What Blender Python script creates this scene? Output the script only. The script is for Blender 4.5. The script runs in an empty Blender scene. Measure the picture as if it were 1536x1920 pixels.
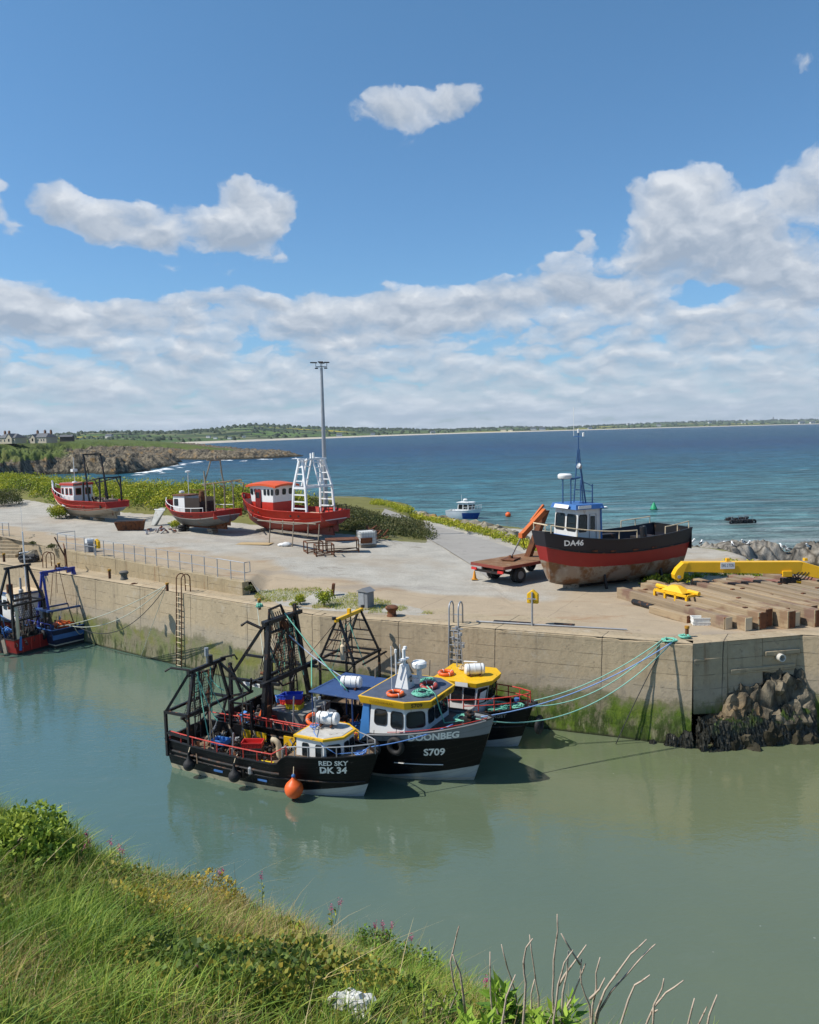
import bpy, bmesh, math, random
import numpy as np
from mathutils import Vector as Vec, Matrix, Euler, noise as mnoise
random.seed(7); RNG = np.random.default_rng(11)
R = math.radians
scene = bpy.context.scene
COL = scene.collection
CAMZ = 13.0; FPX = 1500.0; PITCH = math.atan(152/1500.0); ROLL = -0.0216
CAMROT = Matrix.Rotation(math.pi/2-PITCH, 3, 'X') @ Matrix.Rotation(ROLL, 3, 'Z')
def at(u, v, z=0.0):
    d = CAMROT @ Vec(((u-768)/FPX, (960-v)/FPX, -1)); k = (z-CAMZ)/d.z
    return Vec((d.x*k, d.y*k, z))
def atY(u, v, Y):
    d = CAMROT @ Vec(((u-768)/FPX, (960-v)/FPX, -1)); k = Y/d.y
    return Vec((d.x*k, Y, CAMZ+d.z*k))
def lerp(a, b, t): return a+(b-a)*t
def interp(x, xs, ys): return float(np.interp(x, xs, ys))

# ------------------------------------------------------------- node helper
class S:
    """wraps a node socket so that shader maths can be written as expressions"""
    def __init__(s, nt, o): s.nt = nt; s.o = o
    def _m(s, op, *a, clamp=False):
        n = s.nt.nodes.new('ShaderNodeMath'); n.operation = op; n.use_clamp = clamp
        for i, q in enumerate((s,)+a):
            if isinstance(q, S): s.nt.links.new(q.o, n.inputs[i])
            else: n.inputs[i].default_value = q
        return S(s.nt, n.outputs[0])
    def __add__(s, b): return s._m('ADD', b)
    __radd__ = __add__
    def __sub__(s, b): return s._m('SUBTRACT', b)
    def __rsub__(s, b): return (s*-1.0)+b
    def __mul__(s, b): return s._m('MULTIPLY', b)
    __rmul__ = __mul__
    def __truediv__(s, b): return s._m('DIVIDE', b)
    def __pow__(s, b): return s._m('POWER', b)
    def abs(s): return s._m('ABSOLUTE')
    def min(s, b): return s._m('MINIMUM', b)
    def max(s, b): return s._m('MAXIMUM', b)
    def clamp(s): return s._m('ADD', 0.0, clamp=True)
    def sin(s): return s._m('SINE')
    def gt(s, b): return s._m('GREATER_THAN', b)
    def lt(s, b): return s._m('LESS_THAN', b)
    def smooth(s, a, b):
        n = s.nt.nodes.new('ShaderNodeMapRange'); n.interpolation_type = 'SMOOTHSTEP'; n.clamp = True
        s.nt.links.new(s.o, n.inputs[0]); n.inputs[1].default_value = a; n.inputs[2].default_value = b
        n.inputs[3].default_value = 0; n.inputs[4].default_value = 1
        return S(s.nt, n.outputs[0])
class G:
    """a material or world node tree"""
    def __init__(g, nt): g.nt = nt; nt.nodes.clear()
    def n(g, t, **kw):
        q = g.nt.nodes.new(t)
        for k, v in kw.items(): setattr(q, k, v)
        return q
    def link(g, a, b): g.nt.links.new(a.o if isinstance(a, S) else a, b)
    def coord(g, kind='Object'):
        if kind == 'Position': return g.n('ShaderNodeNewGeometry').outputs['Position']
        return g.n('ShaderNodeTexCoord').outputs[kind]
    def xyz(g, vec):
        q = g.n('ShaderNodeSeparateXYZ'); g.link(vec, q.inputs[0]); return [S(g.nt, o) for o in q.outputs]
    def vec(g, x, y, z):
        q = g.n('ShaderNodeCombineXYZ')
        for i, a in enumerate((x, y, z)):
            if isinstance(a, S): g.link(a, q.inputs[i])
            else: q.inputs[i].default_value = a
        return q.outputs[0]
    def scale(g, vec, sx, sy, sz, loc=(0, 0, 0)):
        q = g.n('ShaderNodeMapping'); g.link(vec, q.inputs[0]); q.inputs['Scale'].default_value = (sx, sy, sz); q.inputs['Location'].default_value = loc
        return q.outputs[0]
    def noise(g, vec, sc, det=4, rough=.55, dist=0, out='Fac', lac=2.0):
        q = g.n('ShaderNodeTexNoise'); g.link(vec, q.inputs['Vector'])
        q.inputs['Scale'].default_value = sc; q.inputs['Detail'].default_value = det
        q.inputs['Roughness'].default_value = rough; q.inputs['Distortion'].default_value = dist; q.inputs['Lacunarity'].default_value = lac
        return S(g.nt, q.outputs[0]) if out == 'Fac' else q.outputs['Color']
    def voro(g, vec, sc, feature='F1', out='Distance', rnd=1):
        q = g.n('ShaderNodeTexVoronoi', feature=feature); g.link(vec, q.inputs['Vector']); q.inputs['Scale'].default_value = sc; q.inputs['Randomness'].default_value = rnd
        return S(g.nt, q.outputs[out]) if out == 'Distance' else q.outputs[out]
    def mix(g, f, a, b, mode='MIX'):
        q = g.n('ShaderNodeMix', data_type='RGBA', blend_type=mode); q.clamp_factor = True
        if isinstance(f, S): g.link(f, q.inputs[0])
        else: q.inputs[0].default_value = f
        for i, c in ((6, a), (7, b)):
            if isinstance(c, (tuple, list)): q.inputs[i].default_value = (c[0], c[1], c[2], 1)
            else: g.link(c, q.inputs[i])
        return q.outputs[2]
    def ramp(g, f, stops):
        q = g.n('ShaderNodeValToRGB'); g.link(f, q.inputs[0]); e = q.color_ramp.elements
        while len(e) < len(stops): e.new(.5)
        for i, (p, c) in enumerate(stops): e[i].position = p; e[i].color = (c[0], c[1], c[2], 1)
        return q.outputs[0]
    def scalec(g, c, f):
        """colour c multiplied by scalar f"""
        q = g.n('ShaderNodeVectorMath', operation='SCALE'); 
        if isinstance(c, (tuple, list)): q.inputs[0].default_value = c
        else: g.link(c, q.inputs[0])
        g.link(f, q.inputs['Scale']) if isinstance(f, S) else setattr(q.inputs['Scale'], 'default_value', f)
        return q.outputs[0]
    def bump(g, h, strength=.5, dist=.02, normal=None):
        q = g.n('ShaderNodeBump'); g.link(h, q.inputs['Height']); q.inputs['Strength'].default_value = strength; q.inputs['Distance'].default_value = dist
        if normal is not None: g.link(normal, q.inputs['Normal'])
        return q.outputs[0]
    def out(g, color, rough=.7, metal=0, normal=None, ior=1.45, spec=None, trans=None, alpha=None, sss=None):
        b = g.n('ShaderNodeBsdfPrincipled'); o = g.n('ShaderNodeOutputMaterial')
        def put(k, v):
            if v is None: return
            if isinstance(v, S) or hasattr(v, 'is_linked'): g.link(v, b.inputs[k])
            elif isinstance(v, (tuple, list)): b.inputs[k].default_value = (v[0], v[1], v[2], 1)
            else: b.inputs[k].default_value = v
        put('Base Color', color); put('Roughness', rough); put('Metallic', metal); put('Normal', normal); put('IOR', ior)
        put('Specular IOR Level', spec); put('Alpha', alpha)
        if trans is not None:
            t = g.n('ShaderNodeBsdfTranslucent'); g.link(trans, t.inputs[0]) if hasattr(trans, 'is_linked') else setattr(t.inputs[0], 'default_value', (*trans, 1))
            a = g.n('ShaderNodeAddShader'); g.link(b.outputs[0], a.inputs[0]); g.link(t.outputs[0], a.inputs[1]); g.link(a.outputs[0], o.inputs[0])
        else: g.link(b.outputs[0], o.inputs[0])
        return b
def newmat(name):
    m = bpy.data.materials.new(name); m.use_nodes = True
    return m, G(m.node_tree)
_MC = {}
def paint(name, col, rough=.55, metal=0, var=.25, scale=2.5, grime=None, gcut=.58, gsoft=.12, gscale=3, streak=False, bump=.15, bscale=25, spec=None):
    """weathered surface: mottled base colour plus patches of a second colour (rust, dirt, bare wood)"""
    if name in _MC: return _MC[name]
    m, g = newmat(name); co = g.coord('Object')
    n1 = g.noise(co, scale, 5, .6)
    c = g.scalec(col, (n1-.5)*(var*2.4)+1.0)
    if grime:
        v = g.scale(co, 1, 1, .22) if streak else co
        n2 = g.noise(v, gscale, 6, .62)
        c = g.mix(n2.smooth(gcut, gcut+gsoft), c, grime)
    nrm = g.bump(g.noise(co, bscale, 3, .6), bump, .02) if bump else None
    g.out(c, rough, metal, nrm, spec=spec)
    _MC[name] = m
    return m

# ------------------------------------------------------------- mesh builder
class MB:
    def __init__(s): s.v = []; s.f = []; s.uv = {}; s.mi = []; s.cur = 0
    def add(s, vs, fs):
        o = len(s.v); s.v += [tuple(p) for p in vs]; s.f += [tuple(i+o for i in f) for f in fs]; s.mi += [s.cur]*len(fs)
        return s
    def box(s, c, d, rot=None, taper=1.0):
        x, y, z = d[0]/2, d[1]/2, d[2]/2
        pts = [Vec((sx*x*(taper if sz > 0 else 1), sy*y*(taper if sz > 0 else 1), sz*z)) for sz in (-1, 1) for sx, sy in ((-1, -1), (1, -1), (1, 1), (-1, 1))]
        if rot is not None:
            M = Euler(rot).to_matrix() if not isinstance(rot, Matrix) else rot
            pts = [M @ p for p in pts]
        c = Vec(c)
        return s.add([p+c for p in pts], [(3, 2, 1, 0), (4, 5, 6, 7), (0, 1, 5, 4), (1, 2, 6, 5), (2, 3, 7, 6), (3, 0, 4, 7)])
    def tube(s, path, r, n=6, closed=False, caps=True):
        P = [Vec(p) for p in path]; k = len(P); rs = r if isinstance(r, (list, tuple)) else [r]*k
        rings = []
        up = None
        for i in range(k):
            if closed: t = P[(i+1) % k]-P[i-1]
            else: t = P[min(i+1, k-1)]-P[max(i-1, 0)]
            if t.length < 1e-9: t = Vec((0, 0, 1))
            t.normalize()
            if up is None:
                up = Vec((0, 0, 1)) if abs(t.z) < .95 else Vec((1, 0, 0))
            a = up-t*up.dot(t)
            if a.length < 1e-6: a = t.orthogonal()
            a.normalize(); up = a; b = t.cross(a)
            rings.append([P[i]+(a*math.cos(q)+b*math.sin(q))*rs[i] for q in [2*math.pi*(j+.5)/n for j in range(n)]])
        vs = [p for ring in rings for p in ring]; fs = []
        for i in range(k if closed else k-1):
            i2 = (i+1) % k
            for j in range(n):
                j2 = (j+1) % n; fs.append((i*n+j, i*n+j2, i2*n+j2, i2*n+j))
        if not closed and caps: fs += [tuple(range(n-1, -1, -1)), tuple(range((k-1)*n, k*n))]
        return s.add(vs, fs)
    def bar(s, a, b, w, h=None):
        """square-section bar"""
        return s.tube([a, b], (w*.7071 if h is None else w*.7071), 4)
    def lathe(s, prof, n=16, M=None, arc=1.0):
        vs = []; fs = []; k = len(prof)
        for r, z in prof:
            for j in range(n):
                q = 2*math.pi*j/n; p = Vec((r*math.cos(q), r*math.sin(q), z)); vs.append(M @ p if M is not None else p)
        for i in range(k-1):
            for j in range(n):
                j2 = (j+1) % n; fs.append((i*n+j, i*n+j2, (i+1)*n+j2, (i+1)*n+j))
        fs += [tuple(range(n-1, -1, -1)), tuple(range((k-1)*n, k*n))]
        return s.add(vs, fs)
    def torus(s, c, R1, r, M=None, n=20, m=8):
        path = [Vec((R1*math.cos(2*math.pi*i/n), R1*math.sin(2*math.pi*i/n), 0)) for i in range(n)]
        if M is not None: path = [M @ p for p in path]
        return s.tube([p+Vec(c) for p in path], r, m, closed=True)
    def grid(s, pts, nu, nv, uv=None, flip=False):
        o = len(s.v); s.v += [tuple(p) for p in pts]
        if uv is not None:
            for i, q in enumerate(uv): s.uv[o+i] = q
        for i in range(nu-1):
            for j in range(nv-1):
                f = (o+i*nv+j, o+(i+1)*nv+j, o+(i+1)*nv+j+1, o+i*nv+j+1)
                s.f.append(f[::-1] if flip else f); s.mi.append(s.cur)
        return s
    def poly_prism(s, poly, z0, z1, M=None):
        n = len(poly); a = [Vec((p[0], p[1], z0)) for p in poly]; b = [Vec((p[0], p[1], z1)) for p in poly]
        vs = a+b
        if M is not None: vs = [M @ p for p in vs]
        return s.add(vs, [tuple(range(n-1, -1, -1)), tuple(range(n, 2*n))]+[(i, (i+1) % n, n+(i+1) % n, n+i) for i in range(n)])
    def solid(s, bottom, top):
        n = len(bottom)
        return s.add(list(bottom)+list(top), [tuple(range(n-1, -1, -1)), tuple(range(n, 2*n))]+[(i, (i+1) % n, n+(i+1) % n, n+i) for i in range(n)])
    def build(s, name, mat, parent=None, smooth=False, bevel=0, loc=None, rotz=0):
        me = bpy.data.meshes.new(name); me.from_pydata(s.v, [], s.f); 
        mats = mat if isinstance(mat, (list, tuple)) else [mat]
        for m in mats: me.materials.append(m)
        if len(mats) > 1: me.polygons.foreach_set('material_index', s.mi)
        if s.uv:
            L = me.uv_layers.new(name='UVMap'); idx = np.zeros(len(me.loops), dtype=np.int32); me.loops.foreach_get('vertex_index', idx)
            arr = np.zeros((len(s.v), 2), dtype=np.float32)
            for k, q in s.uv.items(): arr[k] = q
            L.data.foreach_set('uv', arr[idx].ravel())
        if smooth:
            me.polygons.foreach_set('use_smooth', [True]*len(me.polygons))
            if isinstance(smooth, (int, float)) and not isinstance(smooth, bool): me.set_sharp_from_angle(angle=R(smooth))
        me.update()
        o = bpy.data.objects.new(name, me); COL.objects.link(o)
        if parent is not None: o.parent = parent
        if loc is not None: o.location = loc
        o.rotation_euler.z = rotz
        if bevel:
            b = o.modifiers.new('bevel', 'BEVEL'); b.width = bevel; b.segments = 2; b.limit_method = 'ANGLE'; b.angle_limit = R(40)
        return o
def np_mesh(name, V, F, mat, parent=None, smooth=False, col=None, extra=None, mi=None):
    """fast mesh from numpy arrays; F is (n,3) or (n,4)"""
    me = bpy.data.meshes.new(name); V = np.asarray(V, np.float32); F = np.asarray(F, np.int32); k = F.shape[1]
    me.vertices.add(len(V)); me.vertices.foreach_set('co', V.ravel())
    me.loops.add(F.size); me.loops.foreach_set('vertex_index', F.ravel())
    me.polygons.add(len(F)); me.polygons.foreach_set('loop_start', np.arange(0, F.size, k, dtype=np.int32))
    if mi is not None: me.polygons.foreach_set('material_index', mi)
    me.update(calc_edges=True)
    for m in (mat if isinstance(mat, (list, tuple)) else [mat]): me.materials.append(m)
    if smooth: me.polygons.foreach_set('use_smooth', np.ones(len(F), bool))
    if col is not None:
        a = me.attributes.new('tint', 'FLOAT', 'POINT'); a.data.foreach_set('value', np.asarray(col, np.float32))
    o = bpy.data.objects.new(name, me); COL.objects.link(o)
    if parent is not None: o.parent = parent
    return o
def tag(o, label=None, cat=None, group=None, kind=None):
    if label: o['label'] = label
    if cat: o['category'] = cat
    if group: o['group'] = group
    if kind: o['kind'] = kind
    return o
def thing(name, label, cat, loc=(0, 0, 0), rotz=0, group=None):
    o = bpy.data.objects.new(name, None); COL.objects.link(o); o.location = loc; o.rotation_euler = (0, 0, rotz); o.empty_display_size = .1
    return tag(o, label, cat, group)
def copy_tree(o, parent=None):
    c = o.copy(); COL.objects.link(c)
    if parent is not None: c.parent = parent
    for ch in list(o.children): copy_tree(ch, c)
    return c
def text_flat(body, size, bold=.02, align='CENTER', spacing=1.0):
    """2-D triangles of a line of lettering, from the built-in font"""
    cu = bpy.data.curves.new('t', 'FONT'); cu.body = body; cu.size = size; cu.align_x = align; cu.align_y = 'CENTER'; cu.offset = bold*size; cu.space_character = spacing; cu.resolution_u = 3
    ob = bpy.data.objects.new('t', cu); COL.objects.link(ob)
    me = bpy.data.meshes.new_from_object(ob.evaluated_get(bpy.context.evaluated_depsgraph_get()))
    vs = [v.co.copy() for v in me.vertices]; fs = [tuple(p.vertices) for p in me.polygons]
    bpy.data.objects.remove(ob); bpy.data.curves.remove(cu); bpy.data.meshes.remove(me)
    return vs, fs
def text_on(body, size, fn, mat, parent, name='lettering', bold=.02, spacing=1.0, sx=1.0):
    """lettering mapped through fn(x, y) -> local point"""
    vs, fs = text_flat(body, size, bold, 'CENTER', spacing)
    m = MB(); m.add([fn(p.x*sx, p.y) for p in vs], fs)
    return m.build(name, mat, parent)
def catenary(a, b, sag, n=14):
    a, b = Vec(a), Vec(b); out = []
    for i in range(n+1):
        t = i/n; p = a.lerp(b, t); p.z -= sag*4*t*(1-t); out.append(p)
    return out
def fbm(x, y, sc, oct=4, seed=0.0):
    """numpy value noise"""
    r = np.zeros_like(x, dtype=float); a = 1.0; tot = 0
    for k in range(oct):
        f = sc*2**k; X = x*f+seed*17.3+k*31.7; Y = y*f+seed*9.1-k*12.9
        xi = np.floor(X); yi = np.floor(Y); fx = X-xi; fy = Y-yi
        def h(i, j): 
            q = np.sin(i*127.1+j*311.7+seed*3.3)*43758.5453; return q-np.floor(q)
        fx = fx*fx*(3-2*fx); fy = fy*fy*(3-2*fy)
        n = (h(xi, yi)*(1-fx)+h(xi+1, yi)*fx)*(1-fy)+(h(xi, yi+1)*(1-fx)+h(xi+1, yi+1)*fx)*fy
        r += a*n; tot += a; a *= .5
    return r/tot
def sdist_poly(x, y, poly):
    """signed distance (positive inside) to a polygon, numpy"""
    P = np.asarray(poly, float); d = np.full(x.shape, 1e18); ins = np.zeros(x.shape, bool); n = len(P)
    for i in range(n):
        a = P[i]; b = P[(i+1) % n]; e = b-a; w0 = x-a[0]; w1 = y-a[1]
        t = np.clip((w0*e[0]+w1*e[1])/(e@e+1e-12), 0, 1); d = np.minimum(d, (w0-e[0]*t)**2+(w1-e[1]*t)**2)
        c = (a[1] > y) != (b[1] > y)
        with np.errstate(divide='ignore', invalid='ignore'): xx = (b[0]-a[0])*(y-a[1])/(b[1]-a[1]+1e-12)+a[0]
        ins ^= c & (x < xx)
    return np.where(ins, 1, -1)*np.sqrt(d)
# ============================================================= materials of the setting
def m_concrete(name, tan=(.40, .315, .205), algae=True, dark=False):
    m, g = newmat(name); P = g.coord('Position'); x, y, z = g.xyz(P)
    big = g.noise(P, .35, 5, .6); fine = g.noise(P, 6, 5, .65)
    streak = g.noise(g.scale(P, 2.2, 2.2, .16), 1.0, 5, .6)
    c = g.scalec(tan, (big-.5)*.5+(fine-.5)*.45+1.0)
    c = g.mix(streak.smooth(.52, .75)*.35, c, (.12, .095, .065))
    lines = ((z+(big-.5)*.12)*1.75)._m('FRACT'); groove = (lines.lt(.045))*g.noise(P, .9, 3).smooth(.42, .58)
    uu = x*.87+y*-.49; jt = ((uu+(g.noise(P, 1.2, 3)-.5)*.06)*.217)._m('FRACT').lt(.008)*z.smooth(.2, 1.2); c = g.mix(jt*.8, c, (.05, .04, .03))
    c = g.mix(g.noise(g.scale(P, 1.3, 1.3, .07), 1.0, 5, .65).smooth(.60, .72)*z.smooth(1.6, 4.0)*.6, c, (.20, .10, .045))
    c = g.mix(g.noise(P, .9, 7, .7).smooth(.56, .66)*.4, c, (.46, .40, .31)); c = g.mix(g.noise(P, 2.3, 7, .72).smooth(.58, .66)*.45, c, (.12, .10, .075))
    h = fine*.5+groove*-1.2-jt*1.5+g.noise(P, 1.6, 6, .7)*1.2
    c = g.mix(groove*.55, c, (.10, .08, .055))
    if algae:
        zz = z+(g.noise(P, .55, 6, .65)-.5)*1.5+(g.noise(P, 3.5, 5, .65)-.5)*.7+(streak-.5)*.5
        c = g.mix(zz.smooth(2.75, 2.2)*.45, c, (.30, .27, .22))            # pale washed band
        c = g.mix(zz.smooth(1.95, 1.65)*.8, c, (.16, .145, .085))
        patch = g.noise(g.scale(P, 1, 1, .5), 1.1, 6, .68)
        right = x.smooth(-7, 1); c = g.mix(zz.smooth(1.95, 1.3)*patch.smooth(.42, .60)*(right*.5+.5), c, (.10, .155, .018))
        c = g.mix(zz.smooth(2.1, 1.6)*zz.smooth(.7, 1.3)*g.noise(P, .55, 5, .65).smooth(.50, .64)*.75*(1.0-right*.55), c, (.16, .165, .03))
        c = g.mix(zz.smooth(1.7, .9)*right*g.noise(g.scale(P, 1, 1, .7), 2.0, 6, .72).smooth(.42, .55)*.85, c, (.045, .082, .010))
        low = g.noise(g.scale(P, 1, 1, .3), 2.6, 6, .7)
        c = g.mix(zz.smooth(1.25, .5)*low.smooth(.46, .6)*.85, c, (.035, .05, .014))
        c = g.mix(zz.smooth(.9, .3)*g.noise(g.scale(P, 1, 1, .25), 4.2, 5, .7).smooth(.56, .66)*.8, c, (.30, .28, .18))
        h = h+zz.smooth(1.6, .8)*low*2.5
        c = g.mix(z.smooth(.16, .0), c, (.03, .035, .018))
    g.out(c, .9, 0, g.bump(h, .7, .035), spec=.25); return m
def m_yard():
    m, g = newmat('yard gravel and concrete'); P = g.coord('Position'); x, y, z = g.xyz(P)
    at_ = g.n('ShaderNodeAttribute', attribute_name='tint'); t = S(g.nt, at_.outputs['Fac'])
    big = g.noise(P, .12, 5, .6); mid = g.noise(P, .7, 6, .62); fine = g.noise(P, 14, 4, .7)
    conc = g.scalec((.37, .295, .205), (mid-.5)*.42+(fine-.5)*.35+1.0)
    conc = g.mix(g.noise(g.scale(P, .35, 1, 1), .5, 5, .6).smooth(.55, .75)*.6, conc, (.25, .155, .085))
    grav = g.scalec((.375, .35, .30), (mid-.5)*.7+(fine-.5)*1.3+(g.noise(P, 45, 2)-.5)*.8+1.0)
    grav = g.mix(g.voro(P, 9).smooth(.25, .05)*.35, grav, (.55, .52, .46))
    grav = g.mix(big.smooth(.5, .68)*.5, grav, (.33, .265, .19))
    d = (t+(g.noise(P, .35, 5)-.5)*.5)
    c = g.mix(d.smooth(.34, .74), conc, grav)
    earth = g.scalec((.155, .15, .05), (mid-.5)*.8+(fine-.5)*.8+1.0)
    c = g.mix((t-1.0+(g.noise(P, .8, 6, .7)-.5)*.9).smooth(.42, .58), c, earth)
    ru = g.noise(g.scale(P, .5, 1, 1), .42, 6, .68); c = g.mix(ru.smooth(.56, .70)*.55*(1.0-d.smooth(.4, .8)), c, (.26, .135, .06)); c = g.mix(g.noise(P, .33, 7, .72).smooth(.60, .68)*.5, c, (.15, .125, .095)); c = g.mix(g.noise(P, 1.9, 6, .7).smooth(.62, .68)*.35, c, (.13, .11, .09))
    q1 = ((x*.87+y*-.49+(g.noise(P, 1.0, 4)-.5)*.25)*.16)._m('FRACT').lt(.006); q2 = ((x*.49+y*.87+(g.noise(P, 1.0, 4)-.5)*.25)*.22)._m('FRACT').lt(.008); c = g.mix(q1.max(q2)*.4*(1.0-d.smooth(.3, .7)), c, (.12, .10, .075))
    c = g.mix(g.noise(g.scale(P, .25, 1.4, 1), .5, 5, .65).smooth(.6, .72)*.35*d.smooth(.4, .8), c, (.22, .195, .16)); c = g.mix(g.voro(P, 2.7).smooth(.10, .04)*.5, c, (.20, .18, .15))
    tar = g.noise(g.scale(P, .5, 1.2, 1), .22, 3).smooth(.58, .66)
    c = g.mix(tar*.35, c, (.22, .2, .18))
    g.out(c, .95, 0, g.bump(fine+g.noise(P, 3, 5, .6), .5, .03), spec=.15); return m
def m_tarmac():
    m, g = newmat('worn tarmac'); P = g.coord('Position')
    c = g.scalec((.30, .28, .25), (g.noise(P, .5, 5)-.5)*.4+(g.noise(P, 18, 4, .7)-.5)*.5+1.0)
    c = g.mix(g.noise(P, 1.3, 6).smooth(.58, .68)*.4, c, (.19, .175, .155))
    g.out(c, .92, 0, g.bump(g.noise(P, 25, 3), .3, .01), spec=.2); return m
def m_harbour():
    m, g = newmat('murky green harbour water'); P = g.coord('Position')
    big = g.noise(P, .09, 4, .55)
    c = g.mix(big.smooth(.35, .65), (.105, .142, .092), (.088, .13, .09))
    x, y, z = g.xyz(P); lr = (x+(big-.5)*14).smooth(-14, 12); c = g.mix(lr, g.scalec((.072, .128, .100), big*.3+.85), g.scalec((.128, .150, .080), big*.3+.85)); c = g.mix(g.noise(g.scale(P, 1, 2.2, 1), .35, 6, .68).smooth(.55, .75)*.3, c, (.14, .165, .11))  # base colour: olive murk at right, tinted bluer at left for reflected sky
    scum = g.voro(P, .9).smooth(.035, .02)*g.noise(P, .15, 3).smooth(.5, .62); c = g.mix(scum*.7, c, (.45, .45, .38))
    w1 = g.noise(g.scale(P, 1, 1.7, 1), .9, 3, .5, .6); w2 = g.noise(g.scale(P, 1, 1.5, 1), 4.5, 3, .5, .4); w3 = g.noise(P, .22, 2)
    calm = g.noise(P, .12, 3).smooth(.35, .65)*.6+.4
    h = w1*.7+w2*.26*calm+w3*.9+g.noise(g.scale(P, 1, 2.4, 1), 2.0, 3, .5, 1.2)*.35
    g.out(c, .02, 0, g.bump(h, .15, .12), ior=1.62, spec=1.0); return m
def m_sea():
    m, g = newmat('choppy blue sea'); P = g.coord('Position'); x, y, z = g.xyz(P)
    big = g.noise(g.scale(P, .35, 1, 1), .011, 5, .6); d = y+(big-.5)*260+(g.noise(g.scale(P, .3, 1, 1), .05, 4)-.5)*60
    c = g.ramp(d/900.0, [(.09, (.15, .21, .20)), (.135, (.075, .18, .19)), (.24, (.026, .122, .165)), (.45, (.008, .070, .14)), (.62, (.005, .048, .122)), (1.0, (.010, .066, .122))])
    c = g.scalec(c, (g.noise(g.scale(P, .3, 1, 1), .05, 6, .7)-.5)*1.5+1.0)
    c = g.scalec(c, ((g.noise(g.scale(P, .35, 1, 1), .35, 6, .72)-.5)*4.2+.92).max(.2)); c = g.scalec(c, (g.noise(g.scale(P, .22, 1, 1), .12, 4, .6)-.5)*1.2+.95)
    foam = g.noise(g.scale(P, .28, 1, 1), .22, 6, .7).smooth(.672, .70)*g.noise(P, .02, 3).smooth(.4, .6)
    foam = foam.max(g.noise(g.scale(P, .3, 1, 1), .06, 7, .72).smooth(.735, .76))
    near = g.noise(g.scale(P, .12, 1, 1), .16, 6, .62).smooth(.5, .7)*y.smooth(170, 100)*x.smooth(10, 40)*.42
    c = g.mix(foam.max(near), c, (.62, .66, .66))
    h = g.noise(g.scale(P, .4, 1, 1), .22, 6, .62)*4.5+g.noise(g.scale(P, .5, 1, 1), 1.3, 4, .6)*.8
    g.out(c, .28, 0, g.bump(h, .9, .9), ior=1.33, spec=.06); return m
def m_rock(name, light=(.27, .235, .18), dark=(.055, .05, .043), ochre=.35, weed=True, wz=1.3):
    m, g = newmat(name); P = g.coord('Position'); x, y, z = g.xyz(P)
    st = g.noise(g.scale(P, 1, 1, .35), .8, 7, .68); cr = g.voro(g.scale(P, 1, 1, .45), .55, 'DISTANCE_TO_EDGE'); fine = g.noise(P, 5, 5, .7)
    c = g.mix(st.smooth(.35, .62), dark, light); c = g.scalec(c, (fine-.5)*.9+1.0)
    c = g.mix(cr.smooth(.06, 0)*.7, c, (.03, .027, .022))
    c = g.mix(g.noise(P, .25, 5).smooth(.55, .66)*ochre, c, (.30, .17, .05))
    if weed: c = g.mix((z+(st-.5)*1.5).smooth(wz, wz*.45)*.85, c, (.03, .027, .016))
    at_ = g.n('ShaderNodeAttribute', attribute_name='tint'); t = S(g.nt, at_.outputs['Fac'])
    gr = g.scalec((.085, .115, .028), (g.noise(P, .35, 6, .7)-.5)*1.1+1.0); gr = g.mix(g.noise(P, .08, 5).smooth(.5, .65)*.6, gr, (.125, .125, .04))
    c = g.mix((t+(g.noise(P, .3, 6, .7)-.5)*.7).smooth(.42, .58), c, gr)
    g.out(c, .92, 0, g.bump(st*1.5+fine*.4+cr.smooth(.1, 0)*-.8, .9, .15), spec=.2); return m
def m_farland():
    m, g = newmat('far fields and hedges'); P = g.coord('Position'); x, y, z = g.xyz(P)
    Q = g.scale(P, .45, 1, 0)
    n = g.n('ShaderNodeTexVoronoi', feature='F1'); g.link(Q, n.inputs['Vector']); n.inputs['Scale'].default_value = .0052
    s = g.n('ShaderNodeSeparateColor'); g.link(n.outputs['Color'], s.inputs[0]); f1, f2 = S(g.nt, s.outputs[0]), S(g.nt, s.outputs[1])
    c = g.ramp(f1, [(0, (.07, .12, .04)), (.3, (.11, .17, .045)), (.5, (.15, .19, .075)), (.7, (.06, .095, .04)), (.84, (.19, .19, .10)), (.90, (.10, .155, .045)), (.92, (.50, .40, .03))])
    e = g.voro(Q, .0052, 'DISTANCE_TO_EDGE')
    wood = g.noise(P, .006, 6, .7); 
    c = g.mix((e.smooth(.09, .04)).max(wood.smooth(.54, .60)), c, (.026, .042, .022))
    g.out(c, .95, 0, None, spec=.1); return m
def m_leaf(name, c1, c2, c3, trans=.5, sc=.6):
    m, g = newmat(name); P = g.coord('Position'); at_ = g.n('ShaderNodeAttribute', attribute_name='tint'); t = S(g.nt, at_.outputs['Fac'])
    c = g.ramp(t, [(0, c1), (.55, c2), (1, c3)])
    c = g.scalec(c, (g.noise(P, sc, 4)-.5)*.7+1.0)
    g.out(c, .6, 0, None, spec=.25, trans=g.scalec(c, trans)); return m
M_CONC = m_concrete('weathered quay concrete with algae')
M_CONCD = m_concrete('weathered concrete', (.35, .28, .185), False)
M_YARD = m_yard(); M_TAR = m_tarmac()
M_ROCK = m_rock('headland rock', (.23, .19, .13), (.022, .02, .017), .5); M_ROCKN = m_rock('shore rock', (.30, .27, .225), (.10, .09, .075), .1, True, .9)

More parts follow.
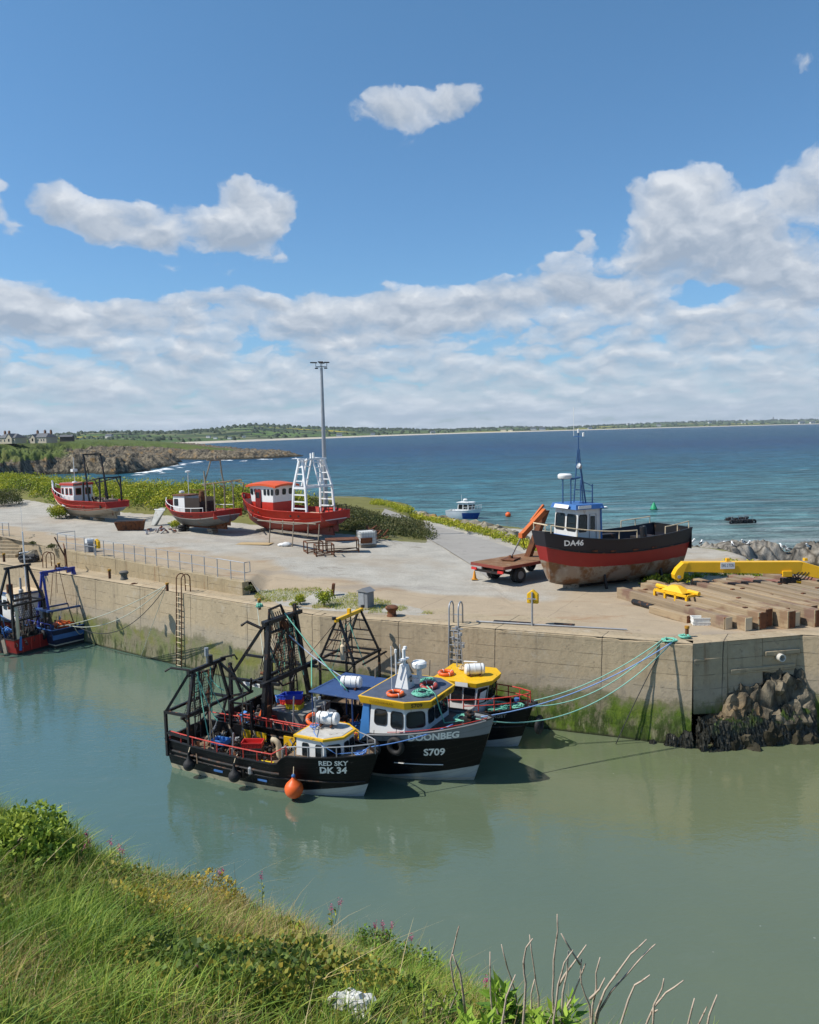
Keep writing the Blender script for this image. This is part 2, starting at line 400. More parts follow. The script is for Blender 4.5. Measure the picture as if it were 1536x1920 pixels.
# ============================================================= lines of the harbour
A0 = Vec((-36, 61.5, 0)); BEND = Vec((-4.45, 38.06, 0)); CC = Vec((11.33, 31.6, 0)); DD = Vec((16.27, 32.63, 0)); EE = Vec((30, 27.5, 0))
RW0 = Vec((-24.81, 55.45, 0)); RW1 = Vec((-9.27, 43.31, 0))
ZQ = 4.2
_EDGE = np.array([A0[:2], BEND[:2], CC[:2], DD[:2], EE[:2]])
def d_edge(x, y):
    d = np.full(np.shape(x), 1e9)
    for a, b in zip(_EDGE[:-1], _EDGE[1:]):
        e = b-a; t = np.clip(((x-a[0])*e[0]+(y-a[1])*e[1])/(e@e), 0, 1); d = np.minimum(d, np.hypot(x-a[0]-e[0]*t, y-a[1]-e[1]*t))
    return d
def sm(a, b, x): t = np.clip((x-a)/(b-a), 0, 1); return t*t*(3-2*t)
SHORE = [tuple(at(u, v, 2.6)[:2]) for u, v in ((705, 956), (790, 966), (870, 982), (1000, 1010), (1130, 1030), (1270, 1050), (1420, 1062), (1480, 1085))]+[(23, 46), (40, 40), (40, 20), (-140, 20), (-140, 150), (-95, 150), (-62, 128), (-40, 118), (-18, 104)]
def zg(x, y):
    """height of the made ground, the bank behind the yard and the fall to the shore"""
    x = np.asarray(x, float); y = np.asarray(y, float)
    ramp = np.interp(x, [-120, -50, -24, -9, 3], [3.0, 1.75, 1.1, .66, 0])
    w = np.where(x < -8.6, 1.0, sm(1.3, 6.5, d_edge(x, y)))
    z = ZQ+ramp*w
    cx = np.array([-60, -46, -38, -30, -20, -12, -7.0, -2, 1.5]); cy = np.array([112, 99, 92, 86, 80, 75, 71, 66, 62.0]); ch = np.array([1.2, 1.3, 1.5, 1.6, 1.9, 1.7, 1.35, .75, .1]); 
    yy = np.interp(x, cx, cy); hh = np.interp(x, cx, ch); s = y-yy
    z = z+hh*np.exp(-np.where(s < 0, s/5.5, s/9.0)**2)*(1-sm(-5, 1.5, x))
    sd = sdist_poly(x, y, SHORE)
    z = z-(1-sm(-1.0, 3.2, sd))*(z+1.2)
    z = z-sm(24, 60, np.where(x > 0, y-40, 0))*0.8
    return z
def Z(x, y): return float(zg(np.array([x]), np.array([y]))[0])
def atg(u, v):
    """where the ray through a pixel meets the made ground"""
    z = 5.0
    for _ in range(25):
        p = at(u, v, z); z = .5*z+.5*Z(p.x, p.y)
    return at(u, v, z)

# ============================================================= ground, water, coast
def make_ground():
    xs = np.concatenate([np.linspace(-140, -62, 40), np.linspace(-60, 40, 230)]); rows = []
    n2 = 200; V = []; T = []
    for x in xs:
        fx = [-140, -60, -36, -24.81, -9.27, -8.75, -6.6, -4.3, 1.7, 11.2, 16.6, 30, 40]; fy = [150, 90, 65.6, 55.45+.15, 43.31+.15, 44.15, 40.4, 39.1, 36.6, 32.8, 33.4, 28.3, 25]
        y0 = np.interp(x, fx, fy); y1 = max(y0+30, 152 if x < 5 else 112)
        ys = y0+(y1-y0)*np.linspace(0, 1, n2)**1.35
        z = zg(np.full(n2, x), ys); z[0] = max(z[0], ZQ) if x > -9 else z[0]
        z = z+(fbm(np.full(n2, x), ys, .6, 3)-.5)*.10*np.clip((ys-y0)/2, 0, 1)
        d = d_edge(np.full(n2, x), ys)
        t = sm(3.5, 9, d+(fbm(np.full(n2, x), ys, .25, 3, 2)-.5)*5)*.95                         # gravel away from the edge
        t = np.where((x > 6.0), t*np.clip((10.5-x)/4, 0, 1)+np.where(ys > 52, .6*np.clip((x-6)/3, 0, 1), 0), t)
        # grassed ground: bank, verge and the patch at the end of the raised wall
        gx = np.array([-60, -46, -38, -30, -20, -12, -7.0, -2, 1.5]); gy = np.array([104, 93, 85.5, 79, 73, 67.5, 64, 61.5, 62.0])
        g = sm(-1.2, .8, ys-np.interp(x, gx, gy))*(x < 1.5)
        px = np.interp(x, [-8.6, -7, -4, -1, 1.2], [43.6, 42.0, 40.9, 39.2, 37.8]); pw = np.interp(x, [-8.7, -7.5, -4, -1, .3, 1.2], [.6, 1.9, 2.2, 1.2, .9, 0])
        g = np.maximum(g, (1-sm(.6, 1.15, np.abs(ys-px)/max(pw, .05)))*(-8.7 < x < 1.2))
        sd = sdist_poly(np.full(n2, x), ys, SHORE); g = np.maximum(g, (1-sm(2.5, 6.5, sd))*(ys > 55))
        V.append(np.stack([np.full(n2, x), ys, z], 1)); T.append(t+g)
    V = np.concatenate(V); T = np.concatenate(T); nx = len(xs)
    i, j = np.meshgrid(np.arange(nx-1), np.arange(n2-1), indexing='ij'); a = (i*n2+j).ravel()
    tag(np_mesh('ground', V, np.stack([a, a+n2, a+n2+1, a+1], 1), M_YARD, smooth=True, col=T), kind='structure')
make_ground()
# concrete apron along the water's edge
def flat(name, pts, z, mat, skirt=0):
    m = MB(); m.add([(p[0], p[1], z) for p in pts], [tuple(range(len(pts)))]); return tag(m.build(name, mat), kind='structure')
ap = MB()
def strip(m, a, b, z):
    k = len(m.v); n = len(a); m.v += [(p[0], p[1], z) for p in a]+[(p[0], p[1], z) for p in b]
    for i in range(n-1): m.f.append((k+i, k+i+1, k+n+i+1, k+n+i)); m.mi.append(0)
strip(ap, [A0+Vec((-20, 15, 0)), A0, BEND, CC, DD, EE], [Vec((-50, 80, 0)), Vec((-33, 65.5, 0)), Vec((-3.3, 42.2, 0)), Vec((11.6, 33.6, 0)), Vec((16.6, 33.9, 0)), Vec((31, 28.6, 0))], ZQ-.004)
tag(ap.build('quay_apron', M_CONCD), kind='structure')

def wall_strip(m, a, b, z0, z1, batter=.0, n=30, nz=14, jit=.03, th=.5):
    """rough vertical face from a to b with a rounded top edge"""
    d = (b-a).normalized(); nrm = Vec((d.y, -d.x, 0)); pts = []
    for i in range(n+1):
        p = a.lerp(b, i/n)
        for j in range(nz+1):
            t = j/nz; z = z0+(z1-z0)*t; o = batter*(1-t)+(mnoise.noise(Vec((p.x*1.3, p.y*1.3, z*2.5)))*jit if 0 < j < nz else 0)
            if j == nz: o = -.06-max(0, mnoise.noise(Vec((p.x*2.1, p.y*2.1, 4)))-.15)*.35
            if j == nz-1: z = z1-.05-max(0, mnoise.noise(Vec((p.x*2.1, p.y*2.1, 4)))-.2)*.2
            q = p+nrm*o; pts.append((q.x, q.y, z))
        q = p-nrm*th; pts.append((q.x, q.y, z1))
    m.grid(pts, n+1, nz+2, flip=False)
w = MB(); wall_strip(w, A0+Vec((-20, 15, 0)), BEND, -2.5, ZQ, .30, 170, 18)
wall_strip(w, BEND, CC, -2.5, ZQ, .45, 90, 18)
qw = thing('quay_wall', 'long weathered concrete quay wall with green algae along its foot', 'quay wall', (BEND.x, BEND.y, 0))
o = w.build('wall_face', M_CONC, qw, smooth=40); o.matrix_parent_inverse = Matrix.Translation(-Vec(qw.location))
# seams and a few pale repair streaks are in the concrete; the broken pier end is its own thing
pe = thing('pier_end', 'shaded broken concrete end of the quay above dark seaweed', 'quay wall', (14, 31.8, 0))
w = MB(); ed = (DD-CC).normalized(); en = Vec((ed.y, -ed.x, 0))
def P_(s, z, o=0): q = CC+ed*s+en*o; return Vec((q.x, q.y, z))
L_ = (DD-CC).length
w.solid([P_(0, 1.3, .14), P_(1.55, 1.2, .14), P_(1.55, 1.2, -1.5), P_(-.02, 1.3, -1.0)], [P_(0, ZQ, 0), P_(1.55, ZQ, 0), P_(1.55, ZQ, -1.5), P_(-.02, ZQ, -1.0)])
w.solid([P_(1.6, 2.0, .06), P_(3.2, 2.25, .06), P_(3.2, 2.25, -1.5), P_(1.6, 2.0, -1.5)], [P_(1.56, ZQ-.02, -.05), P_(3.2, ZQ-.02, -.05), P_(3.2, ZQ-.02, -1.5), P_(1.56, ZQ-.02, -1.5)])
w.solid([P_(3.22, 2.75, -.02), P_(L_-.35, 2.5, -.02), P_(L_-.35, 2.5, -1.5), P_(3.22, 2.75, -1.5)], [P_(3.22, ZQ-.02, -.07), P_(L_, ZQ-.02, -.07), P_(L_, ZQ-.02, -1.5), P_(3.22, ZQ-.02, -1.5)])
for zz, s0, s1 in ((3.55, .05, 1.5), (3.0, 1.7, L_-.3), (2.45, .05, 1.5), (3.62, 3.3, L_-.1), (1.85, .0, 1.4)):
    w.solid([P_(s0, zz-.22, .03+.1*(ZQ-zz)*.3), P_(s1, zz-.22, .03), P_(s1, zz-.22, -.5), P_(s0, zz-.22, -.5)], [P_(s0, zz, .05+.1*(ZQ-zz)*.3), P_(s1, zz, .035), P_(s1, zz, -.5), P_(s0, zz, -.5)])
o = w.build('broken_concrete', M_CONC, pe, bevel=.03); o.matrix_parent_inverse = Matrix.Translation(-Vec(pe.location))
w = MB(); w.lathe([(.16, 0), (.16, .25), (.12, .25), (.11, .02)], 14, Matrix.Translation(P_(3.95, 3.35, .0)) @ Matrix.Rotation(math.atan2(en.y, en.x), 4, 'Z') @ Matrix.Rotation(math.pi/2, 4, 'Y'))
o = w.build('drain_pipe', paint('pale pipe', (.55, .52, .46)), pe); o.matrix_parent_inverse = Matrix.Translation(-Vec(pe.location))
# rock core under the pier end
def rock_lump(m, c, r, seed, sq=(1, 1, 1), rough=.45, sub=3):
    bm = bmesh.new(); bmesh.ops.create_icosphere(bm, subdivisions=sub, radius=1)
    for v in bm.verts:
        p = v.co.copy(); q = p*1.6+Vec((seed*3.1, seed*1.7, seed))
        k = 1+rough*mnoise.noise(q)+rough*.5*mnoise.noise(q*2.3)+rough*.25*mnoise.noise(q*5)
        p = p*k; p.x = p.x*sq[0]; p.y = p.y*sq[1]; p.z = p.z*sq[2]; v.co = Vec(c)+p*r
    o = len(m.v); bm.verts.ensure_lookup_table(); m.v += [tuple(v.co) for v in bm.verts]
    for f in bm.faces: m.f.append(tuple(v.index+o for v in f.verts)); m.mi.append(0)
    bm.free()
w = MB(); rr = random.Random(5)
for s, z, r, of in ((1.9, 1.3, .75, -.35), (2.5, 1.7, .6, -.4), (3.2, 1.75, .65, -.45), (3.9, 1.9, .75, -.4), (4.6, 1.7, .8, -.4), (2.2, .6, .9, -.15), (3.3, .7, .95, -.1), (4.3, .8, .95, -.1), (4.9, 1.0, .6, -.3), (1.2, .5, .7, -.05), (2.9, 2.3, .5, -.55), (3.7, 2.45, .45, -.5), (4.5, 2.4, .45, -.5), (3.0, -.1, .8, .25), (1.7, -.2, .9, .3), (4.4, -.2, .9, .3)):
    rock_lump(w, P_(s, z, of+.08), r*1.02, rr.random()*20, (1.0, .8, 1.25), .6, 4)
m_core = m_rock('pier core rock', (.22, .185, .13), (.035, .032, .026), .25, True, 1.2)
o = w.build('rock_core', m_core, pe, smooth=30); o.matrix_parent_inverse = Matrix.Translation(-Vec(pe.location))
# bladder wrack hanging over the lower courses
def weed_mat():
    m, g = newmat('dark bladder wrack'); P = g.coord('Position'); x, y, z = g.xyz(P)
    n = g.noise(P, 7, 5, .7); c = g.ramp(n, [(.3, (.012, .012, .009)), (.5, (.03, .028, .018)), (.7, (.085, .078, .06))])
    c = g.mix(g.noise(P, 1.1, 4).smooth(.52, .6)*z.smooth(.5, 1.4)*.9, c, (.07, .11, .012)); g.out(c, .45, 0, None, spec=.4); return m
V = []; F = []; rr = random.Random(9)
for k in range(11000):
    s = rr.uniform(-1.6, L_+.1); hmax = 1.25+.7*mnoise.noise(Vec((s*1.4, 0, 3))) if s > .1 else 1.15*max(0, 1+s/1.9)*(.6+.6*mnoise.noise(Vec((s*3, 1, 0))))
    z = rr.uniform(-.15, max(hmax, .05))
    if mnoise.noise(Vec((s*1.3, z*1.6, 8))) < -.30: continue
    of = .56-.24*max(z, 0)/1.3+rr.uniform(-.15, .28)+(.16 if s > .2 else .0)
    p = P_(s, z, of) if s > 0 else Vec((CC.x+s*.925, CC.y-s*.379, z))+Vec((-.38, -.925, 0))*(.36+rr.uniform(-.03, .12)-.08*z)
    w_ = rr.uniform(.02, .05); l = rr.uniform(.14, .42); sw = rr.uniform(-.08, .08); n0 = len(V)
    V += [(p.x-w_, p.y, p.z), (p.x+w_, p.y, p.z), (p.x+w_*.6+sw, p.y-.05-rr.random()*.08, p.z-l), (p.x-w_*.6+sw, p.y-.05-rr.random()*.08, p.z-l)]; F.append((n0, n0+1, n0+2, n0+3))
tag(np_mesh('seaweed', V, F, weed_mat()), 'black seaweed hanging on the foot of the broken pier end', 'seaweed', kind='stuff')
# the next length of quay, lit, beyond the pier end
w = MB(); wall_strip(w, DD+Vec((-.9, .35, 0)), EE, -2.5, ZQ, .2, 20, 14)
tag(w.build('quay_wall', M_CONC, smooth=40), 'sunlit length of quay wall right of the broken pier end', 'quay wall')
# raised wall behind the apron
d = (RW1-RW0).normalized(); nb = Vec((-d.y, d.x, 0)); m = MB(); bo = []; to = []
zt0, zt1 = Z(-24.8, 55.9)+.03, Z(-9.3, 43.6)+.06
N = 12
for i in range(N):
    a = RW0.lerp(RW1, i/N); b = RW0.lerp(RW1, (i+1)/N); za = lerp(zt0, zt1, i/N); zb = lerp(zt0, zt1, (i+1)/N)
    m.solid([Vec((*a[:2], ZQ-.1)), Vec((*b[:2], ZQ-.1)), Vec((*(b+nb*.45)[:2], ZQ-.1)), Vec((*(a+nb*.45)[:2], ZQ-.1))], [Vec((*a[:2], za)), Vec((*b[:2], zb)), Vec((*(b+nb*.45)[:2], zb)), Vec((*(a+nb*.45)[:2], za))])
RWTOP = lambda t: RW0.lerp(RW1, t)+nb*.2+Vec((0, 0, lerp(zt0, zt1, t)))
tag(m.build('retaining_wall', m_concrete('pale retaining wall concrete', (.36, .285, .175), False)), 'low concrete retaining wall carrying the long grey handrail', 'wall')
# kerb running on to the left of it
m = MB(); a, b = Vec((-37, 67.6, 0)), RW0; 
m.solid([a+Vec((0, 0, 4)), b+Vec((0, 0, 4)), b+nb*.5+Vec((0, 0, 4)), a+nb*.5+Vec((0, 0, 4))], [a+Vec((0, 0, Z(-37, 69)+.05)), b+Vec((0, 0, zt0-.01)), b+nb*.5+Vec((0, 0, zt0-.01)), a+nb*.5+Vec((0, 0, Z(-37, 69)+.05))])
tag(m.build('kerb', M_CONCD), kind='structure')
# water
BORD = [(-9000, 95), (-150, 95), (-60, 78), (-20, 54), (-4.4, 42), (12, 36), (30, 36), (9000, 36)]
m = MB(); m.add([(-9000, -400, 0)]+[(9000, -400, 0)]+[(p[0], p[1], 0) for p in BORD[::-1]], [tuple(range(len(BORD)+2))]); tag(m.build('harbour_water', m_harbour()), kind='structure')
m = MB(); m.add([(p[0], p[1], 0) for p in BORD]+[(9000, 9500, 0), (-9000, 9500, 0)], [tuple(range(len(BORD)+2))]); tag(m.build('sea', m_sea()), kind='structure')
# headland on the left
def px_poly(pts, z=0): return [tuple(at(u, v, z)[:2]) for u, v in pts]
FRONT = px_poly([(-160, 912), (-40, 905), (30, 895), (95, 890), (160, 888), (215, 890), (262, 886), (300, 878), (330, 871), (345, 866), (300, 862), (250, 860), (160, 862), (60, 868), (-160, 878)])
HEAD = px_poly([(-260, 885), (-60, 880), (60, 874), (170, 866), (250, 863), (330, 862), (400, 862.5), (470, 861), (530, 859), (580, 855.5), (560, 852), (480, 850), (420, 845), (360, 839.5), (300, 838.5), (180, 840), (-260, 845)])
us = np.linspace(-260, 620, 420); ds = np.concatenate([np.geomspace(170, 900, 260)])
U, D = np.meshgrid(us, ds, indexing='ij'); X = (U-768)/1500*D; Y = D
s1 = sdist_poly(X, Y, HEAD)+(fbm(X, Y, .045, 4, 3)-.5)*22; s2 = sdist_poly(X, Y, FRONT)+(fbm(X, Y, .07, 4, 5)-.5)*14
rough = 1-np.abs(fbm(X, Y*.6, .10, 5, 7)*2-1); rough2 = 1-np.abs(fbm(X, Y*.6, .28, 4, 9)*2-1)
top = np.interp(U, [-260, 0, 115, 260, 400, 480, 540, 600], [13, 11.8, 11.0, 8.5, 5.0, 3.0, 2.0, 1.2])
rough = np.clip(rough*1.25-.2, 0, 1.1); cl = np.clip(s1/11.0, 0, 1)**.7
Zh = -1.5+(cl*(.30+.75*rough)*(top*.62+1.7))
plateau = sm(np.interp(U, [100, 260], [5, 16]), np.interp(U, [100, 260], [22, 44]), s1); Zh = Zh*(1-plateau)+plateau*(top+(fbm(X, Y, .02, 4, 2)-.5)*3.6+(fbm(X, Y, .12, 3, 22)-.5)*1.6)+(rough2-.45)*cl*3.4*(1-plateau)
hf = np.interp(U, [-260, 0, 60, 120, 180, 260, 320], [6, 6.2, 5.4, 4.3, 3.6, 2.6, 1.6]); c2 = np.clip(s2/7, 0, 1)**.6
Zf = -1.5+c2*(.25+.85*rough**1.5)*(hf+2.4)+(rough2-.5)*c2*3.2
ZH = np.maximum(Zh, Zf); tint = plateau*1.0*np.clip((top-2.2)/3, 0, 1)+np.where(ZH == Zf, 0, sm(5.5, 9, ZH)*.3*sm(8, 18, s1))+np.clip((190-U)/90, 0, 1)*sm(3.6, 6.5, ZH)*.75
V = np.stack([X.ravel(), Y.ravel(), ZH.ravel()], 1); n2 = len(ds); i, j = np.meshgrid(np.arange(len(us)-1), np.arange(n2-1), indexing='ij'); a = (i*n2+j).ravel()
keep = (ZH.ravel()[a] > -1.4) | (ZH.ravel()[a+n2+1] > -1.4)
tag(np_mesh('headland', V, np.stack([a, a+n2, a+n2+1, a+1], 1)[keep], M_ROCK, col=np.clip(tint.ravel(), 0, 1)), kind='structure')
# surf along the headland
V = []; F = []; rr = random.Random(3)
for k in range(46):
    u = rr.choice((rr.uniform(255, 345), rr.uniform(255, 345), rr.uniform(330, 600))); v = interp(u, [170, 262, 300, 345, 400, 480, 540, 600], [889, 886.5, 881, 869, 863, 861.5, 859.5, 857])+rr.expovariate(1/1.1)
    p = at(u, v, .12); l = rr.uniform(.6, 3.0); n0 = len(V); w_ = rr.uniform(.2, .7)
    V += [(p.x-l, p.y, .1), (p.x, p.y-w_, .16), (p.x+l, p.y+.3, .1), (p.x, p.y+w_, .35)]; F.append((n0, n0+1, n0+2, n0+3))
tag(np_mesh('surf', V, F, paint('sea foam', (.78, .8, .8), .8, bump=0)), 'white surf breaking along the dark headland rocks', 'surf', kind='stuff')
# far coast: beach, fields and wooded hills round the bay
def far_d(u): return np.interp(u, [-400, 100, 300, 420, 610, 800, 1100, 1300, 1536, 2000], [900, 1050, 1150, 1350, 1800, 2500, 3400, 4200, 5200, 6500])
us = np.linspace(-350, 1950, 700); N2 = 70; V = []; T = []
sk_u = [-350, 60, 120, 180, 240, 330, 400, 440, 480, 520, 600, 700, 800, 850, 950, 1000, 1060, 1100, 1180, 1240, 1300, 1380, 1460, 1536, 1950]
sk_v = [826, 814, 810, 806, 805.5, 806, 801, 794, 791, 794, 797.5, 801, 803, 803, 799, 799, 799.5, 797.5, 794, 791, 789, 788, 786, 786, 780]
for u in us:
    H = 808+(768-u)*.0216; d0 = float(far_d(u)); v = float(np.interp(u, sk_u, sk_v)); L = d0*1.05+900; dtop = d0+L*.75
    htop = max(6, 13+(H-v)/1500*dtop-9)
    t = np.linspace(0, 1, N2); dd = d0-40+t*L
    z = np.interp(t, [0, .02, .045, .12, .4, .75, 1], [-1, .8, 3.2, 5, 5+(htop-5)*.42, htop, htop*.8])
    x = (u-768)/1500*dd
    z = z+(fbm(x, dd, .004, 4, 1)-.5)*htop*.28*sm(.05, .3, t)
    V.append(np.stack([x, dd, z], 1)); T.append(t)
V = np.concatenate(V); nx = len(us); i, j = np.meshgrid(np.arange(nx-1), np.arange(N2-1), indexing='ij'); a = (i*N2+j).ravel()
F = np.stack([a, a+N2, a+N2+1, a+1], 1); mi = (j.ravel() < 3).astype(np.int32)
M_SAND = paint('pale sand', (.48, .42, .33), .9, scale=.02, bump=0)
FAR = np_mesh('far_coast', V, F, [m_farland(), M_SAND], smooth=True, mi=mi); tag(FAR, kind='structure')
FV = V.reshape(nx, N2, 3); FUS = us
def far_pt(u, t):
    i = int(np.clip(np.searchsorted(FUS, u), 0, nx-1)); return Vec(FV[i, int(t*(N2-1))])
# hedges and woods on it, far-off masses nobody could count
tv = []; tf = []; tt = []; rr = np.random.default_rng(4)
for k in range(6500):
    u = rr.uniform(-320, 1900); t = rr.choice([rr.uniform(.05, .98), rr.uniform(.55, .8)]); i = int(np.searchsorted(FUS, u)); p = FV[min(i, nx-1), int(t*(N2-1))]
    c = fbm(np.array([p[0]]), np.array([p[1]*2.0]), .004, 4, 6)[0]
    if c < .54 and rr.random() < .86: continue
    r = rr.uniform(1.6, 4.2)*(1+p[1]/4500); n0 = len(tv); w_ = r*rr.uniform(.7, 1.8)
    for (a_, b_, c_) in ((-1, 0, 0), (1, 0, 0), (0, -1, .1), (0, 1, .1), (-.6, -.3, .8), (.6, -.3, .7), (0, .2, 1.15)): tv.append((p[0]+a_*w_, p[1]+b_*w_, p[2]-1+c_*r*1.3)); tt.append(rr.random())
    for q in ((0, 2, 4), (2, 1, 5), (2, 5, 4), (4, 5, 6), (1, 3, 5), (3, 0, 4), (3, 6, 5), (3, 4, 6)): tf.append(tuple(n0+z_ for z_ in q))
tag(np_mesh('far_woodland', tv, tf, m_leaf('far trees', (.018, .032, .016), (.03, .048, .02), (.045, .06, .028), .1, .01), col=tt), 'dark hedges and woods scattered over the far hills', 'woodland', kind='stuff')
# rocks off the right end of the quay
us = np.linspace(1180, 1720, 260); ds = np.linspace(44, 92, 240); U, D = np.meshgrid(us, ds, indexing='ij'); X = (U-768)/1500*D
RK = [tuple(at(u, v, 0)[:2]) for u, v in ((1200, 1038), (1300, 1046), (1380, 1050), (1460, 1052), (1536, 1052), (1700, 1056), (1760, 1075), (1500, 1072), (1440, 1090), (1475, 1108), (1536, 1128), (1640, 1150), (1700, 1200), (1420, 1190), (1300, 1120), (1200, 1080))]
s1 = sdist_poly(X, D, RK)+(fbm(X, D, .35, 4, 3)-.5)*5
rough = 1-np.abs(fbm(X, D, .3, 4, 13)*2-1); r2 = 1-np.abs(fbm(X+D*.4, D, .9, 4, 15)*2-1)
c1 = np.clip(s1/3.0, 0, 1)**.7; Zr = -.9+c1*(.25+.85*rough)*2.4+r2*c1*.7
V = np.stack([X.ravel(), D.ravel(), Zr.ravel()], 1); n2 = len(ds); i, j = np.meshgrid(np.arange(len(us)-1), np.arange(n2-1), indexing='ij'); a = (i*n2+j).ravel(); keep = Zr.ravel()[a] > -.85
RZ = (X, D, Zr)
tag(np_mesh('shore_rocks', V, np.stack([a, a+n2, a+n2+1, a+1], 1)[keep], M_ROCKN, col=np.zeros(len(V))), kind='structure')
def rock_z(x, y):
    k = np.argmin((X-x)**2+(D-y)**2); return float(Zr.ravel()[k])
# ============================================================= boat kit
BLACK = (.012, .012, .013); WHITE = (.74, .74, .72); RUST = (.16, .065, .025); YEL = (.72, .42, .012); 
M_BLK = paint('black steel', (.011, .011, .012), .5, 0, .3, 3, RUST, .60, .08, 4)
M_BLKR = paint('rusty black steel', (.015, .013, .012), .6, 0, .3, 3, (.11, .045, .02), .54, .12, 5)
M_WHT = paint('white boat paint', WHITE, .4, 0, .1, 2, (.36, .24, .12), .66, .1, 3, True)
M_YEL = paint('yellow boat paint', YEL, .4, 0, .15, 2, (.30, .15, .02), .60, .08, 4)
M_ORG = paint('orange plastic', (.75, .12, .02), .45, 0, .12, 2, bump=0)
M_RED = paint('red rail paint', (.50, .045, .03), .5, 0, .2, 3, (.45, .35, .3), .62, .05, 8)
M_BLUE = paint('blue boat paint', (.045, .14, .36), .5, 0, .2, 2, (.12, .08, .06), .68, .08, 3)
M_DBLUE = paint('dark blue roof paint', (.035, .075, .19), .55, 0, .25, 2, (.12, .12, .13), .64, .1, 3)
M_GREY = paint('grey deck paint', (.20, .205, .21), .65, 0, .25, 2, (.12, .07, .04), .62, .1, 4)
M_DECK = paint('worn rusty deck', (.17, .115, .07), .85, 0, .4, 2.2, (.05, .035, .025), .5, .15, 3)
M_GALV = paint('galvanised steel', (.36, .37, .38), .45, .4, .2, 4, (.16, .10, .06), .66, .1, 5)
M_RUST = paint('rusted steel', (.15, .055, .022), .85, 0, .5, 3, (.055, .025, .014), .5, .15, 4)
M_RUBB = paint('black rubber', (.018, .018, .019), .7, 0, .3, 4, (.06, .055, .05), .62, .15, 5)
M_GLASS = paint('dark window glass', (.012, .016, .019), .06, 0, .1, 1, bump=0, spec=.6)
M_WOOD = paint('weathered grey wood', (.27, .225, .165), .85, 0, .45, 3, (.12, .095, .07), .55, .15, 5)
M_LETW = paint('white lettering', (.85, .85, .82), .5, 0, .05, 6, (.5, .42, .28), .74, .05, 9, bump=0)
M_LETB = paint('dark lettering', (.03, .028, .025), .6, bump=0)
M_TEAL = paint('turquoise rope', (.16, .46, .34), .8, 0, .2, 6, bump=0)
M_CREAM = paint('cream paint', (.62, .50, .33), .6, 0, .2, 3, RUST, .6, .1, 4)

def hull_mat(name, base, bands, rough=.42, grime=(.10, .075, .05), gc=.62, streak=(.16, .075, .03), sc=.62):
    """topside colour with painted bands; each band is (mask function of x, z, t ; colour)"""
    m, g = newmat(name); O = g.coord('Object'); x, y, z = g.xyz(O); t = g.xyz(g.coord('UV'))[1]
    wob = (g.noise(O, 3, 4)-.5)*.03
    c = g.scalec(base, (g.noise(O, 1.2, 5)-.5)*.6+1.0)
    for fn, col in bands:
        cc = g.scalec(col, (g.noise(O, 2.0, 5)-.5)*.35+1.0); c = g.mix(fn(x, z+wob, t).clamp(), c, cc)
    c = g.mix(g.noise(O, 1.6, 7, .66).smooth(gc+.02, gc+.14)*.6, c, grime)
    st = g.noise(g.scale(O, 3.2, 3.2, .18), 1, 5, .62)
    c = g.mix(st.smooth(sc, sc+.13)*.75, c, streak)
    seam = ((t+(g.noise(O, .8, 3)-.5)*.02)*11.0)._m('FRACT').lt(.06); c = g.mix(seam*.35, c, (.03, .02, .016)); sc2 = g.noise(g.scale(O, 1, 1, 3), 5, 5, .7).smooth(.66, .72); c = g.mix(sc2*.5, c, (.30, .27, .23))
    g.out(c, rough, 0, g.bump(g.noise(O, 1.0, 4)*1.6+g.noise(O, 12, 3)*.15-seam*.25, .35, .06), spec=.22); return m

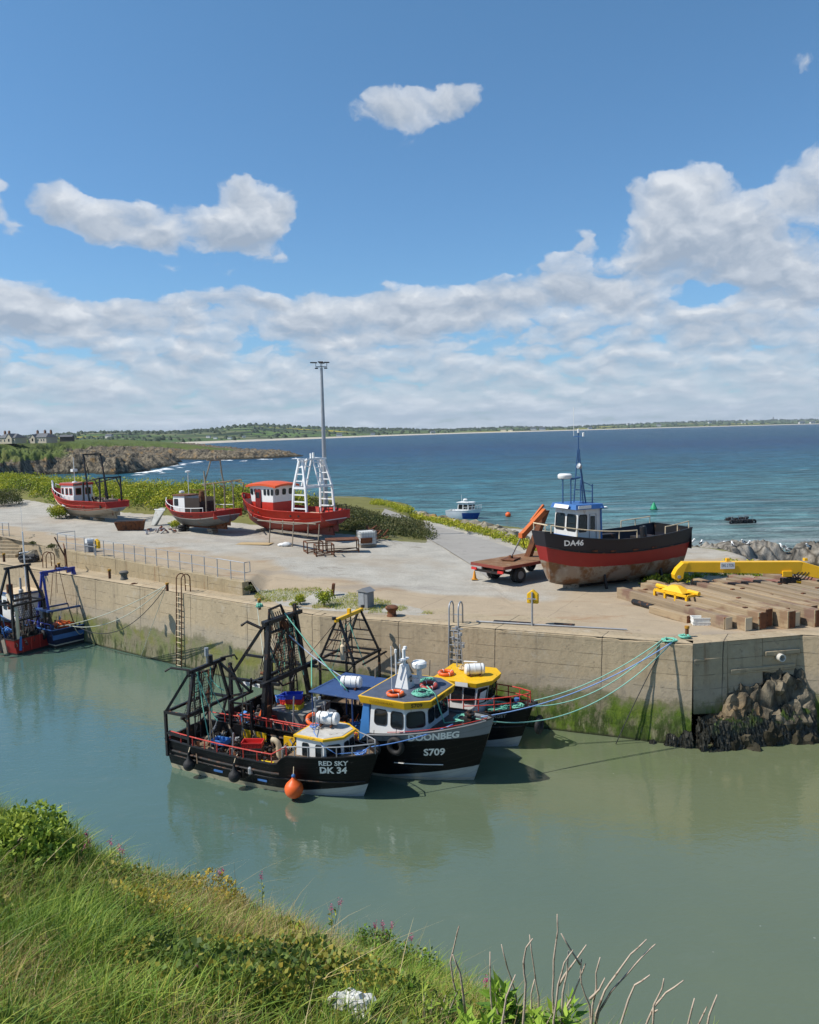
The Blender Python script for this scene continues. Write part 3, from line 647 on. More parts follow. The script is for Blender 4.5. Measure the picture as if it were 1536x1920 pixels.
class Boat:
    def __init__(s, name, label, loc, heading, L, B, sheer, keel, tf=.86, bw=.02, rake=.6, srake=.1, bpow=2.4, e=(.33, .9), foot=.5, group='fishing boats', rise=0, cat='fishing boat', sflat=0):
        s.L, s.B, s.sh, s.k, s.tf, s.bw, s.rake, s.sr, s.bp, s.e, s.foot, s.rise = L, B, sheer, keel, tf, bw, rake, srake, bpow, e, foot, rise
        s.root = thing(name, label, cat, loc, heading, group); s.M = Matrix.Translation(Vec(loc)) @ Matrix.Rotation(heading, 4, 'Z'); s.I = s.M.inverted()
    def zs(s, q):
        if callable(s.sh): return s.sh(q)
        a, m, b = s.sh; return m+(a-m)*((.45-q)/.45)**2 if q < .45 else m+(b-m)*((q-.45)/.55)**2
    def hb(s, q):
        if q < .45: return s.B/2*(1-(1-s.tf)*((.45-q)/.45)**2)
        r = (q-.45)/.55; return s.B/2*(s.bw+(1-s.bw)*(1-r**s.bp)**.85)
    def P(s, q, t, side=-1, off=0.0, z=None):
        zk = s.k+s.foot*max(0, (q-.72)/.28)**2+s.rise*max(0, (.35-q)/.35)**1.5; zz = s.zs(q)
        if z is not None: t = min(1, max(0, (z-zk)/(zz-zk)))
        e = lerp(s.e[0], s.e[1], max(0, (q-.3)/.7)**1.6)
        y = s.hb(q)*t**e
        x = -s.L/2+q*s.L-s.rake*(1-t)**1.1*q**4+s.sr*(1-t)*(1-q)**4
        return Vec((x, side*(y+off), zk+(zz-zk)*t))
    def qx(s, x): return (x+s.L/2)/s.L
    def loc(s, u, v, z): return s.I @ at(u, v, z)
    def W(s, x, y, z): return s.M @ Vec((x, y, z))
    def skin(s, mat, deckz, deckmat, capmat, fore=None, bulk=.05, cap=.09, ns=44, nt=16, forez=None, foremat=None):
        tt = [(i/nt)**1.0 for i in range(nt+1)]; qq = [i/ns for i in range(ns+1)]
        m = MB()
        for side in (-1, 1):
            pts = []; uv = []
            for q in qq:
                for t in tt: p = s.P(q, t, side); pts.append(p); uv.append((p.x, t))
            m.grid(pts, ns+1, nt+1, uv, flip=(side > 0))
        n1 = (ns+1)*(nt+1)
        for i0, fl in ((0, False), (ns*(nt+1), True)):
            for j in range(nt):
                f = (i0+j, i0+j+1, n1+i0+j+1, n1+i0+j); m.f.append(f[::-1] if fl else f); m.mi.append(0)
        # inside of the bulwarks
        for side in (-1, 1):
            pts = []; uv = []
            for q in qq:
                zf = deckz if not callable(deckz) else deckz(q)
                zf = min(zf, s.zs(q)-.02)
                for f_ in (0, .33, .67, 1): z = lerp(s.zs(q), zf, f_); p = s.P(q, 1, side, 0, z=z); hb = max(.003, abs(p.y)-bulk); pts.append((p.x-(.05 if q > .97 else 0)+(.05 if q < .03 else 0), side*hb, z)); uv.append((p.x, 1))
            m.grid(pts, ns+1, 4, uv, flip=(side < 0))
        o = m.build('hull', mat, s.root, smooth=35)
        d = MB(); pts = []
        for q in qq:
            zf = min(deckz if not callable(deckz) else deckz(q), s.zs(q)-.02); pz = s.P(q, 1, 1, 0, z=zf); h = max(.003, pz.y-bulk+.01); x = pz.x-(.03 if q > .97 else 0)
            pts += [(x, -h, zf), (x, -h*.4, zf+.02), (x, h*.4, zf+.02), (x, h, zf)]
        d.grid(pts, ns+1, 4, flip=False); d.build('deck', deckmat, s.root)
        # stern bulwark inside and rail cap
        c = MB()
        for side in (-1, 1):
            pts = []
            for q in qq: p = s.P(q, 1, side, .025); pts += [(p.x, p.y, p.z), (p.x, p.y, p.z+.035), (p.x, side*max(.0, abs(p.y)-cap), p.z+.035), (p.x, side*max(.0, abs(p.y)-cap), p.z)]
            c.grid(pts, ns+1, 4, flip=(side > 0))
        x0 = s.P(0, 1).x; h0 = s.hb(0); z0 = s.zs(0)
        c.box((x0+cap*.5-.02, 0, z0+.0175), (cap, h0*2, .033)); c.box((x0+.03, 0, (z0+(deckz if not callable(deckz) else deckz(0)))/2), (.03, h0*2-.06, z0-(deckz if not callable(deckz) else deckz(0))))
        if s.bw > .1: x1 = s.P(1, 1).x; c.box((x1-cap*.5+.02, 0, s.zs(1)+.0175), (cap, s.hb(1)*2, .033))
        c.build('rail_cap', capmat, s.root)
        return o
    def strake(s, t, q0, q1, r, mat, name='rubbing_strake', z=None, n=26):
        m = MB()
        for side in (-1, 1): m.tube([s.P(lerp(q0, q1, i/n), t, side, r*.3, z) for i in range(n+1)], r, 6)
        return m.build(name, mat, s.root, smooth=40)
    def lettering(s, body, q, t, size, mat=None, side=-1, name='lettering', bold=.025, dirx=1, z=None, slope=0):
        p0 = s.P(q, t, side, 0, z)
        def fn(a, b):
            qq = q+dirx*a/s.L; zz = p0.z+b+slope*a
            return s.P(qq, 0, side, .014, z=zz)
        return text_on(body, size, fn, mat or M_LETW, s.root, name, bold)
    def handrail(s, pts, h, r, mat, nr=1, every=1, name='handrail', top=None):
        m = MB(); P = [Vec(p) for p in pts]
        for k in range(nr): m.tube([p+Vec((0, 0, h*(k+1)/nr)) for p in P], r, 6)
        for p in P[::every]: m.tube([p-Vec((0, 0, .02)), p+Vec((0, 0, h))], r*.9, 6)
        return m.build(name, mat, s.root)
    def edge(s, q0, q1, n, side=-1, inset=.03):
        return [s.P(lerp(q0, q1, i/n), 1, side, -inset)+Vec((0, 0, .03)) for i in range(n+1)]
    def house(s, foot, z0, z1, mat, inset=0.0, name='wheelhouse', top=None, roofmat=None, parent=None):
        """deckhouse on a counter-clockwise footprint; returns the part and a wall function"""
        n = len(foot); c = sum((Vec((p[0], p[1], 0)) for p in foot), Vec())/n
        z0s = z0 if isinstance(z0, (list, tuple)) else [z0]*n
        bot = [Vec((p[0], p[1], z)) for p, z in zip(foot, z0s)]
        tp = [Vec((p[0], p[1], z1)) for p in (top or [(lerp(p[0], c.x, inset), lerp(p[1], c.y, inset)) for p in foot])]
        m = MB(); m.solid(bot, tp); o = m.build(name, mat, s.root if parent is None else parent, bevel=.015)
        def wall(i, u, v, off=0):
            a, b = bot[i], bot[(i+1) % n]; a1, b1 = tp[i], tp[(i+1) % n]
            p = a.lerp(b, u).lerp(a1.lerp(b1, u), v); nn = (b-a).cross(a1-a).normalized(); return p+nn*off
        return o, wall
    def roof(s, foot, z0, th, over, mat, flare=0, name='roof', topmat=None):
        n = len(foot); c = sum((Vec((p[0], p[1], 0)) for p in foot), Vec())/n
        def ex(p, d): v = Vec((p[0], p[1], 0))-c; return c+v*(1+d/v.length)
        m = MB(); m.solid([ex(p, over)+Vec((0, 0, z0)) for p in foot], [ex(p, over+flare)+Vec((0, 0, z0+th)) for p in foot]); o = m.build(name, mat, s.root, bevel=.012)
        if topmat:
            m = MB(); m.solid([ex(p, over+flare-.10)+Vec((0, 0, z0+th-.01)) for p in foot], [ex(p, over+flare-.13)+Vec((0, 0, z0+th+.018)) for p in foot]); m.build('roof_panel', topmat, o)
        return o
def rrect(r, n=4):
    pts = []
    for cx, cy, a0 in ((1-r, 1-r, 0), (r, 1-r, 90), (r, r, 180), (1-r, r, 270)):
        for i in range(n+1): a = R(a0+90*i/n); pts.append((cx+r*math.cos(a), cy+r*math.sin(a)))
    return pts
def window(parent, wall, i, u0, u1, v0, v1, frame=None, r=.18, fw=.10, proud=.022, name='window', glass=None):
    ring = rrect(r); m = MB(); n = len(ring); W_ = lambda a, b, off: wall(i, lerp(u0, u1, a), lerp(v0, v1, b), off)
    o = [W_(a, b, proud) for a, b in ring]; k = [W_(lerp(a, .5, fw*1.2), lerp(b, .5, fw*1.2), proud) for a, b in ring]; bk = [W_(a, b, -.005) for a, b in ring]; gl = [W_(lerp(a, .5, fw*1.2), lerp(b, .5, fw*1.2), .006) for a, b in ring]
    m.add(o+k+bk+gl, [(j, (j+1) % n, n+(j+1) % n, n+j) for j in range(n)]+[(2*n+j, 2*n+(j+1) % n, (j+1) % n, j) for j in range(n)]+[(n+j, n+(j+1) % n, 3*n+(j+1) % n, 3*n+j) for j in range(n)])
    m.cur = 1; m.add(gl, [tuple(range(n))])
    return m.build(name, [frame or M_RUBB, glass or M_GLASS], parent)
def frame_tower(bt, x0, x1, hw, z0, z1, xt, hwt, z2, mat, w=.09, beam=.5, topmat=None, rungs=4, base=True, split=.28, rungside=(-1, 1)):
    """stern gantry: four posts, a portal at z1 and an A-frame on each side up to a top beam at z2"""
    rt = bt.root
    for sx in (x0, x1):
        for sy in (-1, 1):
            zz = z0(sx) if callable(z0) else z0
            MB().bar((sx, sy*hw, zz), (sx, sy*hw, z1), w).build('gantry_leg', mat, rt)
    m = MB()
    for sy in (-1, 1): m.bar((x0-.1, sy*hw, z1), (x1+.1, sy*hw, z1), w)
    for sx in (x0, x1): m.bar((sx, -hw-.15, z1+.005), (sx, hw+.15, z1+.005), w*1.1)
    m.build('gantry_platform', mat, rt)
    for sy in (-1, 1):
        f = MB(); a0, a1 = Vec((x0, sy*hw, z1)), Vec((x1, sy*hw, z1)); tp = Vec((xt, sy*hwt, z2)); 
        b0 = tp+Vec((-split/2, 0, 0)); b1 = tp+Vec((split/2, 0, 0))
        f.bar(a0, b0, w); f.bar(a1, b1, w)
        for k in range(1, rungs+1): t = k/(rungs+1); f.bar(a0.lerp(b0, t), a1.lerp(b1, t), w*.6)
        f.build('gantry_frame', mat, rt)
    m = MB(); m.bar((xt, -hwt-.22, z2), (xt, hwt+.22, z2), w*1.7); m.box((xt, 0, z2+.16), (.14, .14, .26)); m.build('top_beam', topmat or mat, rt)
def ladder_part(bt, a0, a1, w, n, mat, r=.022, name='gantry_ladder', side=Vec((0, 1, 0))):
    m = MB(); a0, a1 = Vec(a0), Vec(a1); h = side*(w/2)
    m.bar(a0-h, a1-h, r*2); m.bar(a0+h, a1+h, r*2)
    for k in range(n): p = a0.lerp(a1, (k+.5)/n); m.bar(p-h, p+h, r*1.4)
    return m.build(name, mat, bt.root)
def net_mat():
    m, g = newmat('rusty ring mesh'); O = g.coord('Object'); c = g.mix(g.noise(O, 4, 5).smooth(.4, .6), (.028, .025, .022), (.085, .05, .03)); g.out(c, .7); return m
M_NET = net_mat()
def dredge(bt, o, ux, uy, w, h, nx, ny, r=.011, name='dredge'):
    """scallop dredge hung up to dry: toothed bar, frame and a belly of steel rings"""
    o, ux, uy = Vec(o), Vec(ux).normalized(), Vec(uy).normalized(); nn = ux.cross(uy); m = MB()
    bow = lambda t: nn*(.16*math.sin(math.pi*t))
    for i in range(nx+1): m.tube([o+ux*(w*(i/nx-.5)*(1-.15*t))+uy*(h*t)+bow(t) for t in [k/8 for k in range(9)]], r, 4)
    for j in range(ny+1): t = j/ny; m.tube([o+ux*(-w/2*(1-.15*t))+uy*(h*t)+bow(t), o+ux*(w/2*(1-.15*t))+uy*(h*t)+bow(t)], r, 4)
    e = m.build(name, M_NET, bt.root)
    f = MB(); f.bar(o-ux*w*.55, o+ux*w*.55, .1); f.bar(o-ux*w*.5, o-ux*w*.2+uy*-.45, .06); f.bar(o+ux*w*.5, o+ux*w*.2+uy*-.45, .06); f.bar(o-ux*w*.2+uy*-.45, o+ux*w*.2+uy*-.45, .06)
    f.bar(o-ux*w*.46+uy*h, o+ux*w*.46+uy*h, .07)
    for k in range(9): f.bar(o+ux*w*(k/8-.5), o+ux*w*(k/8-.5)+nn*.12+uy*.12, .03)
    f.build('dredge_frame', M_BLKR, e)
# --- loose things carried by boats (each its own thing)
def liferaft(p, rz, label, l=.82, r=.23):
    t = thing('liferaft_canister', label, 'life raft', p, rz, 'liferaft canisters on wheelhouse roofs'); m = MB()
    prof = [(.0, -l/2), (r*.8, -l/2), (r, -l/2+.05), (r, -.02), (r*1.05, -.015), (r*1.05, .015), (r, .02), (r, l/2-.05), (r*.8, l/2), (.0, l/2)]
    m.lathe(prof, 12, Matrix.Translation((0, 0, r+.03)) @ Matrix.Rotation(math.pi/2, 4, 'Y') @ Matrix.Rotation(math.pi/12, 4, 'Z')); m.build('canister', M_WHT, t, smooth=40)
    b = MB()
    for x in (-.24, .24): b.torus((x, 0, r+.03), r+.006, .009, Matrix.Rotation(math.pi/2, 4, 'Y'), 14, 4)
    b.build('strap', M_BLK, t); c = MB()
    for x in (-.2, .2): c.box((x, 0, .03), (.06, .5, .06))
    c.build('cradle', M_RUST, t); return t
def lifebuoy(p, label, tilt=(0, 0, 0), R1=.28, col=None):
    t = thing('lifebuoy', label, 'lifebuoy', p, 0, 'orange lifebuoys lying on roofs'); t.rotation_euler = tilt
    MB().torus((0, 0, .07), R1, .07, None, 26, 8).build('ring', col or M_ORG, t, smooth=True); m = MB()
    for k in range(4): a = k*math.pi/2+.4; m.torus((R1*math.cos(a), R1*math.sin(a), .07), .076, .012, Matrix.Rotation(a, 3, 'Z').to_4x4() @ Matrix.Rotation(math.pi/2, 4, 'X'), 12, 4)
    m.build('band', M_WHT, t); return t
def crate(p, rz, label, mat, group='plastic fish boxes', d=(.76, .46, .22), name='fish_box'):
    t = thing(name, label, 'fish box', p, rz, group); x, y, h = d; m = MB(); th = .02
    m.box((0, 0, .012), (x*.94, y*.92, .024))
    for sx in (-1, 1): m.box((sx*(x/2-th/2), 0, h/2), (th, y-.042, h-.02)); m.box((sx*(x/2-.05), 0, .006-.004), (.08, y*.8, .02))
    for sy in (-1, 1): m.box((0, sy*(y/2-th/2), h/2+.001), (x, th, h-.02))
    m.build('box', mat, t, bevel=.008); f = MB()
    f.box((0, -y/2-.006, h-.02), (x+.04, .03, .04)); f.box((0, y/2+.006, h-.02), (x+.04, .03, .04)); f.box((-x/2-.006, 0, h-.021), (.03, y+.01, .04)); f.box((x/2+.006, 0, h-.021), (.03, y+.01, .04))
    for k in range(-2, 3): f.box((k*x*.2, -y/2-.004, h*.42), (.025, .016, h*.6)); f.box((k*x*.2, y/2+.004, h*.42), (.025, .016, h*.6))
    f.build('rim', mat, t); return t
def tyre(p, rz, label, Ro=.33, r=.105, tilt=0, group='tyre fenders hung on the boats', lie=False):
    t = thing('tyre', label, 'tyre', p, rz, group); M = None if lie else Matrix.Rotation(math.pi/2+tilt, 4, 'X')
    MB().torus((0, 0, r if lie else 0), Ro-r, r, M, 24, 8).build('rubber', M_RUBB, t, smooth=True)
    if not lie: MB().tube([(0, .03, Ro-r), (0, .1, Ro+.3)], .012, 5).build('lanyard', M_BLK, t)
    return t
def fender(p, r, label, mat, up, group='round fenders hung over the side', neck=1.4, top=None):
    t = thing('fender', label, 'fender', p, 0, group); prof = [(r*math.sin(a)*(1 if a > 1.2 else 1), -r*math.cos(math.pi-a)*-1) for a in []]
    P = []
    for k in range(0, 15):
        a = math.pi*k/14; P.append((max(.002, r*math.sin(a)), -r*math.cos(a)))
    P = [(rr_, z if z < r*.55 else z) for rr_, z in P[:11]]; P += [(r*.42, r*.95), (r*.2, r*neck*.86), (r*.16, r*neck), (.003, r*neck)]
    MB().lathe(P, 18).build('buoy_body', mat, t, smooth=45)
    e = MB(); e.lathe([(.0, 0), (r*.2, 0), (r*.22, .05), (r*.13, .1), (0, .1)], 10, Matrix.Translation((0, 0, r*neck-.02))); e.build('eye', M_BLUE if mat is M_ORG else M_BLK, t)
    MB().tube([(0, 0, r*neck+.06), (up[0]*.4, up[1]*.4, (r*neck+up[2])*.55), up], .016, 5).build('lanyard', M_CREAM, t); return t
def rope(pts, r, label, mat, name='mooring_rope', group='mooring ropes', n=5):
    o = MB().tube(pts, r, n).build(name, mat, smooth=True); return tag(o, label, 'rope', group)
def coil(p, R1, turns, r, label, mat, seed=1, flat=.35, group='ropes coiled on deck', cat='rope coil', name='rope_coil', sx=1.0):
    rr = random.Random(seed); pts = []
    for i in range(turns*12):
        a = i*2*math.pi/12; q = R1*(.45+.55*rr.random()**.6); pts.append((q*math.cos(a)*sx+.05*math.sin(i*.7), q*math.sin(a)+.05*math.cos(i*.5), r+flat*R1*(i/(turns*12))*(1.25-q/R1)+rr.random()*.05))
    o = MB().tube(pts, r, 5).build(name, mat, loc=p, smooth=True); return tag(o, label, cat, group)
def clutter(bt, pts, mats, name='deck_gear', seed=1, n=30, sp=.35, hmax=.35):
    """gear heaped on deck: bars, chains, blocks and hoses, one part"""
    rr = random.Random(seed)
    for mi, mat in enumerate(mats):
        m = MB()
        for k in range(n):
            c = Vec(rr.choice(pts))+Vec((rr.gauss(0, sp), rr.gauss(0, sp), 0)); ty = rr.random()
            if ty < .35: d = Vec((rr.uniform(-.4, .4), rr.uniform(-.4, .4), rr.uniform(-.05, hmax))); m.tube([c+Vec((0, 0, .05)), c+d*.5+Vec((0, 0, .1)), c+d], rr.uniform(.015, .035), 5)
            elif ty < .6: m.box(c+Vec((0, 0, .08)), (rr.uniform(.08, .3), rr.uniform(.06, .2), rr.uniform(.08, hmax)), (rr.uniform(-.3, .3), rr.uniform(-.3, .3), rr.uniform(0, 3)))
            elif ty < .85: m.torus(c+Vec((0, 0, rr.uniform(.03, .2))), rr.uniform(.06, .16), rr.uniform(.015, .035), Euler((rr.uniform(0, 1.2), rr.uniform(0, 1.2), 0)).to_matrix().to_4x4(), 10, 5)
            else: m.lathe([(.0, 0), (.09, 0), (.09, .2), (.05, .26), (0, .26)], 8, Matrix.Translation(c))
        tag(m.build(name, mat, bt.root), kind='stuff')
# ============================================================= the three boats rafted at the quay
D_ = R
wedge = lambda x0, x1, z0, z1, lo=-.5: (lambda x, z, t: (z*-1.0+((x-x0)*((z1-z0)/(x1-x0))+z0)).smooth(-.012, .012)*x.smooth(x0-.3, x0+.05))
below = lambda h: (lambda x, z, t: z.smooth(h+.012, h-.012))
# ---- small black boat nearest the camera
rs = Boat('fishing_boat', 'small black trawler with orange ball fender, white wheelhouse and DK 34 on the bow', (-5.27, 29.27, 0), D_(-27), 8.9, 2.75, lambda q: 1.18+.05*((.45-q)/.45)**2*(q < .45)+float(sm(.605, .655, q))*.36+.16*max(0, (q-.62)/.38)**1.5, -.8, .84, .03, .75, .12, 2.6, (.25, .75), .5)
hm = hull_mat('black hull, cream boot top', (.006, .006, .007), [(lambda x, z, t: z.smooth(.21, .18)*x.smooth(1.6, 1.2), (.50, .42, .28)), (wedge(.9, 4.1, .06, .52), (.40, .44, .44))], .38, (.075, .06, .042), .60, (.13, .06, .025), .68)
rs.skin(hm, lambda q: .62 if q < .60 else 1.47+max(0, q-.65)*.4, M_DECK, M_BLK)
rs.strake(1, .0, .62, .045, M_BLKR, z=.82); rs.strake(1, .0, .985, .03, M_BLKR, z=.62)
for q in (.30, .53): MB().box(rs.P(q, 1, -1, .02, z=.42), (.42, .035, .07)).build('scupper', M_BLUE, rs.root)
rs.lettering('RED SKY', .85, 1, .26, z=1.40, bold=.03, slope=.02); rs.lettering('DK 34', .85, 1, .36, z=1.11, bold=.035, slope=.02)
rs.handrail(rs.edge(.03, .66, 9), .34, .024, M_RED); rs.handrail(rs.edge(.03, .62, 7, 1), .34, .024, M_RED)
rs.handrail([Vec((p.x, p.y, p.z)) for p in rs.edge(.64, .975, 6)]+[rs.P(.995, 1, -1)+Vec((0, 0, .03))]+[Vec((p.x, p.y, p.z)) for p in rs.edge(.64, .975, 6, 1)][::-1], .36, .022, M_GALV, name='bow_rail')
ft = [rs.loc(559, 1412, 1.42), rs.loc(638, 1413, 1.42), rs.loc(667, 1402, 1.42)]
ax, bx = 1.45, 3.0
FT = [(1.55, -.86), (2.75, -.86), (3.25, -.35), (3.25, .45), (2.75, .80), (1.55, .80)]
hs, wl = rs.house(FT, 1.0, 2.16, M_WHT, .03)
window(hs, wl, 0, .22, .46, .42, .86); window(hs, wl, 1, .12, .88, .40, .86); window(hs, wl, 2, .08, .48, .42, .86); window(hs, wl, 2, .54, .94, .42, .86); window(hs, wl, 0, .70, .93, .42, .86); window(hs, wl, 3, .15, .85, .4, .86)
rs.roof(FT, 2.16, .09, .07, M_YEL, 0, topmat=paint('pale worn roof', (.46, .44, .40), .7, 0, .3, 3, (.2, .16, .12), .55, .15, 4))
clutter(rs, [(-2.9, .5, .64), (-2.3, -.7, .64), (-1.4, .8, .64), (-.4, -.7, .64), (-3.7, .6, .64), (.2, .8, .64)], [M_RUBB, M_BLKR, M_WOOD, M_GALV], seed=103, n=26, sp=.25, hmax=.75)
# yellow inside of the waist and hatch
m = MB(); m.box((.55, 1.16, .92), (2.0, .05, .46)); m.box((1.28, .1, .98), (.06, 1.5, .56)); m.box((-1.9, 1.16, .9), (1.2, .05, .42)); m.box((.75, .55, .8), (.5, .4, .3)); m.build('bulwark_panel', M_YEL, rs.root, bevel=.01)
m = MB(); m.box((.45, -.35, .70), (1.0, .7, .16)); m.build('hatch', M_DECK, rs.root, bevel=.02)
m = MB(); m.tube([(.12, .05, .6), (.12, .05, 1.25), (.08, .03, 1.38), (-.02, .0, 1.46), (-.14, -.03, 1.46)], [.11, .11, .11, .11, .12], 12); m.build('vent_cowl', M_CREAM, rs.root, smooth=40)
m = MB(); m.lathe([(.16, 0), (.16, .03), (.08, .05), (.08, .35), (.22, .36), (.22, .40), (.08, .42), (0, .42)], 14, Matrix.Translation((-.95, .25, .6)) @ Matrix.Rotation(.2, 4, 'X')); m.box((-.95, .25, .75), (.5, .55, .3)); m.build('winch', M_BLKR, rs.root)
clutter(rs, [(-1.5, 0, .62), (-2.2, .3, .62), (-2.6, -.4, .62), (-.6, .4, .62), (-3.2, 0, .62), (-1.9, -.6, .62)], [M_BLKR, M_RUST, M_DECK], seed=3, n=34, sp=.32)
# stern gantry with the dredge hoisted on it
hw = 1.22
for (x, y) in ((-4.28, -hw), (-3.15, -hw), (-4.28, hw), (-3.15, hw), (-1.95, hw*.9)):
    MB().bar((x, y, .6), (x, y, 2.36), .10).build('gantry_leg', M_BLK, rs.root)
m = MB()
for y in (-hw, hw): m.bar((-4.33, y, 2.36), (-3.1, y, 2.36), .10)
m.bar((-3.15, -hw-.05, 2.37), (-3.15, hw+.1, 2.37), .11); m.bar((-4.28, -hw, 2.35), (-4.28, hw, 2.35), .10); m.bar((-4.28, -hw, 1.55), (-3.15, -hw, 1.45), .08); m.bar((-3.15, hw, 2.37), (-1.95, hw*.9, 2.75), .09); m.build('gantry_platform', M_BLK, rs.root)
m = MB()
for y in (-.75, .75): m.bar((-4.28, y*1.6, 2.36), (-3.35, y, 3.95), .10); m.bar((-3.15, y*1.6, 2.36), (-3.2, y, 3.95), .10)
m.bar((-3.25, -.95, 3.2), (-3.0, -.95, 3.15), .05); m.build('gantry_frame', M_BLK, rs.root)
m = MB(); m.bar((-3.25, -1.0, 3.97), (-3.25, 1.15, 3.97), .13); m.bar((-3.25, .75, 3.97), (-1.95, hw*.9, 2.75), .08); m.bar((-1.95, hw*.9, 2.75), (-1.7, hw*.7, 3.4), .08); m.bar((-1.95, -.2, 2.75), (-1.95, hw, 2.75), .09)
m.lathe([(0, 0), (.1, 0), (.1, .3), (0, .3)], 10, Matrix.Translation((-3.25, .3, 4.03))); m.build('top_beam', M_BLK, rs.root)
m = MB(); m.lathe([(0, 0), (.085, 0), (.085, .32), (0, .32)], 10, Matrix.Translation((-3.25, .1, 4.35))); m.tube([(-3.25, .1, 4.0), (-3.25, .1, 4.4)], .03); m.build('deck_lamp', M_GALV, rs.root)
MB().tube([(-3.25, -.9, 4.05), (-3.9, -1.2, 4.15), (-4.15, -1.25, 4.0)], .045).build('derrick_arm', M_BLKR, rs.root); m = MB(); m.tube([(-3.25, .9, 4.05), (-2.9, 1.35, 4.1), (-2.8, 1.4, 3.9)], .04); m.build('derrick_arm', M_BLKR, rs.root)
dredge(rs, (-3.75, -.1, 2.0), (.2, 1, 0), (.2, 0, 1.0), 1.3, 1.75, 13, 15, .010)
ladder_part(rs, (-3.3, -.55, 1.0), (-3.22, -.55, 3.9), .3, 9, M_BLK)
m = MB(); m.tube([(-2.2, -1.1, .6), (-2.2, -1.05, 2.9)], .022); m.tube([(-2.0, -.95, .6), (-2.25, -1.0, 2.5)], .018); m.build('spar', M_WOOD, rs.root)
m = MB(); m.tube([(2.0, -.2, 2.3), (2.0, -.2, 3.35)], .025); m.tube([(1.85, -.15, 2.3), (1.85, -.15, 2.85)], .02); m.box((2.0, -.2, 3.0), (.10, .10, .1)); m.tube([(2.0, -.2, 3.3), (2.0, .1, 3.3)], .015); m.lathe([(0, 0), (.06, 0), (.06, .12), (0, .14)], 8, Matrix.Translation((2.0, -.2, 3.35))); m.lathe([(0, 0), (.05, 0), (.05, .1), (0, .11)], 8, Matrix.Translation((2.0, .1, 3.3))); m.build('mast', M_GALV, rs.root)
m = MB(); m.box((2.35, .35, 2.75), (.26, .05, .26), (0, .4, .6)); m.tube([(2.35, .35, 2.3), (2.35, .35, 2.7)], .02); m.build('floodlight', M_GALV, rs.root)
liferaft(rs.W(2.25, .22, 2.33), D_(-17), 'white liferaft canister on the small wheelhouse of the nearest black boat')
lifebuoy(rs.W(1.55, .35, 2.34), 'orange lifebuoy leaning behind the liferaft on the nearest boat', (.5, .2, 0), .25)
coil(rs.W(1.9, -.15, 2.33), .16, 3, .014, 'blue rope end lying on the roof of the nearest boat', paint('blue rope', (.12, .26, .6), .8, bump=0), 4, .3)
rope([rs.W(2.0, -.2, 2.4), rs.W(2.3, -.78, 2.42), rs.W(2.72, -.85, 2.0), rs.W(3.2, -.75, 1.75), rs.W(3.9, -.2, 1.72), rs.W(4.2, -.1, 1.95)], .016, 'blue line trailing over the white wheelhouse of the nearest boat', paint('blue rope', (.12, .26, .6)), 'rope', 'ropes coiled on deck')
coil(rs.W(3.75, .0, 1.55), .22, 4, .018, 'blue rope coiled on the foredeck of the nearest boat', paint('blue rope', (.12, .26, .6)), 8, .3)
M_REDP = paint('red plastic', (.55, .03, .025), .5, 0, .15, 3, bump=0); M_BLUEP = paint('blue plastic', (.03, .07, .5), .5, 0, .15, 3, bump=0); M_BLKP = paint('black plastic', (.03, .03, .03), .55, bump=0); M_YELP = paint('yellow plastic', (.7, .5, .02), .5, bump=0); M_LBLU = paint('light blue plastic', (.08, .25, .6), .5, bump=0)
cb = rs.W(-.75, -.45, .62); ch = D_(-10)
for k, (mt, lb) in enumerate(((M_REDP, 'red fish box at the bottom of the stack amidships on the nearest boat'), (M_BLKP, 'black fish box second from the bottom of the amidships stack'), (M_BLKP, 'black fish box just under the red top box amidships'), (M_REDP, 'empty red fish box on top of the stack amidships on the nearest boat'))): crate(cb+Vec((.01*k, 0, .0+.215*k)), ch+.04*k, lb, mt)
crate(rs.W(-.1, -.75, .62), D_(-20), 'yellow fish box standing by the hatch of the nearest boat', M_YELP)
crate(rs.W(-2.55, -.1, .95), D_(-24), 'light blue fish box under the stern gantry of the nearest boat', M_LBLU, d=(.6, .42, .2))
fender(rs.P(.695, 1, -1, .33, z=.42).x and rs.M @ (rs.P(.70, 1, -1, .36, z=.40)), .335, 'big orange ball fender hanging on the black bow', M_ORG, (0, .35, .95))
for q, l in ((.155, 'black pear fender hanging near the stern of the nearest boat'), (.41, 'black pear fender hanging amidships on the nearest boat')): fender(rs.M @ rs.P(q, 1, -1, .24, z=.50), .225, l, M_RUBB, (.1, .2, .75), neck=1.9)

# ---- big black and grey boat in the middle
dn = Boat('fishing_boat', 'black and grey trawler with yellow visor and white mast, middle of three', (-2.35, 31.13, 0), D_(-28), 11.9, 3.75, lambda q: 1.25+.2*q+float(sm(.595, .64, q))*.42+.62*max(0, (q-.6)/.4)**1.6, -1.0, .86, .03, .95, .15, 2.9, (.22, .62), .6)
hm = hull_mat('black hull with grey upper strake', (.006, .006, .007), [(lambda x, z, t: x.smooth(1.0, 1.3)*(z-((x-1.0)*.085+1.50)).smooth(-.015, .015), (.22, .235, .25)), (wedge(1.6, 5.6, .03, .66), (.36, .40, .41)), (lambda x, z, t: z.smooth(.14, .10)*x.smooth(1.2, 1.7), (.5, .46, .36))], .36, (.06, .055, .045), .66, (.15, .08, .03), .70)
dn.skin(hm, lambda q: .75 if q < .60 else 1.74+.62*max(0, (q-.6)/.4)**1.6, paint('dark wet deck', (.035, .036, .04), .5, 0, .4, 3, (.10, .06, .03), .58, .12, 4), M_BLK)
dn.strake(1, .0, .60, .05, M_BLKR, z=1.02); dn.strake(1, .62, .985, .035, M_GREY)
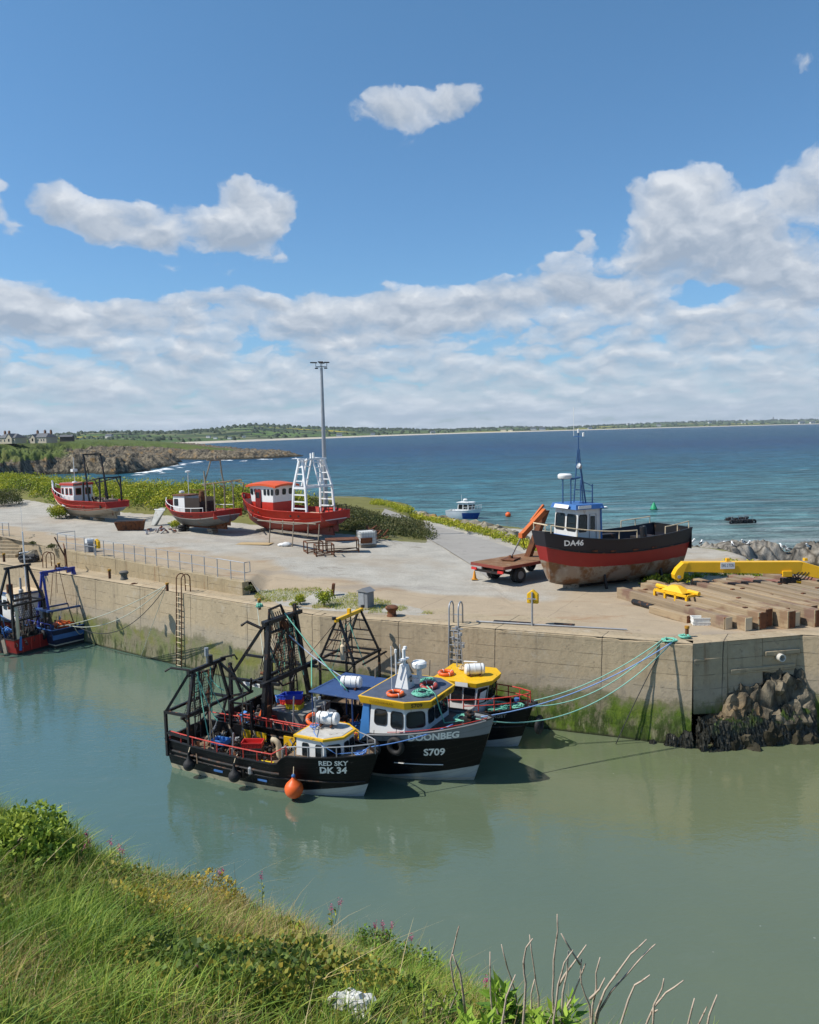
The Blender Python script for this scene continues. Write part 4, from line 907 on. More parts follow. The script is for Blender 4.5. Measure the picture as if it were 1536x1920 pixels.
m = MB(); p = [dn.P(q, 1, -1, .03, z=.72) for q in (.72, .76, .80, .84, .88)]; m.tube(p, .018, 5); m.build('sheathing_mark', M_LETW, dn.root)
dn.lettering('DOONBEG', .845, 1, .36, z=1.90, slope=.10, bold=.04); dn.lettering('S709', .85, 1, .40, z=1.25, slope=.06, bold=.03)
WF = [(1.55, -1.5), (3.05, -1.5), (3.72, -.95), (3.72, .95), (3.05, 1.5), (1.55, 1.5)]
hs, wl = dn.house(WF, 1.75, 2.88, M_WHT, .05)
window(hs, wl, 0, .12, .50, .33, .86, M_RUBB, .22); window(hs, wl, 0, .60, .97, .30, .86, M_RUBB, .22); window(hs, wl, 1, .07, .93, .33, .87, M_RUBB, .22)
for a, b in ((.05, .33), (.36, .64), (.67, .95)): window(hs, wl, 2, a, b, .38, .87, M_RUBB, .22)
window(hs, wl, 3, .07, .93, .35, .87, M_RUBB, .22)
# blue after part of the house with the side door
m = MB(); m.solid([Vec((.95, -1.5, .8)), Vec((1.54, -1.5, .8)), Vec((1.54, 1.5, .8)), Vec((.95, 1.5, .8))], [Vec((1.3, -1.48, 2.87)), Vec((1.56, -1.48, 2.87)), Vec((1.56, 1.48, 2.87)), Vec((1.3, 1.48, 2.87))]); m.build('side_door', paint('bright blue door', (.06, .22, .52), .45, 0, .2, 2), dn.root, bevel=.02)
m = MB(); VF = [(1.25, -1.52), (3.1, -1.52), (3.85, -.98), (3.85, .98), (3.1, 1.52), (1.25, 1.52)]
vz0, vz1 = 2.88, 3.17
vis = dn.roof(VF, vz0, vz1-vz0, .04, M_YEL, .10, 'visor', topmat=paint('slate blue roof', (.07, .085, .12), .6, 0, .35, 3, (.16, .15, .14), .58, .12, 4))
c_ = sum((Vec((p[0], p[1], 0)) for p in VF), Vec())/6
def vwall(i):
    def ex(p, d): v = Vec((p[0], p[1], 0))-c_; return c_+v*(1+d/v.length)
    a, b = ex(VF[i], .04)+Vec((0, 0, vz0)), ex(VF[(i+1) % 6], .04)+Vec((0, 0, vz0)); a1, b1 = ex(VF[i], .14)+Vec((0, 0, vz1)), ex(VF[(i+1) % 6], .14)+Vec((0, 0, vz1)); W_ = (b-a).length; H_ = vz1-vz0; nn = (b-a).cross(a1-a).normalized()
    return lambda u, v: a.lerp(b, u/W_).lerp(a1.lerp(b1, u/W_), v/H_)+nn*.012
v0, v1, v2 = vwall(0), vwall(1), vwall(2)
text_on('CLOGHERHEAD', .13, lambda a, b: v0(.95+a, .15+b), paint('brown lettering', (.22, .12, .02)), vis, bold=.0, spacing=1.1)
text_on('S709', .21, lambda a, b: v1(.45+a, .15+b), M_LETB, vis); text_on('DOONBEG', .20, lambda a, b: v2(.62+a, .15+b), M_LETB, vis); text_on('S709', .2, lambda a, b: v2(1.55+a, .15+b), M_LETB, vis, bold=0)
# blue shelter deck roof abaft the wheelhouse, on thin posts
m = MB(); m.box((-.05, .1, 2.86), (2.6, 2.7, .06)); m.build('shelter_roof', M_DBLUE, dn.root, bevel=.015)
for x, y in ((-1.25, -1.15), (.6, -1.15), (-1.25, 1.3), (.6, 1.3)): MB().tube([(x, y, .75), (x, y, 2.84)], .03).build('shelter_post', M_DBLUE, dn.root)
m = MB(); m.solid([Vec((2.0, -.28, vz1)), Vec((2.6, -.28, vz1)), Vec((2.6, .28, vz1)), Vec((2.0, .28, vz1))], [Vec((2.15, -.12, vz1+.9)), Vec((2.42, -.12, vz1+.9)), Vec((2.42, .12, vz1+.9)), Vec((2.15, .12, vz1+.9))])
m.tube([(2.28, 0, vz1+.85), (2.28, 0, vz1+1.5)], .07, 8); m.box((2.28, 0, vz1+1.1), (.22, .5, .06)); m.tube([(2.1, -.32, vz1+.55), (2.1, -.32, vz1+1.45)], .035); m.tube([(2.1, -.32, vz1+1.0), (2.28, 0, vz1+1.0)], .03); m.box((2.28, .1, vz1+1.52), (.12, .12, .12)); m.build('mast', M_WHT, dn.root, bevel=.02)
m = MB(); m.tube([(2.0, -.5, vz1), (2.0, -.5, vz1+1.7)], .014); m.tube([(2.28, -.3, vz1+1.1), (2.28, -.3, vz1+1.75)], .014); m.lathe([(0, 0), (.05, 0), (.05, .12), (0, .15)], 8, Matrix.Translation((2.1, -.32, vz1+1.42))); m.build('antenna', M_WHT, dn.root)
m = MB(); m.lathe([(0, 0), (.1, 0), (.1, .4), (0, .4)], 10, Matrix.Translation((2.75, .35, vz1+.3))); m.lathe([(0, 0), (.24, .0), (.30, .05), (.30, .2), (.24, .26), (0, .28)], 18, Matrix.Translation((2.75, .35, vz1+.72))); m.tube([(2.3, 0, vz1+.4), (2.75, .35, vz1+.35)], .06); m.build('radar', M_WHT, dn.root, smooth=40)
m = MB(); m.box((2.62, -.1, vz1+.42), (.08, .7, .07), (0, 0, .5)); m.build('radar_scanner', M_BLKP, dn.root)
liferaft(dn.W(.05, -.3, 2.91), D_(-12), 'white liferaft canister on the blue shelter roof of the middle boat')
lifebuoy(dn.W(2.45, -1.05, vz1+.02), 'orange lifebuoy lying left of the white mast on the yellow visor roof'); lifebuoy(dn.W(3.2, .25, vz1+.05), 'dark red lifebuoy lying right of the white mast on the middle boat', (.12, 0, 0), .28, paint('dark red plastic', (.35, .05, .035), .5, bump=0))
coil(dn.W(3.35, -.55, vz1+.02), .38, 6, .022, 'turquoise rope heaped at the front of the yellow visor roof', M_TEAL, 2, .45)
coil(dn.W(2.9, .75, vz1+.02), .32, 7, .022, 'turquoise and blue rope end lying behind the radar on the visor roof', M_TEAL, 72, .5)
coil(dn.W(1.25, .3, 2.92), .3, 6, .02, 'dark blue rope heaped on the blue shelter roof', paint('navy rope', (.03, .06, .22)), 5, .45)
rope([dn.W(3.5, -.5, vz1+.35), dn.W(3.9, -.62, 3.3), dn.W(4.05, -.55, 2.7), dn.W(4.2, -.5, 2.2), dn.W(4.6, -.3, 2.25), dn.W(5.1, .1, 2.38)], .024, 'turquoise rope hanging from the visor roof down to the grey foredeck', M_TEAL, 'rope', 'ropes coiled on deck')
coil(dn.W(4.7, .05, 2.24), .33, 5, .022, 'turquoise rope lying loose on the grey foredeck of the middle boat', M_TEAL, 6, .12)
m = MB(); m.lathe([(.16, 0), (.1, .05), (.09, .22), (.2, .24), (.2, .3), (.09, .32), (.09, .4), (0, .42)], 12, Matrix.Translation((5.0, 0, 2.24))); m.box((4.95, 0, 2.3), (.4, .5, .12)); m.build('anchor_winch', M_BLKR, dn.root)
m = MB(); m.tube([dn.P(.70+.285*i/12, 1, -1, -.12)+Vec((0, 0, .06)) for i in range(13)], .014, 5); m.build('foot_rail', M_RED, dn.root)
tyre(dn.M @ dn.P(.735, 1, -1, .14, z=1.50), D_(-28), 'big tyre fender on the black side under the lettering of the middle boat', .36, .10); tyre(dn.M @ dn.P(.66, 1, -1, .14, z=1.35), D_(-28), 'tyre fender squeezed beside the bow of the nearest boat', .33, .10)
for k, (q, l) in enumerate(((.40, 'left tyre of the pair on the middle boat behind the red rail'), (.47, 'right tyre of the pair on the middle boat behind the red rail'))): tyre(dn.M @ dn.P(q, 1, -1, .13, z=1.28), D_(-28), l, .36, .1)
dn.handrail([p+Vec((0, 0, 0)) for p in dn.edge(.10, .60, 7)], .36, .026, M_RED, top=1)
# deck gear: steel hopper, exhaust stack, yellow winches, blue tarpaulin
m = MB(); m.solid([Vec((-3.6, -.55, .75)), Vec((-2.0, -.75, .75)), Vec((-2.0, 1.0, .75)), Vec((-3.6, 1.0, .75))], [Vec((-3.75, -.75, 1.62)), Vec((-1.85, -.95, 1.72)), Vec((-1.85, 1.05, 1.72)), Vec((-3.75, 1.05, 1.62))]); m.build('catch_hopper', paint('bare grey steel', (.25, .245, .23), .5, .2, .25, 2, (.11, .08, .06), .6, .1, 3), dn.root, bevel=.02)
m = MB(); m.lathe([(.17, 0), (.17, 1.1), (.15, 1.15), (0, 1.15)], 12, Matrix.Translation((-3.55, -1.1, .8))); m.tube([(-3.55, -1.1, 1.9), (-3.55, -1.1, 3.15), (-3.62, -1.1, 3.27), (-3.8, -1.1, 3.27)], .065, 8); m.build('exhaust_stack', M_RUST, dn.root, smooth=40)
m = MB(); m.lathe([(0, 0), (.28, 0), (.28, .05), (.14, .06), (.14, .5), (.28, .51), (.28, .56), (0, .56)], 16, Matrix.Translation((.35, -.6, 1.15)) @ Matrix.Rotation(math.pi/2, 4, 'X')); m.box((.35, -.75, .95), (.6, .4, .35)); m.torus((.85, -.5, 1.25), .2, .07, Matrix.Rotation(1.3, 4, 'X'), 16, 7); m.build('winch', M_YEL, dn.root, bevel=.015)
coil(dn.W(.1, -.2, 1.2), .42, 6, .03, 'blue rope and sheeting heaped under the blue shelter roof', paint('blue sheeting', (.05, .2, .5)), 12, .5)
m = MB(); m.box((.9, -.95, 1.05), (.24, .24, .34)); m.lathe([(.05, 0), (.05, .06), (0, .06)], 8, Matrix.Translation((.9, -.95, 1.22))); m.build('fuel_can', M_CREAM, dn.root, bevel=.04)
clutter(dn, [(-.6, -.8, .8), (-1.2, -.4, .8), (-.8, .3, .8), (-4.8, 0, .8), (-4.4, -.8, .8), (-1.5, .8, .8)], [M_BLKR, M_RUST, M_GREY], seed=8, n=34, sp=.4, hmax=.6)
for k, (x, y, z, mt, lb) in enumerate(((-3.3, .05, 1.66, M_REDP, 'red fish box at the bottom left on the grey hopper'), (-3.3, .05, 1.875, M_BLUEP, 'blue fish box on top at the left end of the grey hopper'), (-2.75, -.3, 1.68, M_YELP, 'yellow fish box at the bottom right on the grey hopper'), (-2.75, -.3, 1.895, M_REDP, 'red fish box in the right hand stack on the grey hopper'), (-2.75, -.3, 2.11, M_BLUEP, 'blue fish box on top of the right hand stack on the hopper'), (-3.6, -.62, 1.2, M_REDP, 'red fish box wedged low against the grey hopper'), (-3.75, .3, 1.66, M_LBLU, 'pale blue fish box behind the stacks on the hopper'))): crate(dn.W(x, y, z), D_(-32+8*k), lb, mt, d=(.66, .42, .22))
clutter(dn, [(-3.0, .5, 1.7), (-2.5, .4, 1.7)], [M_RUBB], seed=18, n=10, sp=.25)
clutter(dn, [(-1.8, -1.2, .8), (-.4, .6, .8), (.2, -1.1, .8), (-2.2, .9, .8), (-4.9, .6, .8), (-5.2, -.7, .8)], [M_RUBB, M_WOOD, M_ORG, M_LBLU, M_BLKR], seed=108, n=24, sp=.3, hmax=.9)
# big stern gantry
tx, gz = -3.15, 5.35
for (x, y) in ((-5.2, -1.35), (-5.2, 1.35), (-2.6, -1.25), (-2.6, 1.25)):
    top = Vec((-3.55+(.1 if x > -4 else -.1), y*.72, gz)); b = Vec((-3.35 if x > -4 else -3.7, (1.75 if x > -4 else .8)*(1 if y > 0 else -1), .75)); top.y = top.y if x > -4 else b.y; MB().bar(b, top, .17).build('gantry_leg', M_BLK, dn.root)
m = MB(); m.bar((-3.5, -1.2, gz), (-3.5, 1.4, gz), .16); m.bar((-3.75, -.95, gz-.02), (-3.75, .95, gz-.02), .12); m.bar((-3.5, -.8, gz-.45), (-3.5, .8, gz-.45), .09); m.build('top_beam', M_BLK, dn.root)
m = MB(); m.bar((-3.2, -1.85, 3.02), (-3.2, 1.95, 3.02), .17); m.bar((-3.9, -1.6, 2.98), (-3.9, 1.6, 2.98), .12); m.bar((-5.2, -1.35, 2.95), (-2.7, -1.35, 3.0), .11); m.bar((-5.2, 1.35, 2.95), (-2.7, 1.35, 3.0), .11); m.build('cross_beam', M_BLK, dn.root)
m = MB()
for y in (-1, 1): m.bar((-5.25, y*1.35, 2.95), (-3.65, y*.95, gz-.1), .11); m.bar((-4.5, y*1.17, 3.98), (-3.6, y*1.2, 3.98), .09); m.bar((-5.25, y*1.35, 3.6), (-4.6, y*1.4, 2.4), .09)
m.build('gantry_stay', M_BLK, dn.root)
m = MB()
for y in (-1, 1): m.bar((-5.2, y*1.35, .9), (-5.2, y*1.35, 3.6 if y < 0 else 2.95), .12); m.bar((-5.75, y*1.35, 1.3), (-5.15, y*1.35, 2.95), .08)
m.bar((-5.2, -1.35, 1.9), (-4.2, -1.2, 1.9), .07); m.build('stern_frame', M_BLK, dn.root)
m = MB(); m.box((-3.95, -1.44, 2.85), (1.0, .03, .14)); m.build('name_board', M_LETW, dn.root); text_on('CLOGHERHEAD', .10, lambda a, b: Vec((-3.95+a, -1.458, 2.85+b)), M_LETB, dn.root, bold=0)
m = MB(); m.lathe([(0, -.08), (.2, -.08), (.2, -.05), (.1, -.04), (.1, .04), (.2, .05), (.2, .08), (0, .08)], 14, Matrix.Translation((-3.4, .05, gz-.28)) @ Matrix.Rotation(math.pi/2, 4, 'X')); m.bar((-3.4, .05, gz), (-3.4, .05, gz-.2), .06); m.lathe([(0, -.06), (.14, -.06), (.08, 0), (.14, .06), (0, .06)], 12, Matrix.Translation((-3.4, .25, gz-1.0)) @ Matrix.Rotation(math.pi/2, 4, 'X')); m.tube([(-3.4, .2, gz-.5), (-3.35, .3, gz-1.0), (-3.4, .4, gz-1.25)], .05); m.build('hoist_block', M_RUST, dn.root)
dredge(dn, (-3.35, .0, 3.0), (.1, 1, 0), (-.03, 0, 1.0), 1.35, 1.9, 13, 17, .012); 
f = MB(); f.bar((-3.6, -.75, gz+.05), (-3.6, .4, gz+.05), .08); f.tube([(-3.6, -.7, gz+.05), (-3.6, -.65, gz+.48), (-3.6, .1, gz+.52), (-3.6, .35, gz+.1)], .06)
for k in range(7): f.bar((-3.6, -.6+k*.14, gz+.1), (-3.68, -.6+k*.14, gz+.28), .03)
f.bar((-3.5, .95, gz), (-3.5, .95, gz+.42), .12); f.tube([(-3.5, .95, gz+.4), (-3.5, 1.3, gz+.05)], .02); f.tube([(-3.7, -1.0, gz-.25), (-4.3, -1.25, gz+.05), (-4.55, -1.3, gz-.12)], .06); f.build('lifting_head', M_BLKR, dn.root)
ladder_part(dn, (-3.15, .3, 1.7), (-3.3, .25, gz-.1), .42, 10, M_BLK)
m = MB()
for k in range(9): a = Vec((-3.5, random.uniform(-1, 1), gz-.1)); m.tube(catenary(a, a+Vec((random.uniform(-.3, .5), random.uniform(-.3, .3), -random.uniform(1.2, 3.2))), .1, 6), .014, 4)
tag(m.build('hanging_line', M_RUST, dn.root), kind='stuff')
m = MB()
for k in range(5): a = Vec((-3.55, .7+random.uniform(-.3, .3), gz)); m.tube(catenary(a, a+Vec((random.uniform(-.2, .3), random.uniform(-.1, .3), -random.uniform(.6, 1.6))), .1, 6), .016, 4)
tag(m.build('hanging_rope', M_TEAL, dn.root), kind='stuff')
for k, (a, b, sg, mt, lb) in enumerate((((-3.4, .1, gz+.2), (.15, -.75, 2.95), .05, M_TEAL, 'pale green stay rope from the black gantry head to the blue shelter roof'), ((-3.3, .2, gz-.75), (.4, -.2, 2.98), .18, paint('grey blue rope', (.42, .48, .58)), 'grey blue stay rope slung below the green one'), ((-1.3, -1.1, 3.0), (-1.9, -.2, 3.9), .0, M_TEAL, 'short slack line leaning on the shelter post'))): rope(catenary(dn.W(*a), dn.W(*b), sg), .024, lb, mt, 'stay_rope', 'stay ropes on the middle boat')
m = MB()
for x, y, h in ((-.75, -1.05, 1.55), (-.62, -1.0, 1.2), (-.95, -.9, 1.35)): m.tube([(x, y, .8), (x, y, .8+h)], .02); m.lathe([(0, 0), (.05, 0), (.05, .14), (0, .16)], 8, Matrix.Translation((x, y, .8+h)))
m.box((-.7, -1.02, 1.6), (.3, .05, .05)); m.build('dan_pole', M_GALV, dn.root)

# ---- black boat with the yellow roof against the quay
nf = Boat('fishing_boat', 'black boat with yellow wheelhouse roof and red bow rail lying against the quay wall', (.43, 33.66, 0), D_(-26), 9.8, 2.9, lambda q: 1.05+.1*q+float(sm(.515, .56, q))*.32+.32*max(0, (q-.52)/.48)**1.5, -.9, .86, .03, .8, .12, 2.9, (.25, .7), .5)
hm = hull_mat('black hull with pale forefoot', (.006, .006, .007), [(wedge(1.2, 4.7, .05, .5), (.42, .43, .42))], .4, (.06, .05, .04), .64, (.12, .06, .03), .7)
nf.skin(hm, lambda q: .6 if q < .52 else 1.34+.32*max(0, (q-.52)/.48)**1.5, M_DECK, M_BLK)
nf.strake(1, 0, .985, .035, M_BLKR, z=.95)
nf.lettering('OVER FORGET', .845, 1, .20, paint('worn lettering', (.30, .28, .24), .6, 0, .3, 8, (.02, .02, .02), .55, .1, 9, bump=0), z=1.42, slope=.05); nf.lettering('S 79', .86, 1, .19, paint('worn lettering', (.3, .28, .24)), z=1.12)
NFW = [(1.1, -1.02), (2.75, -1.02), (3.0, -.5), (3.0, .5), (2.75, 1.02), (1.1, 1.02)]
hs, wl = nf.house(NFW, 1.3, 2.62, [M_WHT][0], -.10, top=[(1.1, -1.0), (2.9, -1.0), (3.2, -.5), (3.2, .5), (2.9, 1.0), (1.1, 1.0)])
for a, b in ((.06, .32), (.36, .64), (.68, .96)): window(hs, wl, 0, a, b, .45, .94, M_RUBB, .1)
window(hs, wl, 1, .06, .94, .45, .94, M_RUBB, .1)
for a, b in ((.03, .49), (.52, .97)): window(hs, wl, 2, a, b, .45, .94, M_RUBB, .1)
window(hs, wl, 3, .06, .94, .45, .94, M_RUBB, .1)
rf = nf.roof([(1.0, -1.1), (2.9, -1.1), (3.3, -.5), (3.3, .5), (2.9, 1.1), (1.0, 1.1)], 2.62, .2, .03, M_YEL, .06)
m = MB()
for x0, x1 in ((2.0, 2.55), ): m.box(((x0+x1)/2, -1.19, 2.72), (x1-x0, .012, .17))
m.build('roof_patch', M_WHT, rf)
liferaft(nf.W(2.45, -.15, 2.83), D_(5), 'white liferaft canister on the yellow roof by the quay wall'); lifebuoy(nf.W(1.3, -.5, 2.83), 'bright orange lifebuoy on the left end of the yellow wheelhouse roof')
m = MB(); m.box((2.05, .45, 3.05), (.5, .06, .34), (.5, 0, .2)); m.tube([(2.05, .5, 2.82), (2.05, .5, 3.0)], .02); m.build('solar_panel', paint('solar panel', (.02, .025, .05), .2), nf.root); m = MB(); m.box((2.05, .44, 3.05), (.58, .05, .42), (.5, 0, .2)); m.build('panel_frame', M_WHT, nf.root)
coil(nf.W(1.75, .45, 2.83), .22, 5, .018, 'yellow line heaped behind the solar panel on the yellow roof', M_CREAM, 15, .6)
ladder_part(nf, (1.45, .7, 2.8), (1.3, .7, 4.4), .28, 7, M_GALV, .02, 'mast', Vec((1, 0, 0)))
m = MB()
for x, z in ((1.3, 4.45), (1.15, 4.0), (1.6, 3.7), (1.5, 4.2)): m.lathe([(0, 0), (.07, 0), (.07, .13), (0, .15)], 8, Matrix.Translation((x, .7, z)))
m.box((1.35, .7, 4.5), (.5, .05, .05)); m.box((1.4, .7, 3.9), (.6, .04, .04)); m.build('mast_lamp', M_GALV, nf.root)
m = MB(); P0 = nf.edge(.56, .985, 7); P1 = nf.edge(.56, .985, 7, 1); 
for side, P_s in ((0, P0), (1, P1)): m.tube([p+Vec((0, 0, .52)) for p in P_s]+([P0[-1]+Vec((.05, P0[-1].y*-1, .52))] if side == 0 else []), .026); m.tube([p+Vec((0, 0, .26)) for p in P_s[3:]], .02); [m.tube([p, p+Vec((0, 0, .52))], .024) for p in P_s]
m.build('bow_rail', M_RED, nf.root)
coil(nf.W(3.55, -.3, 1.55), .42, 11, .024, 'turquoise rope heaped on the foredeck inside the red rail', M_TEAL, 21, .9, sx=1.2); coil(nf.W(4.2, .1, 1.58), .28, 8, .024, 'smaller turquoise rope heap in the bow beside the red rail', M_TEAL, 22, .9)
tyre(nf.W(4.75, .35, 1.7), 0, 'tyre lying at the stem inside the red bow rail', .26, .08, lie=True)
m = MB(); m.lathe([(.12, 0), (.12, .3), (0, .3)], 10, Matrix.Translation((4.1, .35, 1.6))); m.build('bitt', M_BLUE, nf.root)
tyre(nf.W(5.05, .05, .95)+Vec((.12, .15, 0)), D_(64), 'big tyre hung over the stem by the quay wall', .40, .12)
frame_tower(nf, -4.5, -2.75, 1.15, .6, 3.02, -3.6, .95, 4.85, M_BLK, .09, topmat=M_YEL, rungs=3, split=.12)
ladder_part(nf, (-3.55, -.1, 3.05), (-3.6, -.1, 4.8), .42, 4, M_BLK)
m = MB(); m.bar((-2.75, -1.2, 2.6), (-4.6, -1.2, 2.6), .06); m.bar((-2.4, -1.0, 2.98), (-2.4, 1.2, 2.98), .07); m.bar((-2.75, -.4, 3.02), (-4.5, -.4, 3.02), .07); m.bar((-2.75, .5, 3.02), (-4.5, .5, 3.02), .07); m.bar((-4.5, -1.15, 1.0), (-2.75, -1.15, 3.0), .04); m.tube([(-3.6, -1.1, 4.8), (-5.2, -1.2, 3.0)], .016); m.tube([(-3.6, 1.0, 4.8), (-4.6, -1.2, 3.1)], .016); m.build('gantry_brace', M_BLKR, nf.root)
m = MB(); m.lathe([(0, 0), (.12, 0), (.12, .62), (.05, .7), (.05, .95), (0, .95)], 12, Matrix.Translation((-3.35, -1.05, 3.1))); m.build('exhaust_stack', M_CREAM, nf.root)
for y in (-1.3, 1.25): MB().lathe([(0, 0), (.09, 0), (.1, .12), (0, .14)], 8, Matrix.Translation((-3.6, y, 4.92))).build('deck_lamp', M_BLKP, nf.root)
clutter(nf, [(-1.0, 0, .65), (-2, .3, .65), (-2.5, -.5, .65), (.3, .4, .65), (-.2, -.5, .65)], [M_BLKR, M_RUST, M_GALV], seed=28, n=26, sp=.4, hmax=.9)
m = MB(); m.tube([(-1.8, -.9, 1.9), (1.0, -.9, 2.0)], .06); m.tube([(-1.8, .9, 1.9), (1.0, .9, 2.0)], .05); m.build('boom', M_CREAM, nf.root)
m = MB(); m.box((-1.55, -.4, 1.0), (.7, .7, .8)); m.build('engine_casing', M_RED, nf.root, bevel=.03)

# slack lines and chains hung about the gantries
for b_, x_, z_, hw__, n_ in ((rs, -3.3, 3.95, .8, 12), (dn, -3.5, 5.3, 1.0, 16), (nf, -3.6, 4.8, .9, 7)):
    rr = random.Random(n_)
    for mt in (M_RUST, M_BLKR, M_TEAL):
        m = MB()
        for k in range(n_//2): a = Vec((x_+rr.uniform(-.15, .15), rr.uniform(-hw__, hw__), z_-rr.uniform(0, .3))); e = a+Vec((rr.uniform(-1.0, .9), rr.uniform(-.6, .6), -rr.uniform(.6, 2.6))); m.tube(catenary(a, e, rr.uniform(.0, .3), 7), rr.uniform(.011, .022), 4)
        tag(m.build('hanging_line', mt, b_.root), kind='stuff')
for b_, x_, y_, z0_, z1_ in ((rs, -2.4, 1.0, .6, 2.9), (rs, -1.3, -1.0, .6, 1.9), (dn, -4.6, 1.2, .8, 3.4), (dn, -2.1, -1.4, .8, 2.6), (dn, .1, 1.3, .8, 3.3), (nf, -1.2, -.9, .7, 2.6), (nf, -.2, .9, .7, 2.9)):
    MB().tube([(x_, y_, z0_), (x_+.1, y_+.05, z1_)], .03, 6).build('spar', M_WOOD if z1_ > 2.8 else M_GALV, b_.root)
# ============================================================= moored boats at the left edge
bl = Boat('fishing_boat', 'dark blue trawler with a bright blue stern gantry moored stern on at the left', (-25.15, 52.6, 0), R(142), 9.6, 3.1, (1.15, 1.15, 1.7), -.9, .92, .03, .8, .1, 2.8, (.2, .7), .5)
hm = hull_mat('navy hull', (.012, .022, .055), [(below(.16), (.02, .02, .022)), (lambda x, z, t: (z-.16).smooth(-.01, .01)*z.smooth(.25, .22), (.5, .48, .4))], .45, (.05, .04, .03), .66, (.1, .05, .03), .7)
bl.skin(hm, .55, M_DECK, M_BLUE)
BW = [(.2, -1.15), (2.2, -1.15), (2.6, 0), (2.2, 1.15), (.2, 1.15)]
hs, wl = bl.house(BW, .6, 2.75, M_WHT, .02)
window(hs, wl, 3, .1, .34, .5, .8, M_RUBB); window(hs, wl, 3, .66, .9, .5, .8, M_RUBB); window(hs, wl, 4, .15, .35, .5, .8, M_RUBB); window(hs, wl, 4, .7, .85, .45, .75, M_RUBB); window(hs, wl, 0, .15, .4, .5, .8, M_RUBB); window(hs, wl, 0, .6, .85, .5, .8, M_RUBB)
m = MB(); m.box((.185, 0, 1.55), (.03, .8, 1.7)); m.build('door', M_WHT, hs, bevel=.01)
bl.roof(BW, 2.75, .12, .12, M_DBLUE, 0, topmat=paint('sandy roof', (.55, .43, .28), .8))
M_BB = paint('bright blue gantry', (.028, .042, .26), .45, 0, .15, 3, (.1, .05, .04), .68, .08, 4)
for (x, y) in ((-4.3, -1.3), (-4.3, 1.3), (-2.9, -1.3), (-2.9, 1.3)): MB().bar((x, y, .55), (x, y, 2.3), .12).build('gantry_leg', M_BB if x > -3 else M_BLK, bl.root)
m = MB(); m.box((-3.6, -1.3, 2.33), (1.7, .3, .1)); m.box((-3.6, 1.3, 2.33), (1.7, .3, .1)); m.bar((-4.35, -1.4, 2.3), (-4.35, 1.4, 2.3), .12); m.bar((-2.9, -1.3, 2.29), (-2.9, 1.3, 2.29), .1); m.build('gantry_platform', M_DBLUE, bl.root)
m = MB()
for y in (-1.2, 1.2): m.bar((-4.1, y, 2.35), (-3.3, y*.85, 4.6), .12); m.bar((-2.9, y, 2.35), (-3.2, y*.85, 4.6), .12)
m.bar((-3.25, -1.15, 4.62), (-3.25, 1.15, 4.62), .14); m.box((-3.25, .85, 4.5), (.1, .4, .25)); m.box((-3.25, -.85, 4.5), (.1, .4, .25)); m.build('gantry_frame', M_BB, bl.root)
m = MB(); m.lathe([(0, 0), (.12, 0), (.06, .3), (0, .3)], 8, Matrix.Translation((-3.25, .1, 4.68))); m.tube([(-3.25, -.1, 4.6), (-3.6, -.3, 2.4)], .02); m.tube([(-3.25, .3, 4.6), (-2.8, .4, 2.4)], .02); m.tube([(-3.25, .1, 4.6), (-3.2, .1, 3.2)], .02); m.build('rigging', M_RUST, bl.root)
m = MB(); m.lathe([(0, 0), (.15, 0), (.15, 1.8), (.07, 1.85), (.07, 2.6), (0, 2.6)], 10, Matrix.Translation((-.3, 1.0, 1.4))); m.build('exhaust_stack', M_GALV, bl.root)
m = MB(); m.tube([(.6, .2, 2.8), (.6, .2, 6.9)], .05); m.box((.6, .2, 5.5), (.1, .6, .06)); m.tube([(.6, .2, 6.8), (.6, .2, 8.6)], .012); m.build('mast', M_WHT, bl.root)
m = MB(); m.tube([(-2.6, -1.1, .6), (-2.3, -1.1, 5.8)], .07); m.tube([(-2.3, -1.1, 5.2), (-2.0, -.6, 6.6)], .05); m.tube([(-2.3, -1.1, 5.7), (-1.4, -1.5, 6.0)], .04); m.tube([(-1.6, -1.4, 5.9), (-1.6, -1.4, 3)], .015); m.build('derrick', M_RUST, bl.root)
o = thing('buoy', 'orange net buoy lying on the stern deck of the blue boat', 'buoy', bl.W(-3.7, .25, 1.15), 0); mb = MB(); rock_lump(mb, (0, 0, 0), .42, 2, (1.2, 1, .75), .12); mb.build('float', M_ORG, o, smooth=True); MB().torus((.42, 0, .05), .07, .02, None, 10, 5).build('eye', M_BLK, o)
coil(bl.W(-3.4, -.5, 1.0), .35, 6, .04, 'orange net rope heaped on the stern deck of the blue boat', M_ORG, 3, .7)
clutter(bl, [(-2, 0, .6), (-3.3, .6, .6), (-3.8, -.5, .6), (-1, .5, .6), (-1, -.6, .6)], [M_BLKR, M_DBLUE, M_RUST, M_BLUE], seed=31, n=30, sp=.4, hmax=.8)
for k, q in enumerate((.1, .3)): tyre(bl.M @ bl.P(q, 1, 1, .12, z=.8), R(142), 'dark tyre on the side of the blue boat, %s the stern' % ('close to' if k == 0 else 'further from'), .33, .1)
clutter(bl, [(-3.9, .9, .7), (-2.6, -.9, .7), (-2.2, .8, .7), (-1.6, 0, .7)], [M_BLKR, M_RUBB, M_DBLUE, M_GALV], seed=131, n=28, sp=.35, hmax=1.3)
bl.handrail(bl.edge(.02, .5, 7, 1), .35, .025, M_BB); bl.handrail(bl.edge(.02, .5, 7, -1), .35, .025, M_BB)
